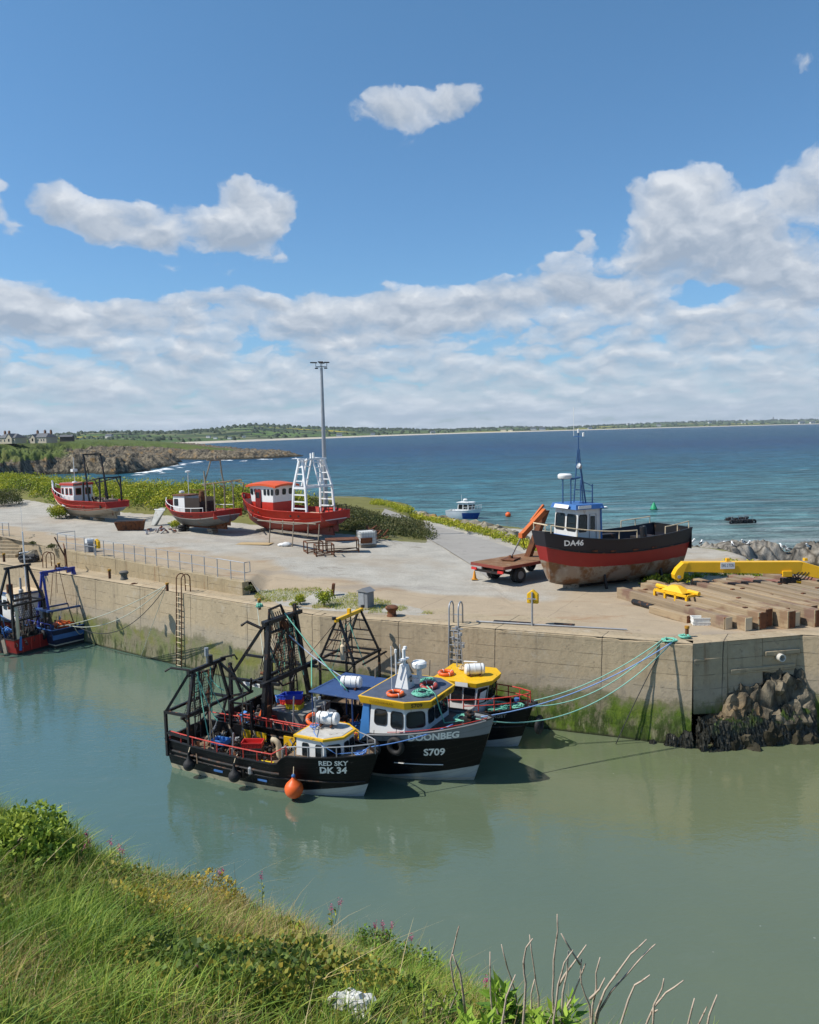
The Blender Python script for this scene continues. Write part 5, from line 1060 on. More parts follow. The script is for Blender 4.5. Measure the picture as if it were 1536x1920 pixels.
# red sterned boat cut by the left edge of the picture
rd = Boat('fishing_boat', 'red sterned boat with black gear cut off by the left edge of the photo', (-27.1, 50.3, 0), R(152), 8.6, 2.9, (.95, 1.05, 1.5), -.8, .92, .03, .7, .05, 2.8, (.2, .7), .5)
hm = hull_mat('faded red hull', (.33, .03, .025), [(below(.12), (.03, .03, .03))], .55, (.2, .06, .05), .6, (.42, .30, .25), .64)
rd.skin(hm, .5, M_DECK, M_BLKR); clutter(rd, [(-3.8, .5, .6), (-3.0, -.6, .6), (-2.0, .2, .6), (-3.4, .9, .6)], [M_BLKR, M_RUBB, M_WOOD], seed=141, n=30, sp=.35, hmax=1.5)
m = MB()
for y in (-1.0, -.4, .2, .8): m.box((-4.33, y, .55), (.05, .06, .75))
m.build('stern_frame', M_RED, rd.root)
for (x, y) in ((-4.0, -1.1), (-4.0, 1.1), (-2.7, -1.1), (-2.7, 1.1)): MB().bar((x, y, .5), (x, y, 3.0), .13).build('gantry_leg', M_BLK, rd.root)
m = MB(); m.bar((-4, -1.2, 3), (-4, 1.2, 3), .13); m.bar((-2.7, -1.2, 3.0), (-2.7, 1.2, 3.0), .13)
for y in (-1.1, 1.1): m.bar((-4, y, 3.01), (-2.7, y, 3.01), .1); m.bar((-4, y, 3), (-3.3, y*.6, 5.2), .12); m.bar((-2.7, y, 3), (-3.2, y*.6, 5.2), .12)
m.bar((-3.25, -.9, 5.2), (-3.25, .9, 5.2), .14); m.build('gantry_frame', M_BLK, rd.root)
m = MB(); m.tube([(-4.2, .95, .5), (-4.2, .95, 2.7), (-3.2, .8, 3.6)], .1, 8); m.build('vent_pipe', M_CREAM, rd.root)
m = MB(); m.lathe([(0, 0), (.2, 0), (.2, 1.6), (0, 1.6)], 10, Matrix.Translation((-1.2, -.8, 2.2))); m.build('exhaust_stack', M_RUST, rd.root)
BW = [(.2, -1.0), (2.0, -1.0), (2.4, 0), (2.0, 1.0), (.2, 1.0)]; hs, wl = rd.house(BW, .55, 2.6, M_WHT, .02); window(hs, wl, 4, .3, .7, .5, .85); window(hs, wl, 0, .2, .8, .5, .85); rd.roof(BW, 2.6, .12, .1, M_BLUE)
dredge(rd, (-3.9, 0, 2.0), (0, 1, 0), (.3, 0, 1), 1.5, 1.6, 12, 12, .013); clutter(rd, [(-3.4, 0, .6), (-2.4, .4, .6), (-1.4, -.3, .6)], [M_BLKR, M_BLUE, M_RUST], seed=41, n=26, sp=.5, hmax=1.2)
coil(rd.W(-2.2, .5, 1.0), .45, 6, .04, 'pale blue netting heaped behind the red stern', M_LBLU, 33, .9)
# ============================================================= boats laid up on the yard
def tblock(p, d, rz, label, mat=None, name='keel_block'):
    m = MB(); rr = random.Random(int(p[0]*100)); x, y, z = d; h = 0
    k = 0
    while h < z-.01: hh = min(.24, z-h); m.box((rr.uniform(-.03, .03), rr.uniform(-.03, .03), h+hh/2), (x*(1 if k % 2 == 0 else .85), y*(1 if k % 2 else .85), hh-.01), (0, 0, rr.uniform(-.1, .1))); h += hh; k += 1
    return tag(m.build(name, mat or M_WOOD, loc=p, rotz=rz, bevel=.012), label, 'keel block', 'blocks propping the laid up boats')
def glow(x): return x
def rudder(b, mat, q=.03, zt=1.2):
    m = MB(); x = -b.L/2; m.box((x+.05, 0, (b.k+zt)/2+.1), (.55, .06, zt-b.k-.2)); m.build('rudder', mat, b.root)
    m = MB(); m.solid([Vec((x+.2, -.07, b.k-.12)), Vec((b.L*.22, -.09, b.k-.12)), Vec((b.L*.22, .09, b.k-.12)), Vec((x+.2, .07, b.k-.12))], [Vec((x+.3, -.1, b.k+.5)), Vec((b.L*.3, -.12, b.k+.25)), Vec((b.L*.3, .12, b.k+.25)), Vec((x+.3, .1, b.k+.5))]); m.build('keel', mat, b.root)
    m = MB()
    for k in range(4): m.box((x+.62, 0, b.k+.45), (.05, .14, .62), Matrix.Rotation(k*math.pi/2+.4, 3, 'X') @ Matrix.Rotation(.4, 3, 'Z'))
    m.lathe([(0, -.12), (.09, -.1), (.07, .12), (0, .14)], 8, Matrix.Translation((x+.62, 0, b.k+.45)) @ Matrix.Rotation(-math.pi/2, 4, 'Y')); m.build('propeller', M_RUST, b.root)
# ---- DA46
pb = at(1010, 1005, 7.3); ps = at(1284, 986, 7.1); hd = math.atan2(pb.y-ps.y-.1, pb.x-ps.x); mid = (pb+ps)/2; sd_ = Vec((-math.sin(hd), math.cos(hd), 0)); mid = mid-sd_*.35
LD = (pb-ps).length-.75; mid = mid+(pb-ps).normalized()*.2
da = Boat('fishing_boat', 'black and red steel trawler with white wheelhouse propped ashore, DA46 on its bow', (mid.x, mid.y, ZQ), hd, LD, 3.9, (2.95, 2.72, 3.28), .12, .80, .30, .75, .25, 2.7, (.30, .50), .35, 'boats laid up ashore')
hm = hull_mat('black, red and bare rusty hull', (.014, .015, .022), [(lambda x, z, t: t.smooth(.755, .748), (.30, .022, .018)), (lambda x, z, t: t.smooth(.43, .422), (.27, .225, .17))], .45, (.10, .06, .035), .66, (.16, .07, .022), .60)
def da_mat():
    m, g = newmat('black, red and bare rusty hull'); O = g.coord('Object'); x, y, z = g.xyz(O); t = g.xyz(g.coord('UV'))[1]
    n = g.noise(O, 1.1, 7, .68); st = g.noise(g.scale(O, 2.4, 2.4, .25), 1, 6, .65); w = (g.noise(O, 2.5, 4)-.5)*.05
    bare = g.mix(n.smooth(.40, .58), (.27, .235, .185), (.17, .075, .027)); bare = g.mix(st.smooth(.5, .66)*.8, bare, (.12, .05, .02)); bare = g.mix(g.noise(O, .7, 5).smooth(.52, .6)*.5, bare, (.36, .33, .28))
    red = g.scalec((.27, .016, .014), (n-.5)*.5+1.0); red = g.mix(st.smooth(.62, .74)*.5, red, (.16, .03, .02))
    blk = g.scalec((.010, .011, .019), (n-.5)*.5+1.0); blk = g.mix(st.smooth(.68, .78)*.4, blk, (.10, .06, .04))
    c = g.mix((t+w*.4).smooth(.715, .725), red, blk); c = g.mix((t+w).smooth(.435, .42), c, bare)
    g.out(c, .5, 0, g.bump(n, .2, .05)); return m
da.skin(da_mat(), lambda q: 1.75, M_DECK, M_BLK)
da.strake(.722, .0, .99, .04, M_BLKR); da.lettering('DA46', .862, 1, .42, side=1, dirx=-1, z=2.70, slope=.0, bold=.03)
for q in (.32, .46, .62, .74):
    p = da.P(q, .76, 1, .02); MB().box(p, (.34, .06, .09)).build('freeing_port', M_RUST, da.root)
for side in (-1, 1):
    m = MB(); e0 = da.edge(.46, .97, 8, side, .06); m.tube([p+Vec((0, 0, .42)) for p in e0]+([da.P(.985, 1, 1, -.1)+Vec((-.04, 0, .42))] if side < 0 else []), .035); [m.tube([p, p+Vec((0, 0, .42))], .028) for p in e0[::2]]; m.build('guard_rail', M_CREAM, da.root)
    m = MB(); e1 = da.edge(.03, .24, 4, side, .06); m.tube([p+Vec((0, 0, .40)) for p in e1], .03); [m.tube([p, p+Vec((0, 0, .40))], .028) for p in e1[::2]]; m.build('stern_rail', M_CREAM, da.root)
# flared V notch at the stem
wf = da.loc(1030, 1020, 6.2); x0 = 1.35; hw_ = 1.15
DF = [(x0, -hw_), (x0+1.75, -hw_+.1), (x0+1.75, hw_-.1), (x0, hw_)]
hs, wl = da.house(DF, 1.7, 4.42, paint('rust stained white', (.62, .61, .58), .5, 0, .15, 2, (.33, .18, .07), .60, .12, 2.2, True), .04, top=[(x0+.05, -hw_+.06), (x0+1.55, -hw_+.16), (x0+1.55, hw_-.16), (x0+.05, hw_-.06)])
window(hs, wl, 1, .54, .95, .56, .90, M_RUBB, .16); window(hs, wl, 1, .05, .46, .56, .90, M_RUBB, .16); window(hs, wl, 2, .04, .38, .55, .90, M_RUBB, .16); window(hs, wl, 2, .52, .70, .58, .86, M_RUBB, .1); window(hs, wl, 0, .2, .8, .55, .9, M_RUBB, .16)
m = MB(); a = [wl(2, u_, v_, .02) for u_, v_ in ((.48, .08), (.48, .90), (.75, .90), (.75, .08))]; m.tube(a, .016, 4, closed=True); m.build('door_frame', M_GREY, hs)
m = MB(); p = wl(1, .5, .46, .03); m.tube([wl(1, .03, .46, .03), wl(1, .97, .46, .03)], .022); m.tube([wl(1, .03, .40, .03), wl(1, .97, .40, .03)], .018); m.build('grab_rail', M_BLUE, hs)
m = MB(); m.tube([wl(2, .95, .05, .04), wl(2, .95, .98, .04), wl(2, .90, 1.03, .2)], .045); m.build('vent_pipe', M_BLUE, hs)
rf = da.roof(DF, 4.42, .26, .10, M_BLUE, -.12, 'roof')
def rq(i0, i1, zt=0): pass
c_ = Vec((x0+.87, 0, 0))
m = MB(); m.solid([Vec((x0+1.96, -.62, 4.47)), Vec((x0+1.96, .62, 4.47)), Vec((x0+1.945, .62, 4.47)), Vec((x0+1.945, -.62, 4.47))], [Vec((x0+1.87, -.62, 4.66)), Vec((x0+1.87, .62, 4.66)), Vec((x0+1.84, .62, 4.66)), Vec((x0+1.84, -.62, 4.66))]); m.build('name_board', M_WHT, rf)
m = MB(); m.box((x0+1.25, hw_+.02, 4.55), (.85, .03, .16)); m.build('name_board', M_WHT, rf)
# mast, radar and aerials
m = MB(); mx = x0+.75
for y in (-.45, .45): m.bar((mx, y*.9, 4.65), (mx, y*.15, 7.6), .045)
m.bar((mx-.5, 0, 4.65), (mx-.05, 0, 7.2), .06); m.bar((mx, 0, 6.9), (mx, 0, 8.55), .045); m.bar((mx+.75, .3, 4.65), (mx+.75, .3, 6.0), .05); m.bar((mx+.75, -.4, 4.65), (mx+.75, -.4, 6.0), .05); m.bar((mx+.8, -.5, 6.0), (mx-.1, .0, 6.05), .06); m.bar((mx+.75, .3, 6.0), (mx-.1, .0, 6.05), .06)
for z in (5.4, 6.1, 6.8): w_ = .45*(1-(z-4.65)/3.4); m.bar((mx, -w_, z), (mx, w_, z), .04)
m.bar((mx-.55, -.5, 4.65), (mx-.55, -.5, 5.9), .05); m.bar((mx-.55, .5, 4.65), (mx-.55, .5, 5.7), .05); m.bar((mx-.55, -.5, 5.3), (mx-.55, .5, 5.3), .04); m.bar((mx-.55, .5, 5.6), (mx, .2, 5.9), .04); m.bar((mx, -.4, 8.3), (mx, .42, 8.3), .05); m.build('mast', paint('dark blue mast', (.03, .085, .20), .5, 0, .2, 3, (.1, .06, .04), .62, .1, 6), da.root)
m = MB(); m.lathe([(0, 0), (.33, 0), (.38, .06), (.38, .2), (.3, .27), (0, .29)], 18, Matrix.Translation((mx+.85, -.1, 6.04))); m.build('radar', M_WHT, da.root, smooth=40)
m = MB(); m.tube([(mx, -.4, 8.3), (mx, -.4, 9.9)], .014, 4); m.lathe([(0, 0), (.06, 0), (.06, .2), (0, .22)], 8, Matrix.Translation((mx, .42, 8.3))); m.lathe([(0, 0), (.06, 0), (.06, .2), (0, .22)], 8, Matrix.Translation((mx, 0, 8.5))); m.build('aerial', M_WHT, da.root)
m = MB(); m.lathe([(0, -.1), (.14, -.1), (.16, .06), (0, .1)], 10, Matrix.Translation((mx+.1, .2, 6.7)) @ Matrix.Rotation(1.2, 4, 'Y')); m.build('mast_lamp', M_GALV, da.root)
m = MB(); m.lathe([(.0, 0), (.19, 0), (.19, 1.35), (.16, 1.42), (.12, 1.42), (0, 1.3)], 14, Matrix.Translation((-2.1, .65, 1.75)) @ Matrix.Rotation(.12, 4, 'Y')); m.build('exhaust_stack', M_BLK, da.root, smooth=40)
m = MB(); m.box((-2.9, 0, 2.1), (1.3, 1.5, .7)); m.box((-.6, -1.0, 2.2), (1.2, .5, .9)); m.build('hatch', M_BLKR, da.root, bevel=.03)
m = MB(); m.box((-1.0, .8, 2.0), (1.6, .5, .3)); m.build('winch', M_GREY, da.root, bevel=.03)
rudder(da, M_BLKR, zt=1.6)
for k, (x, h) in enumerate(((2.6, .30), (-1.6, .20), (-3.4, .22))): tblock(da.W(x, 0, -.02), (.8 if k else .62, .75, h+.02), hd, ('keel block under the bow of DA46 in bright sun', 'keel block under the middle of DA46 in its shadow', 'keel block under the stern of DA46 in its shadow')[k])
for x, y in ((1.2, 1.3), (-2.8, 1.35)): o = tag(MB().bar((0, 0, 0), (0, -.35, 1.25), .12).build('prop', M_BLKR, loc=da.W(x, y, 0), rotz=hd), 'short prop under the %s quarter of DA46' % ('fore' if x > 0 else 'after'), 'prop', 'blocks propping the laid up boats')

def laid_up(label, uvz_near, uvz_far, heading, L, sheer, keel, mat, capmat, **kw):
    """boat seen over its transom: the two top corners of the transom fix its place and beam"""
    a, b = at(*uvz_near), at(*uvz_far); B = (b-a).length*1.02; c = (a+b)/2; d = Vec((math.cos(heading), math.sin(heading), 0)); c = c+d*L/2; g0 = Z(c.x-d.x*L*.3, c.y-d.y*L*.3)
    bt = Boat('fishing_boat', label, (c.x, c.y, g0), heading, L, max(2.4, min(B, 3.9)), sheer, keel, kw.pop('tf', .86), .03, kw.pop('rake', .7), -.12, 2.6, (.42, .8), kw.pop('foot', .7), 'boats laid up ashore', rise=kw.pop('rise', .0))
    return bt
def planked(name, top, stripe, bot, t1, t2, rust=.62):
    return hull_mat(name, top, [(lambda x, z, t: t.smooth(t1+.012, t1-.012), stripe), (lambda x, z, t: t.smooth(t2+.012, t2-.012), bot)], .5, (.17, .10, .07), .66, (.17, .075, .035), rust)
# ---- big red boat with the white gantry
r3 = laid_up('freshly painted red boat with orange roof and tall white gantry', (597, 962, 7.15), (660, 950, 7.15), R(143), 10.4, (2.18, 2.2, 3.3), .45, None, None, rise=.75)
r3.skin(planked('fresh red hull', (.50, .028, .012), (.70, .66, .6), (.22, .035, .025), .44, .385, .74), 1.55, M_DECK, M_RED)
r3.strake(.62, .02, .98, .035, paint('fresh red', (.5, .03, .015), .45)); 
for q in (.22, .30, .66, .74): 
    p = r3.P(q, .8, 1, .005); MB().lathe([(0, 0), (.11, 0), (.08, .03), (0, .03)], 12, Matrix.Translation(p) @ Matrix.Rotation(-math.pi/2, 4, 'X')).build('porthole', M_BLKR, r3.root)
M_FRED = paint('fresh red', (.5, .03, .015), .45)
RF_ = [(.35, -1.2), (3.0, -1.1), (3.0, 1.1), (.35, 1.2)]
low, wl = r3.house(RF_, 1.5, 2.75, M_FRED, 0, 'lower_wheelhouse'); up, wu = r3.house([(.36, -1.18), (2.99, -1.08), (2.99, 1.08), (.36, 1.18)], 2.752, 4.05, M_WHT, 0, top=[(.3, -1.2), (3.15, -1.1), (3.15, 1.1), (.3, 1.2)])
for a, b in ((.62, .76), (.79, .93)): pass
for a in (.44, .60, .76): window(up, wu, 2, 1-a-.11-.1, 1-a-.1, .42, .80, M_BLK, .3)
for a in (.05, .22, .39): window(up, wu, 2, .55+a*.9, .55+a*.9+.11, .42, .80, M_BLK, .3)
for a in (.10, .42, .72): window(up, wu, 1, a, a+.17, .42, .80, M_BLK, .3); window(up, wu, 3, a, a+.17, .42, .80, M_BLK, .3)
m = MB(); m.box((2.05, 1.2, 2.65), (.62, .05, 2.2)); dr = m.build('door', paint('dark red door', (.20, .018, .015), .4), low, bevel=.01); m = MB(); m.box((2.05, 1.235, 3.3), (.4, .02, .45)); m.build('pane', M_GLASS, dr)
m = MB(); top = [Vec((lerp(-.05, 3.3, i/8), 0, 0)) for i in range(9)]
for j, y in enumerate((-1.35, -.7, 0, .7, 1.35)):
    pass
pts = []; 
for i in range(9):
    for y in (-1.36, -.7, 0, .7, 1.36): pts.append((lerp(-.1, 3.32, i/8)+(.12*(1-(y/1.36)**2) if i == 8 else 0), y, 4.06+.30*(1-((i-4)/4)**2)*.55+.16*(1-(y/1.36)**2)))
m.grid(pts, 9, 5); n0 = len(m.v); m.grid([(p[0], p[1], p[2]-.16) for p in pts], 9, 5, flip=True)
E_ = [0, 5, 10, 15, 20, 25, 30, 35, 40, 41, 42, 43, 44, 39, 34, 29, 24, 19, 14, 9, 4, 3, 2, 1]
for a, b in zip(E_, E_[1:]+E_[:1]): m.f.append((a, b, n0+b, n0+a)); m.mi.append(0)
m.build('roof', paint('orange red roof', (.62, .09, .02), .5, 0, .15, 2), r3.root)
m = MB(); m.add([tuple(r3.P(q, 1, s_, -.07)+Vec((0, 0, -.05 if k else -1.0))) for q in (.90, .985) for s_ in (-1, 1) for k in (0, 1)], [(0, 1, 3, 2), (4, 5, 7, 6)]); m.build('bow_plate', paint('bare primer', (.42, .40, .36)), r3.root)
M_GW = paint('white gantry paint', (.74, .75, .75), .4, 0, .06, 2, bump=0)
gx = -2.9; HW = 1.55
for y in (-1, 1):
    m = MB(); A_, B_ = Vec((gx-.75, y*HW, 1.9)), Vec((gx+.75, y*HW, 1.9)); A1, B1 = Vec((gx-.62, y*HW*.96, 4.0)), Vec((gx+.62, y*HW*.96, 4.0)); TA, TB = Vec((gx-.12, y*HW*.78, 6.1)), Vec((gx+.2, y*HW*.78, 6.1))
    for a, b in ((A_, A1), (B_, B1), (A1, TA), (B1, TB), (A1, B1)): m.bar(a, b, .15)
    for t in (.25, .5, .75): m.bar(A_.lerp(A1, t), B_.lerp(B1, t), .09); m.bar(A1.lerp(TA, t), B1.lerp(TB, t), .08)
    m.build('gantry_frame', M_GW, r3.root)
m = MB(); m.bar((gx, -HW*.78-.35, 6.15), (gx, HW*.78+.35, 6.15), .15); MB().bar((gx-.62, -HW, 4.05), (gx-.62, HW, 4.05), .16).build('cross_beam', M_GW, r3.root); MB().bar((gx+.62, -HW, 4.05), (gx+.62, HW, 4.05), .12).build('cross_beam', M_GW, r3.root)
for y in (-1, 1): m.bar((gx, y*HW*.78, 5.6), (gx, y*HW*.45, 6.1), .1)
m.build('top_beam', M_GW, r3.root)
ladder_part(r3, (gx-.6, -.35, 4.1), (gx-.05, -.3, 6.1), .5, 5, M_GW, .05); ladder_part(r3, (gx+.6, .35, 4.1), (gx+.05, .3, 6.1), .5, 2, M_GW, .05, 'gantry_post')
m = MB(); m.bar((gx, -.15, 6.1), (gx, -.15, 6.65), .13); m.bar((gx, .12, 6.1), (gx, .12, 6.6), .13); m.bar((gx+.3, .8, 5.9), (gx-.5, 1.0, 6.2), .12); m.build('gantry_post', M_GW, r3.root)
m = MB()
for i in range(7): p = r3.P(.015+.0*i, 1, 1); m.bar((p.x+.1, lerp(-1.5, 1.5, i/6), 2.15), (p.x+.1, lerp(-1.5, 1.5, i/6), 2.62), .05)
m.bar((r3.P(.015, 1).x+.1, -1.5, 2.58), (r3.P(.015, 1).x+.1, 1.5, 2.58), .035); m.build('stern_rail', M_BLKR, r3.root)
m = MB(); m.box((-2.6, 0, 1.72), (2.2, 2.4, .3)); m.build('fish_hatch', M_CREAM, r3.root, bevel=.03)
rudder(r3, paint('dark red antifouling', (.12, .025, .02), .7), zt=1.5)
m = MB(); MB().box((-4.2, .9, 1.15), (.04, .1, .1))
for k, x in enumerate((3.0, .4, -2.2)): tblock(r3.W(x, 0, -.02), (.7, .9, .40), R(138), ('keel block under the forefoot of the big red boat', 'keel block under the middle of the big red boat', 'keel block under the stern of the big red boat')[k])
# ---- red boat at the left end of the row
r1 = laid_up('old red and white boat with black gantry, leftmost of the laid up row', (194, 939, 7.45), (246, 934, 7.45), R(147), 9.6, (1.85, 1.9, 2.95), .42, None, None, rise=.55)
r1.skin(planked('old red hull', (.40, .028, .022), (.62, .55, .42), (.31, .28, .235), .40, .37, .56), 1.3, M_DECK, M_RED)
r1.strake(.70, .1, .95, .03, M_FRED); r1.strake(.49, .02, .98, .035, M_CREAM)
F1 = [(.1, -1.0), (2.0, -1.0), (2.6, -.5), (2.6, .5), (2.0, 1.0), (.1, 1.0)]; hs, wl = r1.house(F1, 1.3, 3.25, M_WHT, .0)
for i, ws in ((4, ((.05, .22), (.36, .56), (.66, .9))), (3, ((.15, .85),)), (2, ((.1, .45), (.55, .9))), (5, ((.1, .4), (.6, .9)))):
    for a, b in ws: window(hs, wl, i, a, b, .55, .88, M_RED, .08)
r1.roof(F1, 3.25, .2, .12, M_RED, .02, topmat=paint('faded roof', (.3, .12, .10), .8))
m = MB(); e = r1.edge(.45, .98, 7, 1, .05); m.tube([p+Vec((0, 0, .36)) for p in e], .035); [m.tube([p, p+Vec((0, 0, .36))], .03) for p in e]; m.build('bow_rail', M_WHT, r1.root); m = MB(); e = r1.edge(.6, .98, 5, -1, .05); m.tube([p+Vec((0, 0, .36)) for p in e], .035); [m.tube([p, p+Vec((0, 0, .36))], .03) for p in e]; m.bar(r1.P(1, 1)+Vec((-.1, 0, -.3)), r1.P(1, 1)+Vec((.1, 0, .65)), .12); m.build('bow_rail', M_WHT, r1.root)
for x, y in ((-3.9, -1.15), (-3.9, 1.15), (-1.6, -1.2), (-1.6, 1.2)): MB().bar((x, y, 1.3), (x, y*.95, 4.0 if x < -3 else 3.6), .12).build('gantry_leg', M_BLK, r1.root)
m = MB(); m.bar((-3.9, -1.2, 4.0), (-3.9, 1.2, 4.0), .12)
for y in (-1.13, 1.13): m.bar((-3.9, y, 4.0), (-.2, y, 3.35), .1); m.bar((-3.3, y, 3.85), (-3.85, y, 3.0), .08)
m.build('gantry_platform', M_BLK, r1.root)
m = MB(); m.bar((-2.2, 1.0, 1.4), (-1.5, .9, 6.1), .12); m.bar((-2.2, -1.0, 1.4), (-1.5, -.9, 6.1), .12); m.bar((-1.5, -.95, 6.1), (-1.5, .95, 6.1), .12); m.bar((-1.5, .8, 6.0), (-1.2, .2, 4.2), .05); m.bar((-1.5, -.8, 6.0), (-3.9, -1.1, 4.0), .04); m.build('gantry_frame', M_BLK, r1.root)
m = MB(); m.tube([(1.3, 0, 3.4), (1.3, 0, 5.8)], .035); m.box((1.3, 0, 4.6), (.35, .5, .25)); m.lathe([(0, 0), (.25, 0), (.2, .1), (0, .12)], 12, Matrix.Translation((1.3, 0, 3.46))); m.build('mast', M_WHT, r1.root)
m = MB(); m.box((-3.0, 0, 1.75), (1.6, 1.7, .5)); m.build('fish_hatch', M_WOOD, r1.root, bevel=.03); clutter(r1, [(-2, 0, 1.7), (-1, .6, 1.4), (-3, .4, 2.0)], [M_BLKR, M_WOOD, M_CREAM], seed=51, n=22, sp=.4, hmax=.6)
rudder(r1, M_WOOD, zt=1.2)
for k, x in enumerate((2.3, .2, -2.0)): tblock(r1.W(x, 0, -.02), (.7, .9, .34), R(140), ('stacked block under the forefoot of the left red boat', 'stacked block under the middle of the left red boat', 'stacked block under the stern of the left red boat')[k])
# ---- small red and grey boat in the middle of the row
r2 = laid_up('small red and grey boat with bent pole gantry, middle of the laid up row', (402, 956, 7.2), (452, 948, 7.2), R(146), 7.2, (1.95, 1.78, 2.55), .5, None, None, rise=.5)
r2.skin(planked('red and worn grey hull', (.30, .028, .024), (.70, .68, .63), (.13, .135, .135), .60, .555, .56), 1.35, M_DECK, M_RED)
for q in (.2, .35, .5, .62): p = r2.P(q, .78, 1, .01); MB().box(p, (.3, .04, .06)).build('scupper', M_BLK, r2.root)
F2 = [(.55, -.85), (2.0, -.85), (2.4, -.4), (2.4, .4), (2.0, .85), (.55, .85)]; hs, wl = r2.house(F2, 1.4, 3.0, M_WHT, .06)
for i, ws in ((4, ((.1, .45),)), (3, ((.2, .8),)), (2, ((.1, .45), (.55, .9)))):
    for a, b in ws: window(hs, wl, i, a, b, .5, .85, M_RUBB, .15)
r2.roof(F2, 3.0, .08, .06, M_RUST, 0)
m = MB(); m.box((-.35, .82, 2.15), (1.75, .05, 1.5)); m.box((-.35, -.82, 2.15), (1.75, .05, 1.5)); m.box((-1.2, 0, 2.0), (.05, 1.6, 1.2)); m.build('cuddy_side', paint('dark timber', (.035, .025, .02), .8), r2.root)
m = MB(); m.lathe([(0, 0), (.25, 0), (.25, .9), (.18, 1.3), (0, 1.3)], 12, Matrix.Translation((-.7, .1, 2.1))); m.build('exhaust_stack', M_RUST, r2.root)
m = MB(); e = r2.edge(.15, .96, 9, 1, .04); m.tube([p+Vec((0, 0, .33)) for p in e], .03); [m.tube([p, p+Vec((0, 0, .33))], .025) for p in e[::2]]; m.build('guard_rail', M_WHT, r2.root); m = MB(); e = r2.edge(.15, .96, 9, -1, .04); m.tube([p+Vec((0, 0, .33)) for p in e], .03); [m.tube([p, p+Vec((0, 0, .33))], .025) for p in e[::2]]; m.build('guard_rail', M_WHT, r2.root)
m = MB(); m.tube([(1.2, -.2, 3.05), (1.2, -.2, 4.9)], .03); m.lathe([(0, 0), (.2, 0), (.22, .12), (0, .16)], 12, Matrix.Translation((1.2, -.2, 4.9))); m.lathe([(0, 0), (.22, 0), (.22, .15), (0, .2)], 12, Matrix.Translation((1.7, .1, 3.2))); m.build('mast', M_WHT, r2.root)
for (x, y) in ((-2.2, 1.0), (-3.2, 1.0), (-2.2, -1.0), (-3.2, -1.0)): MB().tube([(x, y, 1.4), (x, y, 3.9), (x+.2, y*.9, 5.1 if x > -3 else 4.2)], .06, 6).build('gantry_leg', M_WOOD, r2.root)
m = MB(); m.tube([(-2.0, 1.0, 3.9), (-2.4, .5, 5.9), (-2.4, -.5, 5.9), (-2.0, -1.1, 4.0)], .06); m.tube([(-2.4, -.8, 5.95), (-2.4, .9, 5.95)], .05); m.lathe([(0, 0), (.12, 0), (.1, .35), (0, .4)], 8, Matrix.Translation((-2.4, 0, 5.95))); m.build('gantry_frame', M_WOOD, r2.root)
m = MB(); m.tube([(-1.8, 1.0, 4.0), (-3.9, -1.3, 4.3)], .06); m.tube([(-2.0, -1.0, 3.7), (-3.8, .9, 4.0)], .055); m.tube([(-3.3, -1.2, 4.2), (-3.9, -1.5, 4.0), (-3.9, -1.5, 3.4)], .05); m.build('derrick_arm', paint('tan timber', (.34, .22, .10), .8), r2.root)
m = MB(); m.tube([(-.4, 1.0, 3.55), (-2.8, 1.0, 3.6)], .03); m.build('boom', M_RUST, r2.root)
crate(r2.W(-1.9, .7, 1.4), R(146), 'bright blue fish box on the stern of the small red and grey boat', M_BLUEP); clutter(r2, [(-1.5, .2, 1.5), (-2.6, 0, 1.5)], [M_WOOD, M_BLKR], seed=61, n=22, sp=.35, hmax=.6)
rudder(r2, M_RUST, zt=1.2)
for k, (x, y) in enumerate(((1.6, .1), (-1.9, .15))): tblock(r2.W(x, y, -.02), (.55, .7, .42), R(146), 'block under the %s of the small red and grey boat' % ('bow' if k == 0 else 'stern'))
p = r2.W(1.1, .75, 0)
for k in range(3): t = tyre((p.x, p.y, p.z+.0+.2*k), .3*k, ('rusty wheel at the bottom of the pile', 'rusty wheel in the middle of the pile', 'rusty wheel at the top of the pile')[k]+' propping the small boat', .36, .1, lie=True, group='wheels propping the small boat')

# ============================================================= things standing on the quay
def on(u, v): p = atg(u, v); return Vec((p.x, p.y, max(p.z, ZQ)))
# light mast
b = atg(612, 958); b = atY(611, 945, 66); gz = Z(b.x, b.y); b.z = gz
top = atY(602, 690, 66).z-gz
t = thing('light_mast', 'tall grey floodlight mast rising behind the big red boat', 'light mast', b)
MB().lathe([(.30, 0), (.30, .03), (.24, .04), (.22, 1.5), (.11, top-.4), (.11, top), (0, top)], 14).build('pole', M_GALV, t, smooth=40)
m = MB(); m.bar((-.45, 0, top+.1), (.45, 0, top+.1), .08); m.bar((0, -.45, top+.1), (0, .45, top+.1), .08)
for x, y in ((-.45, 0), (.45, 0), (0, -.45), (0, .45)): m.bar((x, y, top+.1), (x, y, top+.4), .05)
m.build('bracket', M_GALV, t)
for x, y, w_ in ((-.62, 0, .55), (.45, .0, .42), (0, -.5, .42), (0, .5, .42)): MB().box((x, y, top+.44), (w_, .34, .08), (0, .03, 0)).build('floodlight', M_BLK, t, bevel=.02)
for x in (-.4, .35): MB().box((x, 0, top-.02), (.26, .22, .09)).build('floodlight', M_BLK, t, bevel=.02)
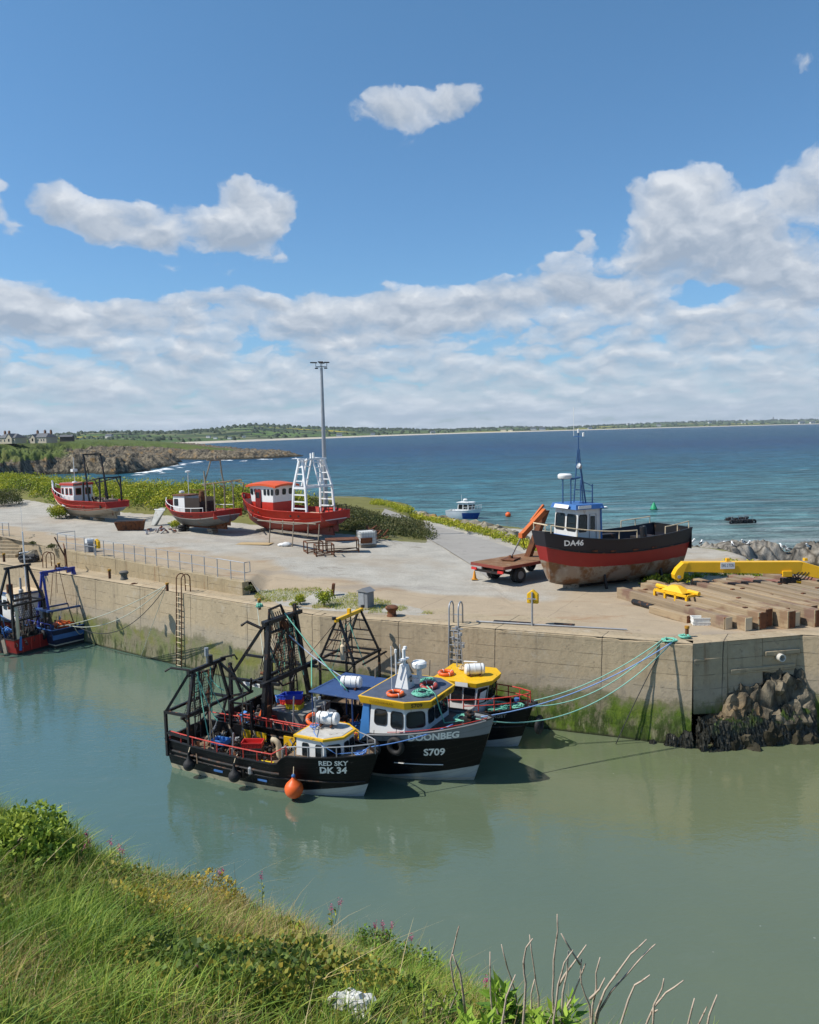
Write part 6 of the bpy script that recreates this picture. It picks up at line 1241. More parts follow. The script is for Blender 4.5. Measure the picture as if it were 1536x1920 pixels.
# handrail on the retaining wall
t = thing('handrail', 'long thin grey handrail along the top of the low retaining wall', 'handrail', RWTOP(0)); inv = Matrix.Translation(-Vec(RWTOP(0)))
n = 17; rp = [inv @ RWTOP(.0+i/n) for i in range(n+1)]
for p in rp: MB().tube([p, p+Vec((0, 0, 1.05))], .028, 6).build('post', M_GALV, t)
MB().tube([p+Vec((0, 0, 1.05)) for p in rp[1:-1]], .014, 5).build('top_wire', M_GALV, t)
MB().tube([p+Vec((0, 0, .52)) for p in rp], .02, 5).build('middle_rail', M_GALV, t)
for k, (a, bb) in enumerate(((rp[0], rp[2]), (rp[-3], rp[-1]))):
    bk = nb*1.1 if k == 0 else nb*1.0
    MB().tube([a+Vec((0, 0, 1.06)), bb+Vec((0, 0, 1.06))]+([bb+bk*.4+Vec((0, 0, 1.06)), bb+bk*.4+Vec((0, 0, .5)), bb+Vec((0, 0, .5))] if k else []), .026, 6).build('end_rail', M_GALV, t)
a = rp[0]; MB().tube([a+nb*1.3, a+nb*1.3+Vec((0, 0, 1.06)), a+Vec((0, 0, 1.06))], .026, 6).build('end_rail', M_GALV, t)
# ladders
def ladder(u, v, ddir, label, z0=-.4, bat=.3, fat=1.0):
    p = at(u, v, ZQ); d = ddir.normalized(); nrm = Vec((d.y, -d.x, 0)); t = thing('quay_ladder', label, 'ladder', p, 0, 'ladders up the quay wall')
    for s_ in (-1, 1):
        o = d*(.22*s_); zb = z0-ZQ; path = [o+nrm*(.14+bat)+Vec((0, 0, zb)), o+nrm*.16+Vec((0, 0, -.05)), o+nrm*.13+Vec((0, 0, .75))]
        path += [o+nrm*(.13-.30*(1-math.cos(a)))+Vec((0, 0, .75+.30*math.sin(a))) for a in (.5, 1.0, 1.57, 2.1, 2.7, 3.14)]; path += [o-nrm*.47+Vec((0, 0, .0))]
        MB().tube(path, .032*fat, 7).build('stile', M_RUST if fat < 1.1 else M_GALV, t, smooth=True)
    m = MB(); k = 14
    for i in range(k): f = (i+.5)/k; c = (nrm*(.14+bat)+Vec((0, 0, z0-ZQ))).lerp(nrm*.16+Vec((0, 0, -.05)), f); m.tube([c-d*.22, c+d*.22], .02, 5)
    m.tube([-d*.22-nrm*.47+Vec((0, 0, .38)), d*.22-nrm*.47+Vec((0, 0, .38))], .025, 5); m.build('rungs', M_CREAM if fat < 1.1 else M_GALV, t)
dl = BEND-A0; dr_ = CC-BEND
ladder(88, 1064, dl, 'quay ladder behind the blue gantry at the far left', bat=.3); ladder(340, 1111, dl, 'long quay ladder running down bare wall right of the moored blue boat', bat=.3); ladder(853, 1172, dr_, 'quay ladder with tall bright hoops behind the yellow wheelhouse roof', bat=.42, fat=1.15)
# bollards and mooring posts
def bollard(u, v, h, r, label, mat, style=0):
    t = thing('bollard', label, 'bollard', on(u, v), 0, 'bollards and mooring posts on the quay')
    if style == 0: MB().lathe([(r*.85, -.05), (r*.85, .02), (r*.72, .06), (r*.68, h*.5), (r*1.0, h*.7), (r*1.05, h*.86), (r*.8, h), (0, h)], 18).build('casting', mat, t, smooth=50)
    else: MB().lathe([(r, -.05), (r, h*.78), (r*1.3, h*.78), (r*1.3, h), (0, h)], 12).build('tube', M_RUST, t); MB().lathe([(r*1.32, h*.8), (r*1.32, h*.98), (r*.9, h*1.02), (0, h*1.02)], 12).build('cap', mat, t)
    return t
bollard(735, 1155, .50, .30, 'squat rusty mushroom bollard on the quay beside the grass patch', M_RUST); bollard(233, 1085, .44, .25, 'grey mushroom bollard below the handrail', paint('grey bollard', (.11, .10, .085), .8))
M_OCH = paint('ochre paint', (.45, .22, .02), .7, 0, .2, 6, RUST, .6, .1, 6)
for u, v, h, l in ((206, 1083, .48, 'slim ochre mooring post left of the grey bollard'), (111, 1066, .34, 'short ochre mooring post with a blue rope at its foot'), (314, 1106, .38, 'ochre topped mooring post beside the long quay ladder'), (487, 1141, .5, 'ochre mooring post with turquoise rope behind the tall black gantry'), (1288, 1194, .46, 'rusty mooring post at the quay corner holding the turquoise ropes'), (8, 1052, .5, 'rusty mooring post below the steps at the left edge')): bollard(u, v, h, .075, l, M_OCH, 1)
coil(on(116, 1067), .3, 4, .025, 'dark blue rope lying round the short ochre post', paint('navy rope', (.03, .06, .22)), 41, .12, 'rope ends on the quay'); coil(on(487, 1143)+Vec((0, 0, .1)), .14, 8, .022, 'turquoise rope wound on the post behind the tall gantry', M_TEAL, 42, 2.2, 'rope ends on the quay'); 
coil(on(1284, 1196), .22, 7, .026, 'turquoise rope turned round the corner mooring post', M_TEAL, 43, .5, 'rope ends on the quay'); coil(on(1255, 1201)+Vec((0, 0, -.03)), .3, 6, .026, 'turquoise rope lying over the quay edge near the corner post', M_TEAL, 44, .2, 'rope ends on the quay')
coil(on(252, 1096), .14, 2, .02, 'rusty ring and shackle lying on the apron', M_RUST, 45, .1, 'rope ends on the quay')
# long mooring lines
PC = on(1286, 1196)+Vec((0, 0, .16)); ed_ = Vec((CC.x-.55, CC.y+.2-.25, ZQ+.02))
def line(a, b, sag, label, mat, r=.022): return rope(catenary(a, b, sag, 22), r, label, mat)
E1 = at(1240, 1201, ZQ+.03); E2 = at(1262, 1203, ZQ+.03)
M_PTEAL = paint('pale turquoise rope', (.24, .50, .40), .8, 0, .15, 6, bump=0); M_LB = paint('pale blue rope', (.22, .36, .62), .8, bump=0); M_PALE = paint('pale rope', (.42, .44, .36), .8, bump=0)
line(E2, dn.W(5.4, .15, 2.4), .5, 'pale blue mooring line from the quay corner to the middle boat', M_LB); line(E1, nf.W(4.9, .2, 1.95), .35, 'upper turquoise mooring line from the quay corner to the red railed bow', M_PTEAL); line(E1+Vec((.1, 0, 0)), nf.W(4.7, .0, 1.75), .75, 'second turquoise mooring line sagging below the upper one', M_PTEAL); line(E2, dn.W(5.3, -.1, 2.4), 1.25, 'lowest pale turquoise mooring line sagging towards the water', M_PTEAL)
line(dn.W(4.6, -.6, 2.25), rs.W(4.2, .0, 1.9), .12, 'blue line from the middle boat to the bow of the nearest boat', paint('blue rope', (.12, .26, .6)), .02)
line(E1+Vec((.3, .1, 0)), at(1155, 1395, .02), -.15, 'dark old rope hanging slantwise down the wall near the corner', M_BLKP, .02)
for k, (u, sg, mt) in enumerate(((314, .35, M_PALE), (313, .9, M_PALE), (315, 1.5, M_BLKP))): line(on(u, 1103)+Vec((0, 0, .2)), bl.W(-4.5, .9-.5*k, 1.3), sg, ('uppermost pale mooring line from the ochre topped post to the blue boat', 'middle mooring line from the ochre topped post to the blue boat', 'lowest dark mooring line sagging along the wall to the blue boat')[k], mt, .022)
line(on(314, 1103)+Vec((0, 0, .2)), at(264, 1232, 0), .0, 'thin line hanging down the wall left of the long ladder', M_PALE, .014); line(bl.W(-4.4, -1.1, 1.2), bl.W(-4.3, 1.5, 1.1)+Vec((1.6, .2, .3)), .7, 'pale mooring line drooping across the blue stern', M_PALE, .024)
line(on(482, 1141)+Vec((0, 0, .3)), dn.W(-5.3, 1.2, 1.6), .15, 'pale line from the rope wound post down to the middle boat', M_PALE, .02)
# lifebuoy stands
def stand(u, v, h, label, rz):
    t = thing('lifebuoy_stand', label, 'lifebuoy stand', on(u, v), rz, 'yellow lifebuoy stands'); MB().tube([(0, 0, -.1), (0, 0, h)], .045, 8).build('post', M_GALV, t)
    m = MB(); m.poly_prism([(-.26, -.28), (.26, -.28), (.26, .16), (0, .36), (-.26, .16)], -.1, .1, Matrix.Translation((0, .14, h-.25)) @ Matrix.Rotation(math.pi/2, 4, 'X')); m.build('housing', M_YEL, t, bevel=.04)
    MB().box((0, -.02, h-.3), (.4, .04, .05)).build('bracket', M_GALV, t)
stand(998, 1173, 1.52, 'yellow lifebuoy stand at the quay edge below the bow of DA46', R(-25)); stand(180, 1043, 1.05, 'yellow lifebuoy stand behind the handrail at the left', R(-40))
# service cabinet, box by the rail, post
t = thing('service_cabinet', 'small grey electric cabinet with a gabled lid on the grass patch', 'cabinet', on(687, 1139), R(-38)); m = MB(); m.box((0, 0, .42), (.62, .5, .84)); m.build('cabinet_body', M_GREY, t, bevel=.01); m = MB(); m.poly_prism([(-.38, 0), (.38, 0), (0, .18)], -.32, .32, Matrix.Translation((0, 0, .845)) @ Matrix.Rotation(math.pi/2, 4, 'X')); m.build('lid', M_GREY, t); MB().box((-.1, -.26, .42), (.36, .02, .7)).build('door', M_GALV, t); MB().box((0, 0, .01), (.8, .68, .06)).build('plinth', M_CONCD, t)
t = thing('winch_box', 'grey box and white drum behind the left end of the handrail', 'winch', on(170, 1034), R(-38)); MB().box((0, 0, .3), (.5, .6, .6)).build('box_body', M_GREY, t, bevel=.02); MB().lathe([(0, -.25), (.18, -.25), (.18, .25), (0, .25)], 12, Matrix.Translation((-.1, 0, .72)) @ Matrix.Rotation(math.pi/2, 4, 'X')).build('drum', M_WHT, t); MB().tube([(-.3, 0, .6), (-.5, .0, .75)], .06).build('handle', M_BLK, t)
tag(MB().box((0, 0, .3), (.16, .3, .72), (0, .12, 0)).build('marker_post', M_RUST, loc=on(625, 1117), bevel=.02), 'dark leaning stub post beside the yellow green bush', 'post')
o = tag(MB().tube([on(893, 1167)+Vec((0, 0, .05)), on(1040, 1175)+Vec((0, 0, .05)), on(1176, 1182)+Vec((0, 0, .04))], .035, 8).build('pipe', M_GALV), 'long pale pipe lying along the quay edge', 'pipe')
for u, v, l in ((960, 1167, 'dark steel plate lying behind the pale pipe left of the lifebuoy stand'), (1058, 1171, 'dark steel plate lying right of the lifebuoy stand')): tag(MB().box((0, 0, .02), (1.7 if u < 1000 else .9, .25, .03)).build('steel_plate', M_BLKR, loc=on(u, v), rotz=R(-20)), l, 'steel plate')
# cone
t = thing('traffic_cone', 'faded orange traffic cone behind the flatbed trailer', 'traffic cone', on(890, 1087)); MB().box((0, 0, .03), (.36, .36, .05)).build('base', M_OCH, t, bevel=.02); MB().lathe([(.13, .05), (.035, .55), (0, .55)], 14).build('cone', paint('faded orange', (.72, .30, .03)), t, smooth=40)
# flatbed lorry with folded crane
ra, rb = at(884, 1053, 5.35), at(945, 1063, 5.35); wv = (rb-ra); W_ = wv.length; tl_h = math.atan2(wv.x, -wv.y); tl_h = math.atan2(wv.x*1.0, -wv.y*1.0)
hdg = math.atan2(wv.x, -wv.y); fw = Vec((-wv.y, wv.x, 0)).normalized(); hdg = math.atan2(fw.y, fw.x); c = (ra+rb)/2
t = thing('flatbed_lorry', 'old flatbed lorry with rusty wooden deck and folded orange crane beside DA46', 'lorry', (c.x, c.y, ZQ), hdg); LT = 5.6
MB().box((LT/2, 0, 1.09), (LT, W_, .10)).build('deck', paint('rusty planked deck', (.20, .10, .045), .85, 0, .4, 1.5, (.30, .20, .12), .5, .2, 2), t, bevel=.01)
m = MB()
for y in (-W_/2-.02, W_/2+.02): m.box((LT/2, y, 1.05), (LT+.04, .05, .16))
m.box((-.025, 0, 1.05), (.05, W_, .16)); m.build('deck_edge', paint('red brown steel', (.22, .045, .03), .7, 0, .3, 3), t)
m = MB()
for y in (-.42, .42): m.box((LT/2, y, .88), (LT, .12, .22))
m.box((.06, 0, .72), (.1, W_*.8, .14)); m.box((.5, 0, .74), (.3, 1.6, .2)); m.build('chassis', M_BLKR, t)
for x in (1.5, ):
    for y in (-1, 1):
        w = MB(); w.torus((x, y*(W_/2-.22), .47), .34, .14, Matrix.Rotation(math.pi/2, 4, 'X'), 22, 8); w.torus((x, y*(W_/2-.5), .47), .34, .13, Matrix.Rotation(math.pi/2, 4, 'X'), 22, 8); wh = w.build('wheel', M_RUBB, t, smooth=True); MB().lathe([(0, -.06), (.24, -.06), (.24, .02), (.1, .05), (0, .05)], 14, Matrix.Translation((x, y*(W_/2-.14), .47)) @ Matrix.Rotation(-y*math.pi/2, 4, 'X')).build('rim', M_GREY, wh)
    MB().tube([(x, -W_/2+.2, .47), (x, W_/2-.2, .47)], .08).build('axle', M_BLKR, t)
for x in (4.8, ):
    for y in (-1, 1): w = MB(); w.torus((x, y*(W_/2-.22), .47), .34, .14, Matrix.Rotation(math.pi/2, 4, 'X'), 22, 8); wh = w.build('wheel', M_RUBB, t, smooth=True); MB().lathe([(0, -.06), (.24, -.06), (.24, .02), (0, .05)], 14, Matrix.Translation((x, y*(W_/2-.14), .47)) @ Matrix.Rotation(-y*math.pi/2, 4, 'X')).build('rim', M_GREY, wh)
for y in (-W_/2+.25, W_/2-.25): MB().box((-.02, y, .80), (.08, .42, .14)).build('tail_lamp', M_REDP, t)
ci = Matrix.Rotation(-hdg, 4, 'Z') @ Matrix.Translation((-c.x, -c.y, -ZQ))
k0, k1, k2 = ci @ at(958, 1049, 5.36), ci @ atY(979, 1004, 45.6), ci @ atY(1022, 957, 46.6)
m = MB(); m.box(k0+Vec((0, 0, .05)), (1.2, .8, .06), (0, 0, .4)); m.lathe([(.16, 0), (.12, .25), (0, .25)], 10, Matrix.Translation(k0)); m.build('crane_foot', M_RUST, t)
MB().tube([k0+Vec((0, 0, .1)), k1], .045, 8).build('crane_ram', M_GALV, t); m = MB(); m.bar(k1-(k2-k1)*.03, k2, .30); m.box(k1, (.3, .3, .3)); m.bar(k1.lerp(k2, .5)+Vec((0, .2, .1)), k2+Vec((.1, .2, .3)), .14); m.build('crane_arm', paint('orange crane', (.52, .12, .02), .55, 0, .2, 2, RUST, .6, .1, 3), t, bevel=.02)
m = MB(); m.tube([k1, k1+Vec((.3, .1, -.7))], .03); m.torus(k1+Vec((.3, .1, -.8)), .08, .02, Matrix.Rotation(1.57, 4, 'X'), 10, 5); m.build('crane_hook', M_BLK, t)
m = MB(); m.solid([Vec((3.6, .1, 1.14)), Vec((3.9, .1, 1.14)), Vec((3.9, .5, 1.14)), Vec((3.6, .5, 1.14))], [k2+Vec((-.1, -.2, 0)), k2+Vec((.2, -.2, 0)), k2+Vec((.2, .2, 0)), k2+Vec((-.1, .2, 0))]); m.build('crane_column', M_RUST, t)
# timber baulks
a0, b0 = at(1166, 1122, ZQ), at(1378, 1184, ZQ); bd = (b0-a0); BL = bd.length; bd.normalize(); pr = Vec((-bd.y, bd.x, 0)); bh = math.atan2(bd.y, bd.x); rr = random.Random(12)
def m_baulk(name, base, red):
    m, g = newmat(name); O = g.coord('Object'); x, y, z = g.xyz(O); gr = g.noise(g.scale(O, .35, 7, 7), 1, 6, .65); n = g.noise(O, .9, 5)
    c = g.scalec(base, (gr-.5)*1.1+1.0); c = g.mix(gr.smooth(.58, .7)*.8, c, (.05, .038, .026)); c = g.mix(n.smooth(.52, .66)*.6, c, red)
    endm = x.abs().gt(g_half[0]-.02)
    c = g.mix(endm, c, g.mix(g.noise(O, 4, 4).smooth(.5, .6), (.50, .38, .22), (.30, .10, .03)))
    g.out(c, .88, 0, g.bump(gr, .6, .02)); return m
sizes = []
wood_sets = [((.34, .25, .15), (.17, .085, .045)), ((.27, .20, .125), (.14, .06, .05)), ((.25, .195, .13), (.24, .06, .06))]
LBLS = ['nearest the water', 'second from the water', 'third from the water', 'fourth from the water', 'fifth from the water', 'sixth from the water', 'seventh from the water', 'eighth from the water', 'ninth from the water', 'tenth from the water', 'eleventh from the water', 'twelfth from the water', 'thirteenth from the water', 'fourteenth from the water', 'fifteenth from the water', 'second from the rocks', 'nearest the rocks']
for k in range(17):
    L_k = BL*rr.uniform(.93, 1.02)*(1.0 if k < 9 else 1.1); g_half = [L_k/2]; ws = wood_sets[rr.choice((0, 1)) if k < 9 else rr.choice((1, 2))]
    off = .61*k; sh = rr.uniform(-.4, .4)+.12*k; c = (a0+b0)/2+pr*off+bd*(sh+(L_k-BL)/2*0); hh = rr.uniform(.55, .80)
    bt_ = thing('timber_baulk', 'heavy old timber baulk with bolted end plates, ' + LBLS[k] + ' in the row', 'timber beam', (c.x, c.y, ZQ), bh+rr.uniform(-.022, .022), 'timber baulks laid side by side')
    m = MB(); m.box((0, 0, hh/2), (L_k, .40, hh)); m.build('beam', m_baulk('timber %d' % k, *ws), bt_, bevel=.02)
    for x_ in (-L_k/2-.012, L_k/2+.012): MB().box((x_, -.05 if k % 2 else .05, hh/2), (.025, .36, hh*.92)).build('end_plate', M_RUST if rr.random() < .55 else M_CREAM, bt_)
    m = MB()
    x_ = rr.uniform(-L_k*.45, L_k*.45); m.box((x_, 0, hh+.02), (.12, .2, .05))
    m.build('spike_plate', M_RUST, bt_)
g_half = [1.2]; p = on(1256, 1158)
mm = thing('timber_baulk', 'short loose timber lying in front of the row of baulks', 'timber beam', (p.x, p.y, ZQ), bh+.05, 'timber baulks laid side by side'); MB().box((0, 0, .17), (2.4, .32, .34)).build('beam', m_baulk('timber s', *wood_sets[0]), mm, bevel=.02); MB().box((1.21, 0, .17), (.03, .3, .33)).build('end_plate', M_RUST, mm)
p = on(1205, 1138); tag(MB().tube([p-bd*.7+Vec((0, 0, .14)), p+bd*.75+Vec((0, 0, .14))], .14, 10).build('pipe', M_BLK), 'short black pipe lying left of the loose timber', 'pipe')
# white fish boxes
M_WP = paint('white plastic', (.74, .73, .68), .5, 0, .06, 3, bump=0); p = on(1317, 1171); crate(p, R(-8), 'lower white fish box of the pair in front of the timber baulks', M_WP, 'white fish boxes by the timber', (.9, .5, .18)); crate(p+Vec((0, 0, .175)), R(-4), 'upper white fish box of the pair in front of the timber baulks', M_WP, 'white fish boxes by the timber', (.9, .5, .18))
# yellow crane boom reaching in from the right and its spreader
M_CY = paint('crane yellow', (.80, .44, .012), .4, 0, .1, 1.5, (.35, .18, .03), .69, .06, 4)
by = 40.5; bA, bB = atY(1278, 1062, by), atY(1500, 1064, by); bC = atY(1580, 1085, by-.3)
t = thing('crane_boom', 'yellow crane boom with a white safe load sign reaching in over the timber baulks', 'crane', bA); iv = Matrix.Translation(-bA)
def bx(m, a, b, h0, h1, w): a, b = iv @ a, iv @ b; d = (b-a).normalized(); n_ = Vec((-d.z, 0, d.x)); s_ = Vec((0, w/2, 0)); m.solid([a-s_-n_*h0/2, a-s_+n_*h0/2, a+s_+n_*h0/2, a+s_-n_*h0/2], [b-s_-n_*h1/2, b-s_+n_*h1/2, b+s_+n_*h1/2, b+s_-n_*h1/2])
m = MB(); bx(m, bA, bB, .50, .66, .42); m.build('boom_box', M_CY, t, bevel=.02); m = MB(); bx(m, bB+Vec((-.05, 0, .0)), bC, .68, .5, .40); m.build('boom_knuckle', M_CY, t, bevel=.02)
m = MB(); m.poly_prism([(-.42, -.62), (-.22, -.74), (.02, -.6), (.08, -.25), (.3, .22), (.02, .22), (-.3, -.1), (-.46, -.4)], -.24, .24, Matrix.Rotation(math.pi/2, 4, 'X')); m.build('boom_head', M_CY, t, bevel=.03)
m = MB(); m.lathe([(0, -.27), (.09, -.27), (.09, .27), (0, .27)], 12, Matrix.Translation((-.2, 0, -.5)) @ Matrix.Rotation(math.pi/2, 4, 'X')); m.build('pin', M_GALV, t)
q = iv @ atY(1361, 1059, by); m = MB(); m.box(q+Vec((0, -.245, 0)), (.72, .02, .34)); sg = m.build('load_sign', M_WHT, t); text_on('SWL 2 TON', .22, lambda a, b: q+Vec((a*.56, -.258, b)), M_LETB, sg, bold=.0)
q = iv @ atY(1472, 1070, by); m = MB(); m.box(q+Vec((0, -.25, -.12)), (.5, .1, .3)); m.build('valve_box', M_CY, t, bevel=.02)
for u in (1364, 1510): q = iv @ atY(u, 1050, by); MB().box(q+Vec((0, 0, .03)), (.16, .2, .14)).build('lug', M_CY, t)
q0, q1 = iv @ atY(1478, 1085, by-.1), iv @ atY(1600, 1118, by-.3); m = MB(); m.tube([q0, q1], .12, 10); m.build('boom_ram', M_CY, t, smooth=40)
m = MB()
for k in range(6): a = iv @ atY(1465+k*6, 1076, by-.2); m.tube(catenary(a, a+Vec((.9, -.05, .08)), .22+.06*k, 8), .028, 5)
m.box(iv @ atY(1478, 1088, by-.1), (.7, .3, .22)); m.build('hydraulic_hose', M_BLKR, t)
q = iv @ atY(1268, 1082, by); m = MB()
for k in range(7): m.torus((q.x-.02+.02*(k % 2), q.y, q.z-.11*k), .05, .018, Matrix.Rotation(math.pi/2, 4, 'X') @ Matrix.Rotation((k % 2)*1.57, 4, 'Y'), 8, 5)
m.build('chain', M_RUST, t)
cw = bC+Vec((2.2, .3, -.75)); cg = Z(cw.x, cw.y); m = MB(); bx(m, bC+Vec((-.05, 0, 0)), cw+Vec((.2, 0, 0)), .5, .42, .38); m.build('boom_arm', M_CY, t, bevel=.02)
m = MB(); m.solid([iv @ (cw+Vec((x_, y_, -.0))) for x_, y_ in ((-.3, -.3), (.3, -.3), (.3, .3), (-.3, .3))], [iv @ (cw+Vec((x_, y_, .4))) for x_, y_ in ((-.25, -.25), (.25, -.25), (.25, .25), (-.25, .25))]); m.box(iv @ Vec((cw.x, cw.y, (cw.z+cg)/2)), (.5, .5, cw.z-cg)); m.build('crane_column', M_CY, t, bevel=.03)
m = MB(); m.box(iv @ Vec((cw.x, cw.y, cg+.2)), (2.2, 2.2, .5)); m.build('crane_base', M_CY, t, bevel=.04)
p = on(1268, 1142); t = thing('lifting_grab', 'yellow steel lifting grab lying on the timber baulks', 'lifting grab', (p.x, p.y+.1, ZQ+.30), bh+.1, None)
m = MB(); 
for a, b in (((-1.0, -.35, 0), (1.0, -.35, 0)), ((-1.0, -.35, .5), (1.0, -.35, .5)), ((-1.0, .35, .5), (1.0, .35, .5)), ((-1.0, .35, 0), (1.0, .35, 0))): m.bar(a, b, .11)
for x in (-1.0, -.33, .33, 1.0): m.bar((x, -.35, 0), (x, -.35, .5), .11); m.bar((x, -.35, .5), (x, .35, .5), .11); m.bar((x, .35, 0), (x, .35, .5), .1)
m.build('frame', M_CY, t); m = MB(); m.solid([Vec((-.7, -.3, .56)), Vec((.7, -.3, .56)), Vec((.7, .4, .56)), Vec((-.7, .4, .56))], [Vec((-.2, -.1, .85)), Vec((.2, -.1, .85)), Vec((.2, .15, .85)), Vec((-.2, .15, .85))]); m.build('cover', M_CY, t, bevel=.02)
MB().tube([(-1.3, .1, .62), (-.6, .1, .6)], .11, 8).build('ram', M_CY, t); MB().tube([(.6, .2, .62), (1.25, .2, .6)], .11, 8).build('ram', M_CY, t)
# scaffold, sack, frames, tank, scrap round the big red boat
def fbar(name, segs, r, mat, label, cat, group=None, sq=True):
    o = segs[0][0]; m = MB()
    for a, b in segs: (m.bar(Vec(a)-Vec(o), Vec(b)-Vec(o), r) if sq else m.tube([Vec(a)-Vec(o), Vec(b)-Vec(o)], r, 6))
    return tag(m.build(name, mat, loc=o), label, cat, group)
s0, s1 = at(508, 995, 5.9), at(598, 1006, 5.85); dsc = (s1-s0).normalized(); g_ = Z(s0.x, s0.y)
t = thing('scaffold', 'rough plank staging on poles along the side of the big red boat', 'scaffold', (s0.x, s0.y, g_)); i_ = Matrix.Translation((-s0.x, -s0.y, -g_))
m = MB(); m.solid([i_ @ (s0+Vec((0, 0, -.05))), i_ @ (s1+Vec((0, 0, -.05))), i_ @ (s1+Vec((.2, .45, -.05))), i_ @ (s0+Vec((.2, .45, -.05)))], [i_ @ (s0+Vec((0, 0, .03))), i_ @ (s1+Vec((0, 0, .03))), i_ @ (s1+Vec((.2, .45, .03))), i_ @ (s0+Vec((.2, .45, .03)))]); m.build('plank', M_WOOD, t)
for k, f in enumerate((-.02, .25, .48, .78, 1.0)): a = s0.lerp(s1, f); MB().tube([i_ @ Vec((a.x-.1, a.y, g_)) if k in (0, 2, 4) else i_ @ (a+Vec((0, 0, -.1))), i_ @ (a+Vec((.05, .1, .85)))], .045, 6).build('pole', M_WOOD, t)
MB().tube([i_ @ (s0+Vec((-1.0, .3, .75))), i_ @ (s1+Vec((-.2, .2, .85)))], .05, 6).build('guard_pole', M_WOOD, t)
p = on(535, 1024); m = MB(); rock_lump(m, (0, 0, .12), .34, 4, (1.3, .8, .5), .3); rock_lump(m, (-.3, .05, .1), .24, 8, (1.0, .8, .5), .3); tag(m.build('sack', M_WHT, loc=p, smooth=True), 'crumpled white sack on the gravel in front of the staging', 'sack')
tag(MB().box((0, 0, .03), (2.6, 1.1, .025)).build('plywood_sheet', paint('plywood', (.42, .30, .15), .8), loc=on(478, 1020), rotz=R(-12)), 'sheet of plywood lying on the gravel before the red boat', 'plywood')
def rack(u, v, d, rz, label, name='steel_rack', top=False, cat='steel frame'):
    x, y, z = d; t = thing(name, label, cat, on(u, v), rz, 'rusty steel frames'); m = MB()
    for h in (.12, z):
        for a, b in (((-x/2, -y/2), (x/2, -y/2)), ((x/2, -y/2), (x/2, y/2)), ((x/2, y/2), (-x/2, y/2)), ((-x/2, y/2), (-x/2, -y/2))): m.bar((*a, h), (*b, h), .06)
    m.bar((-x/2, -y/2, .12), (x/2, y/2, .12), .04); m.build('frame', M_RUST, t)
    for sx in (-1, 1):
        for sy in (-1, 1): MB().bar((sx*x/2, sy*y/2, 0), (sx*x/2, sy*y/2, z+.03), .07).build('leg', M_RUST, t)
    if top: MB().box((0, 0, z+.045), (x+.1, y+.1, .03)).build('top', M_RUST, t)
rack(588, 1036, (1.1, 1.1, .78), R(20), 'open rusty steel frame, left of the pair beside the red boat'); rack(608, 1042, (1.2, 1.1, .78), R(14), 'open rusty steel frame, right of the pair beside the red boat'); rack(642, 1034, (2.2, 1.3, .85), R(10), 'rusty steel table with a solid top by the stern of the red boat', 'steel_table', True, 'table')
p = on(688, 1024); t = thing('water_tank', 'white plastic water tank in a wire cage by the scrap heap', 'tank', p, R(20)); MB().box((0, 0, .64), (1.16, .96, .96)).build('bottle', paint('translucent plastic', (.62, .62, .58), .5, 0, .1, 2), t, bevel=.08)
m = MB()
for z_ in (.2, .45, .7, .95, 1.14): m.tube([(-.61, -.51, z_), (.61, -.51, z_), (.61, .51, z_), (-.61, .51, z_)], .016, 4, closed=True)
for x_ in np.linspace(-.6, .6, 7): m.tube([(x_, -.515, .14), (x_, -.515, 1.15)], .014, 4); m.tube([(x_, .515, .14), (x_, .515, 1.15)], .014, 4)
for y_ in np.linspace(-.5, .5, 5): m.tube([(-.615, y_, .14), (-.615, y_, 1.15)], .014, 4); m.tube([(.615, y_, .14), (.615, y_, 1.15)], .014, 4)
m.build('cage', M_GALV, t); MB().box((0, 0, .07), (1.2, 1.0, .13)).build('pallet', M_WOOD, t); MB().box((-.2, -.6, .5), (.9, .04, .4), (.2, 0, 0)).build('rusty_panel', M_RUST, t)
o = on(702, 1012); m = MB(); rr = random.Random(77)
for k in range(26): c = Vec((rr.gauss(0, .45), rr.gauss(0, .5), abs(rr.gauss(0, .3)))); m.bar(c, c+Vec((rr.uniform(-.9, .9), rr.uniform(-.6, .6), rr.uniform(-.1, .7))), rr.uniform(.03, .14))
tag(m.build('scrap_heap', M_RUST, loc=o), 'heap of rusty scrap iron behind the caged water tank', 'scrap heap', kind='stuff')
p = on(246, 994); t = thing('steel_trough', 'rusty open steel trough lying behind the red boat at left', 'trough', p, R(12)); m = MB(); m.solid([Vec((-1.0, -.35, 0)), Vec((1.0, -.35, 0)), Vec((1.0, .35, 0)), Vec((-1.0, .35, 0))], [Vec((-1.25, -.55, .75)), Vec((1.15, -.55, .8)), Vec((1.15, .55, .8)), Vec((-1.25, .55, .75))]); m.build('trough_body', M_RUST, t, bevel=.02)
for x_ in (-.6, 0, .6): MB().bar((x_, -.5, .1), (x_*1.1, -.6, .8), .06).build('rib', M_RUST, t)
MB().box((-.05, 0, .8), (2.2, .9, .02)).build('lining', M_BLKR, t)
p = on(293, 985); t = thing('broken_dinghy', 'grey broken dinghy hull propped on end in the bushes', 'dinghy', p, R(60)); m = MB(); m.solid([Vec((-.45, -.25, 0)), Vec((.1, -.1, 0)), Vec((.1, .1, 0)), Vec((-.45, .25, 0))], [Vec((.5, -.6, 1.3)), Vec((.95, -.35, 1.5)), Vec((.95, .35, 1.5)), Vec((.5, .6, 1.3))]); m.build('shell', paint('weathered grey hull', (.34, .34, .31), .7, 0, .3, 2, (.2, .15, .1), .55, .1, 3), t, bevel=.1); MB().bar((.5, -.65, 1.32), (.5, .65, 1.32), .08).build('gunwale', M_WHT, t)
o = on(302, 998); m = MB(); rr = random.Random(5)
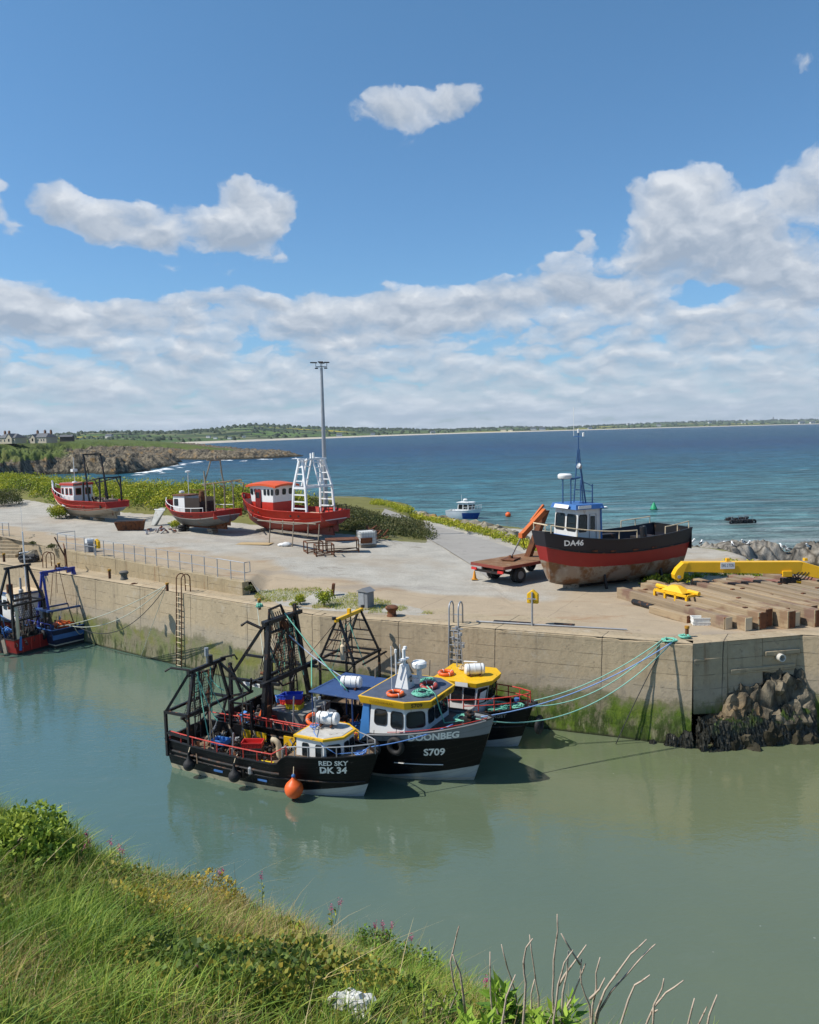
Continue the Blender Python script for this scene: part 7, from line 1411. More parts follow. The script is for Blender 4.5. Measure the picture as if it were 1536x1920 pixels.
for k in range(16): m.box((rr.gauss(0, .6), rr.gauss(0, .4), .1+rr.random()*.2), (rr.uniform(.2, .7), rr.uniform(.1, .4), .08), (rr.random(), rr.random(), rr.random()*3))
tag(m.build('rubbish', paint('mixed rubbish', (.36, .36, .36), .7, 0, .4, 2, (.25, .07, .03), .52, .05, 2), loc=o), 'pale rubbish strewn between the two left hand boats', 'rubbish', kind='stuff')
# left corner: steps, rocks, dark heap
p = at(14, 1046, ZQ); t = thing('steps', 'broad concrete steps at the left edge', 'steps', (p.x-.6, p.y+.2, ZQ), R(-12))
for k in range(6): m = MB(); m.box((0, .25+k*.34, .12+k*.21-.06*k*0), (2.4, .36, .21)); m.build('step', M_CONCD, t, bevel=.01)
t = thing('handrail', 'short grey handrail at the head of the steps', 'handrail', on(6, 1005), R(-30)); 
for x_ in (-.8, 0, .8): MB().tube([(x_, 0, 0), (x_, 0, 1.05)], .03, 6).build('post', M_GALV, t)
MB().tube([(-.8, 0, 1.05), (.8, 0, 1.05), (.8, 0, .5), (-.8, 0, .5)], .03, 6).build('rail', M_GALV, t)
rr = random.Random(15); m = MB()
for k in range(22): u = 50+k*2.6+rr.uniform(-5, 5); v = 1050-rr.random()*22; p = at(u, v, ZQ+.1); rock_lump(m, (p.x, p.y+.6, ZQ+.15+(1050-v)*.022), rr.uniform(.4, .75), k, (1.2, .8, .9), .5, 2)
tag(m.build('rock_outcrop', m_rock('outcrop rock', (.28, .25, .19), (.13, .11, .085), .15, False), smooth=30), 'bare slanting rock between the steps and the retaining wall', 'rock')
p = at(54, 1054, ZQ); m = MB(); rock_lump(m, (0, 0, .25), .55, 3, (1.2, .8, .6), .5); tag(m.build('net_heap', paint('dark netting', (.03, .03, .032), .8, 0, .4, 4, (.4, .4, .38), .6, .06, 6), loc=p), 'dark heap of netting on the quay below the slanting rock', 'net heap')

# ============================================================= afloat in the bay
p = at(872, 972, 0); wb = Boat('motor_boat', 'small white motor boat with blue bow moored beyond the grassy bank', (p.x, p.y, 0), R(-28), 5.4, 2.3, (1.15, 1.2, 1.6), -.5, .9, .03, .8, .05, 2.4, (.25, .6), .3, None, cat='motor boat')
wb.skin(hull_mat('white and blue hull', (.74, .75, .76), [(lambda x, z, t: z.smooth(.95, .9)*x.smooth(-.1, .05), (.02, .07, .28))], .3, (.6, .6, .6), .7, (.6, .55, .5), .8), .7, M_WHT, M_WHT)
WFp = [(-.9, -.85), (.9, -.85), (1.5, -.45), (1.5, .45), (.9, .85), (-.9, .85)]; hs, wl = wb.house(WFp, .8, 2.35, M_WHT, .12)
for i, a, b in ((0, .08, .46), (0, .54, .94), (1, .1, .9), (2, .06, .94), (3, .1, .9), (5, .15, .85)): window(hs, wl, i, a, b, .42, .84, M_RUBB, .1)
wb.roof(WFp, 2.35, .1, .06, M_WHT, 0); m = MB(); m.lathe([(0, 0), (.3, 0), (.34, .1), (.2, .22), (0, .24)], 14, Matrix.Translation((.1, 0, 2.7))); m.bar((-.5, 0, 2.45), (.1, 0, 2.75), .08); m.tube([(-.5, 0, 2.4), (-.5, 0, 3.5)], .02); m.build('radar', M_WHT, wb.root)
wb.handrail(wb.edge(.55, .98, 6), .5, .025, M_WHT, name='bow_rail'); wb.handrail(wb.edge(.55, .98, 6, 1), .5, .025, M_WHT, name='bow_rail'); m = MB(); m.box((-2.8, 0, .7), (.35, .4, .8)); m.build('outboard_motor', M_BLKP, wb.root, bevel=.05)
p = at(1226, 956, 0); t = thing('channel_buoy', 'green conical buoy floating in the bay', 'buoy', p); MB().lathe([(0, -.3), (.54, -.3), (.58, .1), (.43, .45), (.12, 1.1), (.1, 1.15), (0, 1.15)], 18).build('cone', paint('green buoy', (.02, .30, .13), .5, bump=0), t, smooth=40); MB().lathe([(.56, .0), (.60, .02), (.60, .10), (.56, .12)], 18).build('rim', M_BLKP, t)
p = at(953, 969, 0); t = thing('mooring_buoy', 'orange ball buoy floating right of the white motor boat', 'buoy', p); m = MB(); rock_lump(m, (0, 0, .3), .42, 1, (1, 1, 1), .02); m.build('ball', M_ORG, t, smooth=True); MB().torus((0, 0, .78), .09, .025, Matrix.Rotation(1.57, 4, 'X'), 10, 5).build('eye', M_BLK, t)
p = at(1124, 953, 0); t = thing('tender', 'low white dinghy afloat behind the wheelhouse of DA46', 'dinghy', p, R(5)); wbx = MB(); wbx.lathe([(0, -.1), (.5, -.1), (.62, .2), (.55, .25), (.45, .05), (0, .04)], 18, Matrix.Scale(2.2, 4, Vec((1, 0, 0)))); wbx.build('hull', M_WHT, t, smooth=40); MB().box((0, 0, .2), (.25, 1.0, .04)).build('thwart', M_WOOD, t)
p = at(1386, 980, 0); t = thing('mussel_raft', 'dark floating raft hung round with tyres and mussel bags', 'raft', p, R(6)); m = MB(); m.box((0, 0, .35), (3.2, 1.8, .12)); m.build('raft_deck', M_BLKR, t); rr = random.Random(6)
for k in range(9): o = MB().torus((-1.5+k*.375, -.95+rr.uniform(-.05, .05), .2), .24, .13, Matrix.Rotation(math.pi/2, 4, 'X'), 14, 7).build('fender_tyre', M_RUBB, t, smooth=True)
for k in range(7): o = MB().torus((-1.3+k*.42, rr.uniform(-.5, .8), .5+rr.random()*.15), .22, .12, None, 12, 6).build('deck_tyre', M_RUBB, t, smooth=True)
m = MB(); [m.tube([(x_, -.7, .4), (x_, -.7, .95)], .03) for x_ in (-1.4, -.5, .5, 1.4)]; m.tube([(-1.4, -.7, .95), (1.4, -.7, .95)], .03); m.build('rail', M_GALV, t)
# gulls
M_GBODY = paint('white plumage', (.78, .78, .76), .7, bump=0); M_GBACK = paint('dark slate plumage', (.05, .052, .055), .7, bump=0)
def gull0():
    t = thing('gull', '', 'gull', (0, 0, 0), 0, 'gulls resting on the shore rocks'); bm = bmesh.new()
    pts = [(-.30, .20, .012), (-.18, .20, .06), (-.02, .21, .10), (.12, .26, .085), (.17, .34, .05), (.20, .41, .055), (.25, .42, .045), (.30, .405, .014), (.335, .395, .006)]
    m = MB(); m.tube([(x, 0, z) for x, z, r in pts], [r for x, z, r in pts], 10); o = m.build('body', M_GBODY, t, smooth=True)
    for s_ in (-1, 1):
        w = MB(); w.solid([Vec((.10, s_*.085, .27)), Vec((-.10, s_*.10, .20)), Vec((-.36, s_*.02, .20)), Vec((-.1, s_*.06, .28))], [Vec((.10, s_*.075, .31)), Vec((-.10, s_*.07, .32)), Vec((-.37, s_*.01, .225)), Vec((-.05, s_*.03, .32))]); w.build('wing', M_GBACK, t)
        MB().tube([(-.0, s_*.04, .13), (.01, s_*.04, 0)], .008, 4).build('leg', M_OCH, t)
    return t
g0 = gull0()
GL = [(1297, 1021, 'gull on the rocks nearest the stern of DA46'), (1314, 1021, 'gull just right of the one nearest DA46'), (1352, 1025, 'gull left of a close pair on the low rocks'), (1358, 1029, 'gull at the foot of the pair on the low rocks'), (1374, 1026, 'gull standing midway along the low rocks'), (1394, 1022, 'gull left of the pale rock crest'), (1402, 1024, 'gull sitting by the pale rock crest'), (1468, 1018, 'gull on the highest point of the rock crest'), (1475, 1023, 'gull below the highest one on the crest'), (1479, 1028, 'gull at the right foot of the rock crest'), (1516, 1032, 'gull alone at the right end of the rocks'), (1524, 1038, 'lowest gull at the right end of the rocks')]
for k, (u, v, l) in enumerate(GL):
    x = (u-768)/1500*76; best = None
    for Yt in np.linspace(88, 62, 80):
        p = atY(u, v, Yt); zr = rock_z(p.x, p.y)
        if zr > .2 and (best is None or abs(zr-p.z) < best[0]): best = (abs(zr-p.z), Vec((p.x, p.y, zr)))
    g_ = g0 if k == 0 else copy_tree(g0); g_.location = best[1]-Vec((0, 0, .02)) if best else atY(u, v, 76); g_['label'] = l; g_.rotation_euler.z = random.Random(k).uniform(0, 6.28); g_.scale = (1.25,)*3
# ============================================================= buildings
M_SLATE = paint('blue grey slate', (.10, .105, .115), .7, 0, .2, .3, bump=0); M_REND = paint('cream render', (.52, .46, .35), .8, 0, .1, .3, bump=0); M_BRICK = paint('chimney brick', (.24, .13, .08), .9, bump=0)
def cottage(root, x0, x1, y0, y1, h, rh, wins, gable=None, chims=(), z=0):
    m = MB(); m.box(((x0+x1)/2, (y0+y1)/2, z+h/2), (x1-x0, y1-y0, h))
    ym = (y0+y1)/2; hip = (y1-y0)*.28
    w = m.build('wall', M_REND, root)
    r = MB(); o = .35; r.add([(x0-o, y0-o, z+h+.01), (x1+o, y0-o, z+h+.01), (x1+o, y1+o, z+h+.01), (x0-o, y1+o, z+h+.01), (x0+hip, ym, z+h+rh), (x1-hip, ym, z+h+rh)], [(0, 1, 5, 4), (1, 2, 5), (2, 3, 4, 5), (3, 0, 4), (3, 2, 1, 0)]); rf = r.build('roof', M_SLATE, root)
    for cx in chims: c = MB(); c.box((cx, ym, z+h+rh+.5), (.8, 1.1, 2.2)); [c.lathe([(.18, 0), (.15, .5), (0, .5)], 8, Matrix.Translation((cx, ym+q, z+h+rh+1.6))) for q in (-.3, .3)]; c.build('chimney', M_BRICK, rf)
    for wx in wins: q = MB(); q.box((wx, y0-.02, z+h*.55), (.9, .1, 1.5)); f = q.build('window', M_WHT, w); q = MB(); q.box((wx, y0-.05, z+h*.55), (.7, .1, 1.3)); q.build('pane', M_GLASS, f)
    if gable: g = MB(); gx, gw = gable; g.add([(gx-gw, y0-.9, z), (gx+gw, y0-.9, z), (gx+gw, y0-.9, z+h), (gx, y0-.9, z+h+gw*1.1), (gx-gw, y0-.9, z+h), (gx-gw, y0+.5, z), (gx+gw, y0+.5, z), (gx+gw, y0+.5, z+h), (gx, ym, z+h+gw*1.1), (gx-gw, y0+.5, z+h)], [(0, 1, 2, 3, 4), (1, 6, 7, 2), (5, 0, 4, 9)]); g.build('gable', M_REND, root); g = MB(); g.add([(gx-gw-.3, y0-1.1, z+h-.3), (gx, y0-1.1, z+h+gw*1.1+.06), (gx+gw+.3, y0-1.1, z+h-.3), (gx-gw-.3, y0+1.5, z+h-.3), (gx, ym, z+h+gw*1.1+.06), (gx+gw+.3, y0+1.5, z+h-.3)], [(0, 1, 4, 3), (1, 2, 5, 4)]); g.build('gable_roof', M_SLATE, root); g = MB(); g.box((gx, y0-.93, z+h*.6), (1.1, .1, 1.7)); g.build('window', M_GLASS, root)
HY = 395; hz_ = lambda u: atY(u, 826, HY)
p = hz_(8); S_ = HY/1500
for (u0, u1, zb, h, rh, lab, gb, ch, wn) in ((-60, -2, 11.2, 3.8, 2.2, 'cream coastguard house cut by the left edge of the photo', None, (10, ), (4, 8, 12)), (2, 57, 11.0, 3.6, 2.6, 'cream coastguard house with hipped slate roof, left of the terrace', (10.5, 2.4), (2.0, 5.4), (3, 6, 13)), (57, 112, 10.9, 3.7, 2.6, 'grey shaded coastguard house with three chimneys at the right end of the terrace', (4.5, 1.8), (3.5, 9.5, 14.2), (2, 8, 10.5, 12.5))):
    x0 = (u0-768)*S_; w_ = (u1-u0)*S_; t = thing('coastguard_house', lab, 'house', (x0, HY+(0 if u0 < 50 else 1.5), zb), R(-24), 'coastguard houses on the headland'); cottage(t, 0, w_, 0, 8, h, rh, wn, gb, ch, 0); t.scale = (.84, .84, .78)
t = thing('shed', 'low dark shed right of the coastguard houses', 'shed', atY(126, 824, HY), 0); MB().box((0, 0, .2), (6, 3, 2.4)).build('wall', paint('dark shed', (.10, .085, .07), .9), t); MB().add([(-3.2, -1.7, 1.3), (3.2, -1.7, 1.3), (3.2, 1.7, 1.3), (-3.2, 1.7, 1.3), (-3.2, 0, 2.3), (3.2, 0, 2.3)], [(0, 1, 5, 4), (2, 3, 4, 5), (1, 2, 5), (3, 0, 4)]).build('roof', M_SLATE, t)
# houses far round the bay
FH = [(212, .3, 26, 'long low pale farm shed among the trees left of the wooded hill'), (395, .16, 14, 'white house below the left side of the wooded hill'), (408, .12, 12, 'white house just left of the beach village'), (436, .10, 13, 'pale house at the foot of the wooded hill'), (462, .14, 12, 'white cottage at the middle of the wooded hill foot'), (520, .2, 12, 'small white house high behind the yellow field'), (640, .05, 22, 'white house nearest the light mast on its right'), (700, .05, 20, 'white house on the shore right of the light mast'), (812, .06, 26, 'pale house standing alone above the middle of the beach'), (944, .07, 34, 'white gabled house with outbuildings above the beach'), (958, .06, 26, 'second pale house beside the white gabled one'), (1000, .10, 40, 'pale houses in a row above the beach, left part'), (1016, .09, 40, 'pale house right of the row above the beach'), (1105, .06, 30, 'white house close to the wheelhouse mast line'), (1180, .5, 42, 'white farmhouse high on the far right hills'), (1235, .2, 44, 'white house below the yellow field'), (1330, .4, 50, 'white house on the far shoulder at right'), (1392, .3, 50, 'white house left of the spire'), (1500, .1, 60, 'pale house on the far right shore'), (1522, .1, 55, 'last pale house at the right edge of the shore')]
def fh(p, w_, lab):
    t = thing('far_house', lab, 'house', p, random.Random(int(p.x)).uniform(-.4, .4), 'houses far round the bay'); h = w_*.24; MB().box((0, 0, h/2), (w_, w_*.5, h+2)).build('wall', paint('white far wall', (.66, .64, .6), .8, bump=0), t); MB().add([(-w_*.53, -w_*.3, h+.9), (w_*.53, -w_*.3, h+.9), (w_*.53, w_*.3, h+.9), (-w_*.53, w_*.3, h+.9), (-w_*.5, 0, h+w_*.22), (w_*.5, 0, h+w_*.22)], [(0, 1, 5, 4), (2, 3, 4, 5), (1, 2, 5), (3, 0, 4)]).build('roof', M_SLATE, t)
for u, tt_, w_, lab in FH:
    p = far_pt(u, max(tt_, .07)); fh(p+Vec((0, -4, 1.0)), w_*.62, lab)
p = far_pt(1447, .72); t = thing('church_spire', 'slim church spire on the skyline at the far right', 'church', p); MB().box((0, 0, 12), (9, 9, 24)).build('tower', M_SLATE, t); MB().lathe([(6, 24), (.2, 50), (0, 50)], 8).build('spire', M_SLATE, t)
# ============================================================= plants
LP = {}
def leafmat(key):
    if key in LP: return LP[key]
    d = dict(alex=((.05, .09, .012), (.16, .21, .018), (.36, .34, .028)), scrub=((.03, .045, .014), (.06, .075, .02), (.10, .095, .035)), grass=((.07, .11, .018), (.21, .25, .035), (.42, .36, .075)),
             lush=((.04, .09, .014), (.13, .21, .024), (.29, .33, .05)), dry=((.17, .12, .04), (.36, .26, .10), (.52, .42, .23)), bramble=((.025, .05, .012), (.10, .15, .025), (.34, .26, .04)), bright=((.05, .12, .014), (.15, .26, .025), (.28, .38, .05)), lich=((.15, .13, .03), (.36, .27, .03), (.42, .36, .16)))[key]
    LP[key] = m_leaf('foliage '+key, *d, .35, 1.5); return LP[key]
def leaves(P, L, W, up=.5, seed=0, D=None):
    """rhombic leaves at points P (n,3)"""
    r = np.random.default_rng(seed); n = len(P)
    d = r.normal(size=(n, 3)); d[:, 2] = np.abs(d[:, 2])*.6+up
    if D is not None: d = D+d*.35
    d /= np.linalg.norm(d, axis=1)[:, None]; s = np.cross(d, r.normal(size=(n, 3))); s /= np.linalg.norm(s, axis=1)[:, None]+1e-9
    nn = np.cross(d, s); L = np.broadcast_to(L, (n,))[:, None]; W = np.broadcast_to(W, (n,))[:, None]
    V = np.stack([P, P+d*L*.5+s*W*.5+nn*L*.06, P+d*L-nn*L*.08, P+d*L*.5-s*W*.5+nn*L*.06], 1).reshape(-1, 3)
    return V, np.arange(4*n).reshape(n, 4)
def blades(P, h, w, lean, seed=0):
    r = np.random.default_rng(seed); n = len(P); a = r.uniform(0, 6.283, n); az = r.uniform(0, 6.283, n)
    ld = np.stack([np.cos(az), np.sin(az), np.zeros(n)], 1)*lean[:, None]+np.array([.25, -.05, 0])*lean[:, None]; s = np.stack([np.cos(a), np.sin(a), np.zeros(n)], 1)
    V = []
    for k, t in enumerate((0, .4, .75, 1.0)):
        c = P+ld*(h*t**2)[:, None]+np.array([0, 0, 1.0])*(h*t*(1-.35*lean*t))[:, None]; ww = (w*(1-.9*t**1.5)*.5)[:, None]; V += [c-s*ww, c+s*ww]
    V = np.stack(V, 1).reshape(-1, 3); b = np.arange(n)[:, None]*8; F = np.concatenate([b+np.array([[0, 1, 3, 2]]), b+np.array([[2, 3, 5, 4]]), b+np.array([[4, 5, 7, 6]])])
    return V, F
def stuff_veg(name, label, cat, sets, mats):
    """sets: list of (V, F, tint, material index)"""
    Vs = []; Fs = []; T = []; M = []; o = 0
    for V, F, t, mi in sets: Vs.append(V); Fs.append(F+o); T.append(t); M.append(np.full(len(F), mi, np.int32)); o += len(V)
    return tag(np_mesh(name, np.concatenate(Vs), np.concatenate(Fs), mats, col=np.concatenate(T), mi=np.concatenate(M)), label, cat, kind='stuff')
rg = np.random.default_rng(21)
def clump_points(cx, cy, cz, r, h, n, g=rg):
    a = g.uniform(0, 6.283, n); q = np.sqrt(g.uniform(0, 1, n)); el = g.uniform(0, 1, n)**.6
    return np.stack([cx+r*q*np.cos(a), cy+r*q*np.sin(a), cz+h*np.sqrt(np.clip(1-q**2*.9, 0, 1))*el], 1), el
def bank_band(n, xs, y0, y1, h, rad, leaf, key_t, g, per=150, dens=None):
    P = []; T = []
    for k in range(n):
        x = g.uniform(*xs); f = g.beta(1.3, 1.5); y = lerp(float(y0(x)), float(y1(x)), f)
        if dens is not None and dens(x, y, g) is False: continue
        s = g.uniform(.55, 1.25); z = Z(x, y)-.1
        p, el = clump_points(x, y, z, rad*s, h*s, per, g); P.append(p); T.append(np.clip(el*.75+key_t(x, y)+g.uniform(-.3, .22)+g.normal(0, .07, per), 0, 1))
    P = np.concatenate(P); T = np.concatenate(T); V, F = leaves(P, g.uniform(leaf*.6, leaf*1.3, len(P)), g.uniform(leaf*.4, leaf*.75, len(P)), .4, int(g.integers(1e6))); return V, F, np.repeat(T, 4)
gx_ = [-60, -46, -38, -30, -20, -12, -7.0, -2, 1.5]; gy_ = [104, 93, 85.5, 79, 73, 67.5, 64, 61.5, 62.0]
front = lambda x: np.interp(x, gx_, gy_)+.6
A = bank_band(330, (-58, -9.5), front, lambda x: front(x)+np.interp(x, [-60, -30, -9], [15, 13, 9]), 1.4, 1.45, .21, lambda x, y: .16, rg, 170)
B = bank_band(170, (-60, -9), lambda x: front(x)+1.5, lambda x: front(x)+np.interp(x, [-60, -26, -9], [17, 14, 8]), .9, 1.75, .2, lambda x, y: .05, rg, 110)
C_ = bank_band(300, (-11.5, 1.5), lambda x: front(x)+.2, lambda x: front(x)+15, .7, .9, .16, lambda x, y: .18, rg, 130)
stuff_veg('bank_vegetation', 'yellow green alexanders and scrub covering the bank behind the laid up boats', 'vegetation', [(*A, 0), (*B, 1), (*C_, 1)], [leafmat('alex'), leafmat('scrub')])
# verge beyond the lane, with lichened boulders
rv = [at(u, v, 3.9) for u, v in ((715, 958), (770, 972), (830, 985), (890, 1003), (950, 1022), (1000, 1040), (1060, 1055))]
rvx = [p.x for p in rv]; rvy = [p.y for p in rv]
ve = lambda x: np.interp(x, rvx, rvy)
D1 = bank_band(150, (rvx[0]-1, rvx[-1]), lambda x: ve(x)+.3, lambda x: ve(x)+3.2, .55, .7, .15, lambda x, y: .3, rg, 130)
D2 = bank_band(80, (rvx[2]-1, rvx[-1]), lambda x: ve(x)+2.4, lambda x: ve(x)+5.5, .45, .75, .16, lambda x, y: .25, rg, 110)
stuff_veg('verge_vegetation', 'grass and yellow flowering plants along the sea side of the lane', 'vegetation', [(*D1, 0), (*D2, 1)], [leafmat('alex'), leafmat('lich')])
m = MB(); rr = random.Random(19)
for k in range(34): x = rr.uniform(rvx[1], rvx[-1]+1); y = ve(x)+rr.uniform(3.6, 5.6); rock_lump(m, (x, y, Z(x, y)+.15), rr.uniform(.3, .7), k, (1.2, 1, .8), .4, 2)
tag(m.build('sea_defence_boulders', m_rock('lichened boulder', (.34, .30, .22), (.16, .14, .10), .9, False), smooth=30), 'lichened boulders lining the shore below the lane', 'boulders', kind='stuff')
E1_ = bank_band(46, (13, 24), lambda x: 43.6+(x-13)*.35, lambda x: 46.5+(x-13)*.5, .5, .6, .15, lambda x, y: .25, rg, 120)
stuff_veg('shore_vegetation', 'green plants growing between the timber baulks and the shore rocks', 'vegetation', [(*E1_, 0)], [leafmat('alex')])
# the lane
L0 = [at(u, v, 4.1) for u, v in ((722, 962), (775, 978), (840, 993), (900, 1012), (960, 1032), (1020, 1056))]; L1 = [at(u, v, 4.2) for u, v in ((715, 972), (745, 987), (790, 1006), (835, 1030), (880, 1058), (915, 1085))]
m = MB(); pts = []
def dense(L): return [L[int(i)].lerp(L[min(int(i)+1, len(L)-1)], i-int(i)) for i in np.linspace(0, len(L)-1.001, 30)]
for a, b in zip(dense(L0), dense(L1)):
    for t_ in np.linspace(0, 1, 9): p = a.lerp(b, t_); pts.append((p.x, p.y, Z(p.x, p.y)+.06))
m.grid(pts, 30, 9, flip=True); tag(m.build('road', M_TAR, smooth=True), kind='structure')
L0 = [at(u, v, 5.9) for u, v in ((-60, 921), (0, 921), (50, 922), (85, 928), (105, 945), (120, 985))]; L1 = [at(u, v, 5.8) for u, v in ((-60, 960), (0, 962), (30, 968), (50, 980), (70, 1000), (90, 1012))]
# tufts on the grass patch and weeds at walls
P = np.stack([rg.uniform(-8.6, 1, 22000), rg.uniform(37.8, 44, 22000)], 1); px_ = np.interp(P[:, 0], [-8.6, -7, -4, -1, 1.2], [43.6, 42.0, 40.9, 39.2, 37.8]); pw_ = np.interp(P[:, 0], [-8.7, -7.5, -4, -1, .3, 1.2], [.6, 1.9, 2.2, 1.2, .9, 0])
k = (np.abs(P[:, 1]-px_) < pw_*(.55+.9*fbm(P[:, 0], P[:, 1], .8, 3, 4))) & (fbm(P[:, 0], P[:, 1], .5, 3, 7) > .42); P = P[k]; P3 = np.column_stack([P, zg(P[:, 0], P[:, 1])]); n = len(P3)
stuff_veg('grass_patch', 'thin grass growing on the slope at the end of the retaining wall', 'grass', [(*blades(P3, rg.uniform(.05, .16, n), rg.uniform(.012, .026, n), rg.uniform(.1, .7, n), 3), np.repeat(rg.uniform(.3, 1, n), 8), 0)], [leafmat('grass')])
def bush(u, v, r, h, n, key, label, name='bush', t0=.1, z=None, leaf=.11, group='bushes round the yard', stems=5, sx=1.0):
    p = on(u, v) if z is None else z; t = thing(name, label, 'bush', p, 0, group); g = np.random.default_rng(int(u*7+v)); P = []; T = []
    for k in range(9):
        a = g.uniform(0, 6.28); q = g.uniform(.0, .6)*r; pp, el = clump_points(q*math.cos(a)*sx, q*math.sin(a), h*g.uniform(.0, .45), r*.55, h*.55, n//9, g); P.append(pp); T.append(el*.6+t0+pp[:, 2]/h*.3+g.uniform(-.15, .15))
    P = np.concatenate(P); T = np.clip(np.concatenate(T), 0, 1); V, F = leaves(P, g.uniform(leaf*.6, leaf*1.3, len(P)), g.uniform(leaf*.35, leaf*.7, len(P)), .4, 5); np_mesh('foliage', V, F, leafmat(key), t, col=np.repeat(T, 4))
    m = MB()
    for k in range(stems): a = g.uniform(0, 6.28); m.tube([(0, 0, -.1), (r*.2*math.cos(a), r*.2*math.sin(a), h*.4), (r*.5*math.cos(a), r*.5*math.sin(a), h*.8)], [.02, .015, .006], 5)
    m.build('stem', M_WOOD, t); return t
bush(608, 1136, .5, .95, 900, 'alex', 'bright yellow green bush beside the leaning stub post'); bush(563, 1133, .32, .5, 450, 'alex', 'smaller yellow green bush left of the bright one'); bush(552, 1138, .3, .3, 250, 'grass', 'low green weed at the foot of the smaller bush'); bush(468, 1110, .3, .35, 300, 'scrub', 'dark weed in the corner of the retaining wall end')
bush(112, 972, 1.3, 1.35, 1800, 'alex', 'big yellow flowered bush under the bow of the left red boat', leaf=.18); bush(62, 1022, .3, .3, 200, 'scrub', 'small dark weed on the slanting rock, left'); bush(98, 1030, .4, .4, 300, 'scrub', 'small dark weed on the slanting rock by the retaining wall')
bush(6, 948, 2.4, 2.2, 2600, 'scrub', 'dark bush beside the road at the left edge', leaf=.2, sx=1.0); bush(330, 990, .7, .7, 700, 'alex', 'green plant under the bow of the small red and grey boat', leaf=.15); bush(690, 1015, .9, .6, 600, 'scrub', 'low scrub behind the caged water tank', leaf=.14)

# ============================================================= the bank in the foreground
def brow(x): return np.interp(x, [-12, -6, -4.6, -3.6, -2.8, -1.7, -.7, .15, .45, .62, 1.4, 3, 8], [10.5, 9.9, 9.5, 9.15, 9.0, 8.95, 8.9, 8.4, 7.7, 7.1, 5.7, 5.0, 4.6])
def zb(x, y):
    b = brow(x)+(fbm(x, y*0+3.0, 1.3, 3, 2)-.5)*.7; z = 11.3-.47*y-.0367*x*y+(fbm(x, y, .8, 4, 6)-.5)*.42+(fbm(x, y, 2.6, 3, 8)-.5)*.16
    o = np.clip(y-b, 0, None); return z-.12-.026*np.clip(y-4, 0, 9)**1.3-.15*np.exp(-((x+.4)/1.3)**2)*np.clip((y-6)/3, 0, 1)-o*1.9-np.clip(o, 0, .6)**2*.6
xs = np.linspace(-13, 9, 150); ys = np.linspace(-3, 14.5, 170); U, D = np.meshgrid(xs, ys, indexing='ij'); Vb = np.stack([U.ravel(), D.ravel(), zb(U, D).ravel()], 1); n2 = len(ys); i, j = np.meshgrid(np.arange(len(xs)-1), np.arange(n2-1), indexing='ij'); a = (i*n2+j).ravel()
m_, g = newmat('bank soil and thatch'); Pq = g.coord('Position'); c = g.ramp(g.noise(Pq, 3.5, 6, .7), [(.3, (.02, .018, .010)), (.5, (.055, .048, .022)), (.7, (.10, .085, .045))]); g.out(c, .95, 0, g.bump(g.noise(Pq, 12, 5, .7), .8, .04), spec=.1)
tag(np_mesh('bank', Vb, np.stack([a, a+n2, a+n2+1, a+1], 1), m_, smooth=True), kind='structure')
def inframe(x, y, z, mg=90):
    Mi = np.array(CAMROT.transposed()); d = np.stack([x, y, z-CAMZ], 1) @ Mi.T; u = 768-FPX*d[:, 0]/d[:, 2]; v = 960+FPX*d[:, 1]/d[:, 2]; return u, v, (u > -mg) & (u < 1536+mg) & (v < 1920+mg*2.2) & (v > 1300)
def scatter(n, seed):
    r = np.random.default_rng(seed); x = r.uniform(-5.6, 2.2, n); y = r.uniform(3.6, 10.2, n); y = np.where(y > brow(x)+.75, r.uniform(4, 9, n), y); z = zb(x, y); u, v, k = inframe(x, y, z); k &= y < brow(x)+.8; return np.stack([x, y, z], 1)[k], u[k], v[k], r
def gz_(u, v, cu, cv, ru, rv): return np.exp(-((u-cu)/ru)**2-((v-cv)/rv)**2)
sets = []
P, u, v, r = scatter(150000, 31); n = len(P)
dryw = np.clip(gz_(u, v, 330, 1690, 210, 60)*.9+gz_(u, v, 500, 1740, 110, 70)*1.1+gz_(u, v, 40, 1880, 130, 60)*.7+gz_(u, v, 640, 1800, 110, 50)*.7+(fbm(P[:, 0], P[:, 1], 1.6, 4, 3)-.42)*2.2, 0, 1)
lush = np.clip(gz_(u, v, 150, 1780, 260, 110)*.9+gz_(u, v, 740, 1790, 120, 60)*.8+(fbm(P[:, 0], P[:, 1], 1.1, 3, 9)-.5)*1.2, 0, 1)
q = r.uniform(0, 1, n); kd = q < dryw*.75; kl = (~kd) & (r.uniform(0, 1, n) < .35+lush*.6); kg = ~(kd | kl)
tall = 1+.7*fbm(P[:, 0], P[:, 1], .9, 3, 12)
for kk, mi, h0, h1, w0, w1, ln in ((kl, 0, .09, .32, .007, .015, 1.2), (kg, 1, .07, .23, .005, .011, 1.0), (kd, 2, .08, .26, .003, .007, 1.0)):
    nn_ = int(kk.sum()); V, F = blades(P[kk], r.uniform(h0, h1, nn_)*tall[kk]*.9, r.uniform(w0, w1, nn_), np.clip(r.normal(.55, .35, nn_), .05, 1.3)*ln, int(r.integers(1e6))); sets.append((V, F, np.repeat(np.clip(r.normal(.5, .25, nn_), 0, 1), 8), mi))
stuff_veg('bank_grass', 'long green and straw coloured grass on the foreground bank', 'grass', sets, [leafmat('lush'), leafmat('grass'), leafmat('dry')])
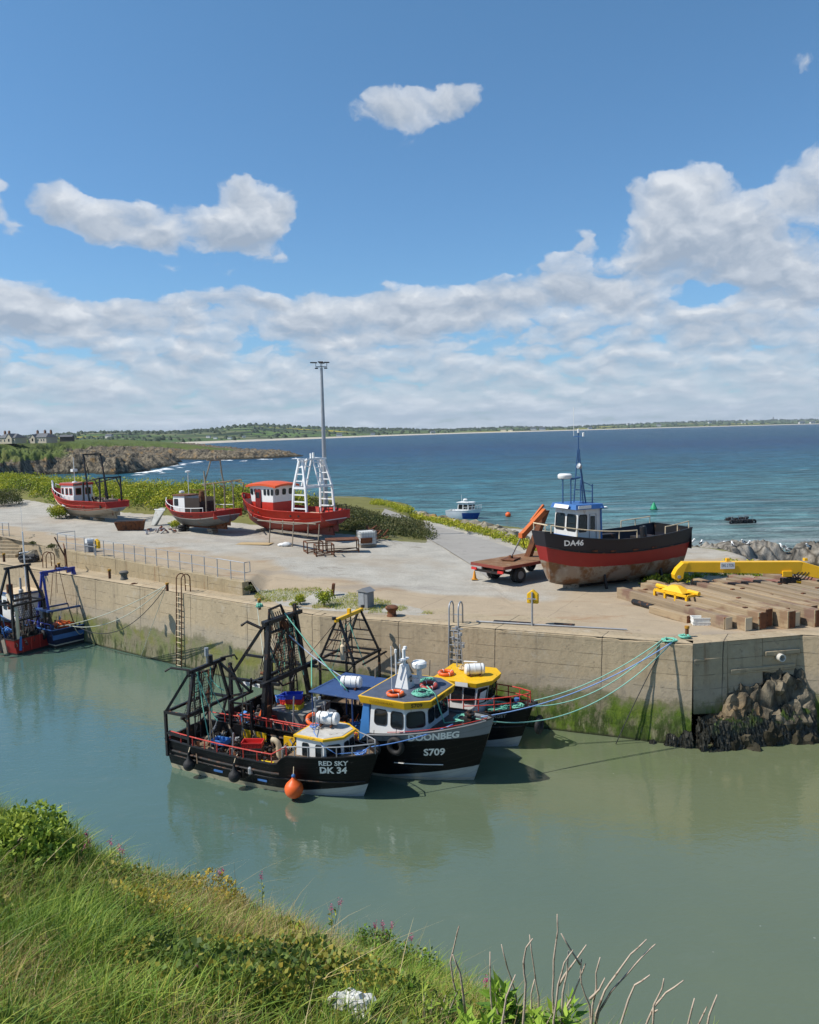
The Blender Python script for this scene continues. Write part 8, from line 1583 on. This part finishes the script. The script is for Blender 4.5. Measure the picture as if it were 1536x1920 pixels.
# brambles and small leaved plants in patches
P, u, v, r = scatter(90000, 37); w_ = fbm(P[:, 0], P[:, 1], 1.0, 4, 21)+.25*gz_(u, v, 280, 1700, 120, 80)+.28*gz_(u, v, 640, 1740, 120, 50)+.3*gz_(u, v, 800, 1790, 60, 60)+.22*gz_(u, v, 380, 1850, 200, 50)+.2*gz_(u, v, 600, 1850, 140, 60)-.25*gz_(u, v, 120, 1790, 130, 70); k = w_ > .495; P, u, v, w_ = P[k], u[k], v[k], w_[k]; n = len(P)
ht = np.clip((w_-.5)*1.6, .06, .5)*r.uniform(.15, 1, n)**.7*.75; P[:, 2] += ht
rust = np.clip(fbm(P[:, 0], P[:, 1], 1.7, 3, 33)*1.3-.34+gz_(u, v, 400, 1700, 180, 50)*.5, 0, 1); big_ = 1+.35*(fbm(P[:, 0], P[:, 1], 1.5, 2, 51) > .56); V, F = leaves(P, r.uniform(.022, .055, n)*big_, r.uniform(.016, .040, n)*big_, .35, 7)
hs_ = gz_(u, v, 790, 1790, 110, 60)+gz_(u, v, 640, 1730, 90, 40); bi = r.uniform(0, 1, n) < hs_*.8
t_ = np.clip(rust*1.1+ht*.6+r.normal(.05, .16, n), 0, 1)
stuff_veg('brambles', 'low brambles and weeds tangled through the grass of the foreground bank', 'brambles', [(V, F[~bi], np.repeat(t_, 4), 0), (V.copy(), F[bi], np.repeat(t_, 4), 1)], [leafmat('bramble'), leafmat('bright')])
# pale dead stalks
P, u, v, r = scatter(2600, 43); k = r.uniform(0, 1, len(P)) < .25+gz_(u, v, 400, 1720, 220, 80)+gz_(u, v, 640, 1830, 160, 70); P = P[k]; n = len(P)
V, F = blades(P, r.uniform(.25, .62, n), r.uniform(.004, .008, n), np.abs(r.normal(.5, .5, n)), 3); stuff_veg('dead_stalks', 'pale dead stalks standing and leaning in the bank grass', 'dead grass', [(V, F, np.repeat(r.uniform(.5, 1, n), 8), 0)], [leafmat('dry')])
def bankpt(u, v):
    best = None
    for Y in np.linspace(4, 10.5, 300):
        p = atY(u, v, Y); d = abs(p.z-float(zb(np.array([p.x]), np.array([Y]))[0]))
        if best is None or d < best[0]: best = (d, p)
    return best[1]
# leafy bushes on the brow and at the foot of the picture
def leafbush(name, label, p, spec, leaf, key, seed, group):
    t = thing(name, label, 'bush', p, 0, group); g = np.random.default_rng(seed); P = []; D = []; T = []; m = MB()
    for (dx, dy, dz) in spec:
        for k in range(7):
            tip = np.array([dx, dy, dz])+g.normal(0, .08, 3); m.tube([(dx*.3, dy*.3, -.1), tuple(tip*.7), tuple(tip)], [.008, .006, .004], 4)
            nl = 15
            for q in range(nl):
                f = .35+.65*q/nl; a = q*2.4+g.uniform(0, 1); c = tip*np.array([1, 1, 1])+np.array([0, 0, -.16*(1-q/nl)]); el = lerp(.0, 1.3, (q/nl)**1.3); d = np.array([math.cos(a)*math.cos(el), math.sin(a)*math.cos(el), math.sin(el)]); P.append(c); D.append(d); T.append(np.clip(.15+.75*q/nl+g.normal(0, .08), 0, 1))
    P = np.array(P); D = np.array(D); n = len(P); LL = g.uniform(leaf*.7, leaf*1.15, n); s = np.cross(D, np.array([0, 0, 1.0])+g.normal(0, .25, (n, 3))); s /= np.linalg.norm(s, axis=1)[:, None]; nn = np.cross(s, D); W = LL*.15
    V = np.stack([P, P+D*(LL*.35)[:, None]+s*W[:, None]+nn*(LL*.03)[:, None], P+D*(LL*.4)[:, None]-nn*(LL*.02)[:, None], P+D*(LL*.35)[:, None]-s*W[:, None]+nn*(LL*.03)[:, None], P+D*LL[:, None]-np.array([0, 0, 1.0])*(LL*.22)[:, None]], 1).reshape(-1, 3); b = np.arange(n)[:, None]*5; F = np.concatenate([b+np.array([[0, 1, 4, 2]]), b+np.array([[0, 2, 4, 3]])])
    np_mesh('foliage', V, F, leafmat(key), t, col=np.repeat(np.array(T), 5), smooth=True); m.build('stem', M_WOOD, t); return t
p = atY(800, 2000, 4.9); leafbush('leafy_bush', 'dark glossy leaved bush at the bottom edge, left of the bare stems', p, [(-.05, .1, .22), (.08, .2, .30), (-.1, .3, .16), (.18, .05, .18), (.02, -.1, .14)], .10, 'lush', 3, 'leafy bushes in the foreground')
p = atY(960, 2040, 4.7); leafbush('leafy_bush', 'bright green broad leaved bush among the bare stems at the bottom edge', p, [(-.22, .1, .22), (-.08, .0, .32), (.05, .15, .30), (.0, .3, .36), (.2, .1, .24), (.32, .2, .20), (-.3, .2, .12), (.4, .05, .12), (.12, -.1, .2)], .15, 'bright', 4, 'leafy bushes in the foreground')
P0 = bankpt(30, 1640)
bush(0, 0, .75, .62, 3400, 'lush', 'dense dark green bush on the brow at the left edge', 'leafy_bush', .1, P0+Vec((-.25, .25, -.1)), .075, 'leafy bushes in the foreground', sx=1.3)
bush(1, 5, .3, .3, 700, 'bright', 'small light green bush at the right foot of the brow bush', 'leafy_bush', .1, bankpt(110, 1640)+Vec((0, .1, -.05)), .05, 'leafy bushes in the foreground')
# dead stems standing up against the water
ST = [[(60, 150), (40, 220), (12, 340), (40, 500), (70, 658)], [(25, 300), (60, 400), (90, 600)], [(218, 285), (222, 500), (235, 700)], [(275, 250), (310, 370), (350, 500), (370, 700)], [(435, 222), (400, 270), (388, 340), (398, 450), (388, 658)], [(420, 200), (440, 370), (465, 520), (470, 700)], [(560, 98), (565, 180), (545, 330), (540, 500), (545, 700)], [(580, 198), (640, 290), (680, 350)], [(712, 252), (650, 340), (600, 410), (570, 460)], [(643, 280), (600, 340), (570, 450), (545, 640), (545, 740)], [(622, 280), (612, 400), (590, 500), (585, 740)], [(685, 325), (685, 450), (730, 560), (735, 740)], [(710, 342), (680, 420), (640, 520), (600, 590), (560, 700)], [(782, 318), (760, 400), (762, 480), (745, 560), (735, 700)], [(806, 425), (780, 480), (730, 530)], [(1020, 228), (940, 300), (860, 410), (810, 480), (765, 600), (750, 740)], [(1066, 252), (1000, 310), (930, 390), (840, 490), (775, 600), (745, 740)], [(1040, 405), (960, 460), (930, 530), (890, 658), (870, 760)], [(1112, 422), (1100, 480), (1060, 560), (1050, 740)], [(1214, 430), (1120, 500), (1060, 570), (1020, 658), (1000, 760)], [(1270, 522), (1235, 658), (1220, 760)], [(1333, 567), (1290, 658), (1260, 760)], [(1386, 505), (1345, 610), (1320, 740)], [(350, 400), (300, 520), (270, 700)], [(445, 430), (430, 500), (430, 700)], [(1080, 585), (1050, 610)]]
t = thing('dead_shrub', 'bare pale dead stems of a shrub standing at the bottom against the water', 'dead shrub', atY(1110, 1990, 4.8)); ro = Vec(t.location); rr = random.Random(2)
M_STEM = paint('bleached bark', (.50, .40, .31), .85, 0, .35, 8, (.24, .17, .12), .55, .1, 20)
for k, s_ in enumerate(ST):
    Y = 4.8+rr.uniform(-.35, .35); P_s = [atY(840+x*.3646, 1680+y*.3646, Y+.02*i)-ro for i, (x, y) in enumerate(s_)]
    if s_[-1][1] > 630: P_s.append(P_s[-1]+Vec((rr.uniform(-.02, .02), 0, -.45)))
    Q = []
    for i in range(len(P_s)-1):
        for f in (0, .5): Q.append(P_s[i].lerp(P_s[i+1], f)+Vec((rr.uniform(-.004, .004),)*3))
    Q.append(P_s[-1]); n = len(Q); MB().tube(Q, [lerp(.0035, .0088, (i/n)**.7)*(1.15 if i % 3 == 1 else 1) for i in range(n)], 6).build('stem', M_STEM, t, smooth=True)
# red valerian
M_PINK = m_leaf('pink valerian', (.26, .03, .09), (.42, .07, .17), (.52, .16, .27), .3, 3)
def valerian(u, v, h, heads, label, seed):
    p = bankpt(u, v); t = thing('valerian', label, 'flower', p, 0, 'pink valerian along the brow of the bank'); g = np.random.default_rng(seed); m = MB(); Pf = []; Pl = []
    for (dx, hh) in heads:
        hh += .14; tip = Vec((dx, g.uniform(-.03, .03), hh)); m.tube([(dx*.2, 0, -.05), tuple(tip*.5+Vec((.01, 0, 0))), tuple(tip)], [.004, .003, .002], 4)
        Pf.append(np.array(tip)+g.normal(0, 1, (45, 3))*np.array([.013, .013, .026])+np.array([0, 0, -.01])); Pl.append(np.array(tip)[None]*np.linspace(.15, .75, 8)[:, None])
    V, F = leaves(np.concatenate(Pf), .015, .011, .3, seed); np_mesh('flower_head', V, F, M_PINK, t, col=np.repeat(g.uniform(0, 1, len(V)//4), 4)); V, F = leaves(np.concatenate(Pl), .06, .022, .2, seed+1); np_mesh('leaf', V, F, leafmat('grass'), t, col=np.full(len(V), .6)); m.build('stem', leafmat('grass'), t)
for a in ((166, 1635, .5, [(-.03, .17), (.0, .30), (.03, .22), (-.06, .12)], 'pink valerian with the fullest heads at the left end of the brow', 1), (212, 1640, .3, [(0, .26)], 'single pink valerian left of the grass brow crest', 2), (228, 1645, .3, [(0, .24), (.03, .18)], 'pink valerian at the crest of the brown grass', 3), (418, 1690, .3, [(0, .22), (-.04, .2)], 'pale pink valerian among the dry stalks', 4), (492, 1705, .3, [(0, .27)], 'dark pink valerian spike right of the dry stalks', 5), (622, 1745, .3, [(0, .15), (.1, .2)], 'pink valerian above the bramble patch', 6), (718, 1790, .3, [(0, .26), (-.08, .24), (.12, .25), (.02, .2)], 'pink valerian tall group in the middle of the right slope', 7), (720, 1800, .3, [(-.05, .17), (.03, .16), (.05, .18), (0, .12)], 'broad pink valerian heads low on the right slope', 8), (772, 1820, .2, [(.0, .25)], 'lone pink valerian right of the broad heads', 9), (375, 1870, .2, [(0, .08)], 'pink valerian low in the foreground grass', 10), (912, 1900, .2, [(0, .2)], 'pink valerian beside the bright broad leaved bush', 11)): valerian(*a)
# white sheet and grey stone half buried in the grass
p = bankpt(650, 1915); m = MB(); rock_lump(m, (0, 0, .03), .16, 6, (1.2, .8, .8), .7, 4); rock_lump(m, (.1, -.1, .02), .11, 9, (1.1, .9, .6), .8, 4); rock_lump(m, (-.17, .1, .0), .08, 3, (1.2, .9, .5), .8, 3); tag(m.build('plastic_sheet', paint('dirty white plastic', (.58, .57, .53), .5, 0, .3, 6, (.2, .19, .13), .52, .1, 9), loc=p, smooth=False), 'crumpled white plastic sheet lying in the foreground grass', 'plastic sheet')
p = bankpt(675, 1812); m = MB(); rock_lump(m, (0, 0, .1), .12, 5, (2.4, .8, .8), .5, 4); rock_lump(m, (-.2, .05, .14), .1, 7, (1.6, .8, .8), .5, 3); tag(m.build('stone', m_rock('bank stone', (.33, .29, .24), (.17, .145, .12), .1, False), loc=p, smooth=30), 'long grey stone half buried below the pink valerian', 'stone')
# ============================================================= light, sky, camera
SUN_EL, SUN_A = 50.0, 8.0        # the sun stands on the left, a little behind the camera
sd = Vec((-math.cos(R(SUN_A))*math.cos(R(SUN_EL)), -math.sin(R(SUN_A))*math.cos(R(SUN_EL)), math.sin(R(SUN_EL))))
sl = bpy.data.lights.new('sun', 'SUN'); sl.energy = 4.3; sl.angle = R(.5); sl.color = (1, .95, .87)
so = bpy.data.objects.new('sun', sl); COL.objects.link(so); so.rotation_euler = (-sd).to_track_quat('-Z', 'Y').to_euler(); so.location = (-40, -10, 60)
world = bpy.data.worlds.new('World'); scene.world = world; world.use_nodes = True; world.cycles.sampling_method = 'MANUAL'; world.cycles.sample_map_resolution = 256
g = G(world.node_tree)
sky = g.n('ShaderNodeTexSky', sky_type='NISHITA'); sky.sun_disc = False; sky.sun_elevation = R(SUN_EL); sky.sun_rotation = math.atan2(sd.x, sd.y); sky.air_density = 1.0; sky.dust_density = .3; sky.ozone_density = 2.0
dirv = g.coord('Generated'); dx, dy, dz = g.xyz(dirv)
az = dx._m('ARCTAN2', dy); el = dz._m('ARCSINE')
wv = g.noise(g.vec(az*6.0, el*10.0, 3.7), 1.5, 4, .55, out='Color'); wx, wy, wz_ = g.xyz(wv)      # the wind that pulls the clouds out of shape
wv2 = g.noise(g.vec(az*6.0, el*10.0, 8.7), 7.0, 3, .55, out='Color'); wx2, wy2, wz2 = g.xyz(wv2)
def field(du, dv):
    """cloud density without the separate clouds, in the direction shifted by (du, dv) radians"""
    a = az+du; e = el+dv; k = (e+.07)._m('LOGARITHM', 2.718)*3.1
    p = g.vec(a*7.6+wx*.55+wx2*.17, k*.95+wy*.5+wy2*.16, 2.0)
    n = g.noise(p, 1.5, 9, .60)
    return (n-.5)*1.3+(.5-g.voro(p, 3.2))*.36+(.5-g.voro(p, 8.0))*.14
CL = [(480, 420, 115, 66, .46), (475, 380, 50, 45, .22), (345, 440, 200, 50, .42), (200, 405, 110, 50, .34), (140, 390, 50, 40, .2), (290, 460, 110, 34, .20), (535, 400, 50, 42, .2),
      (862, 205, 90, 46, .34), (800, 232, 120, 42, .28), (705, 236, 100, 34, .26), (650, 250, 60, 26, .14), (1000, 175, 42, 38, .26),
      (1290, 430, 150, 110, .54), (1270, 380, 100, 70, .26), (1220, 470, 80, 60, .22), (1440, 440, 130, 80, .30), (1525, 345, 90, 62, .40), (1490, 525, 150, 60, .36), (1400, 490, 120, 60, .2),
      (1090, 520, 100, 55, .36), (1030, 545, 90, 40, .22), (1190, 560, 90, 45, .24), (5, 385, 60, 45, .42), (20, 575, 150, 60, .44), (78, 435, 40, 28, .24), (520, 490, 55, 22, .20), (400, 515, 90, 22, .16), (420, 560, 100, 26, .2), (520, 573, 50, 16, .2), (1100, 455, 40, 30, .2),
      (640, 605, 220, 50, .25), (860, 570, 200, 55, .3), (280, 600, 150, 45, .28), (1330, 610, 90, 60, .26),
      (200, 545, 130, 30, -.3), (680, 420, 120, 120, -.5), (920, 420, 150, 110, -.5), (1200, 250, 260, 110, -.5), (300, 200, 420, 130, -.6), (1310, 560, 100, 26, -.26), (1000, 60, 800, 110, -.6), (560, 530, 90, 26, -.22), (860, 480, 170, 60, -.4), (90, 500, 120, 30, -.3)]
M_ = 0; H_ = 0
aw = az+(wx-.5)*.045+(wx2-.5)*.012; ew = el+(wy-.5)*.030+(wy2-.5)*.012
for (u, v, ru, rv, st) in CL:
    x0 = math.atan((u-768)/FPX); y0 = math.atan((808+(768-u)*.0216-v)/FPX)*math.cos(x0)
    hx = (aw-x0)*(FPX/ru); hy = (ew-y0)*(FPX/rv)
    bl = (1.0-hx*hx-hy*hy).max(0.0)*(st*1.25); M_ = bl+M_
    if st > 0: H_ = bl*hy+H_
M_ = M_+el.smooth(.186, .150)*.37+el.smooth(.13, .05)*.17-.235
f0 = field(0, 0); d0 = f0+M_
f1 = field(.004, .011)
cover = d0.smooth(-.03, .16)
lit = ((f0-f1)*1.55+H_*1.3+.46).clamp()                    # brighter where the cloud thins out towards the top
thick = d0.smooth(.05, .5)
ccol = g.mix(lit, (2.9, 3.5, 4.35), (6.0, 6.3, 6.7))
ccol = g.mix(thick*.4*(1.0-lit), ccol, (2.8, 3.35, 4.15))
ccol = g.mix(el.smooth(.12, .0)*.5, ccol, (4.0, 4.9, 5.8))
tint = g.ramp(el*2.0, [(0, (.46, .62, .95)), (.12, (.54, .76, 1.0)), (.35, (.60, .86, 1.05)), (1, (.66, .98, 1.10))]); skyc = g.mix(1.0, sky.outputs[0], tint, 'MULTIPLY')
col = g.mix(cover*(thick*.30+.66), skyc, ccol)
bg = g.n('ShaderNodeBackground'); bg.inputs[1].default_value = .1; g.link(col, bg.inputs[0])
wo = g.n('ShaderNodeOutputWorld'); g.link(bg.outputs[0], wo.inputs[0])
cam = bpy.data.cameras.new('camera'); co = bpy.data.objects.new('camera', cam); COL.objects.link(co)
cam.sensor_fit = 'VERTICAL'; cam.sensor_height = 24; cam.lens = 24*FPX/1920; cam.clip_start = .1; cam.clip_end = 30000
co.matrix_world = Matrix.Translation((0, 0, CAMZ)) @ CAMROT.to_4x4()
scene.camera = co
scene.view_settings.view_transform = 'Standard'; scene.view_settings.look = 'None'; scene.view_settings.exposure = .35; scene.view_settings.gamma = 1
scene.cycles.max_bounces = 6; scene.cycles.transparent_max_bounces = 8
# ============================================================= sea air
hm_, g = newmat('sea haze'); g.nt.nodes.clear(); v_ = g.n('ShaderNodeVolumePrincipled'); v_.inputs['Color'].default_value = (.80, .88, 1, 1); v_.inputs['Density'].default_value = 4.2e-5; v_.inputs['Anisotropy'].default_value = .1
o_ = g.n('ShaderNodeOutputMaterial'); g.link(v_.outputs[0], o_.inputs['Volume'])
hz = MB().box((0, 4300, 98), (21000, 10900, 204)).build('haze', hm_); tag(hz, kind='stuff')
scene.cycles.volume_bounces = 0
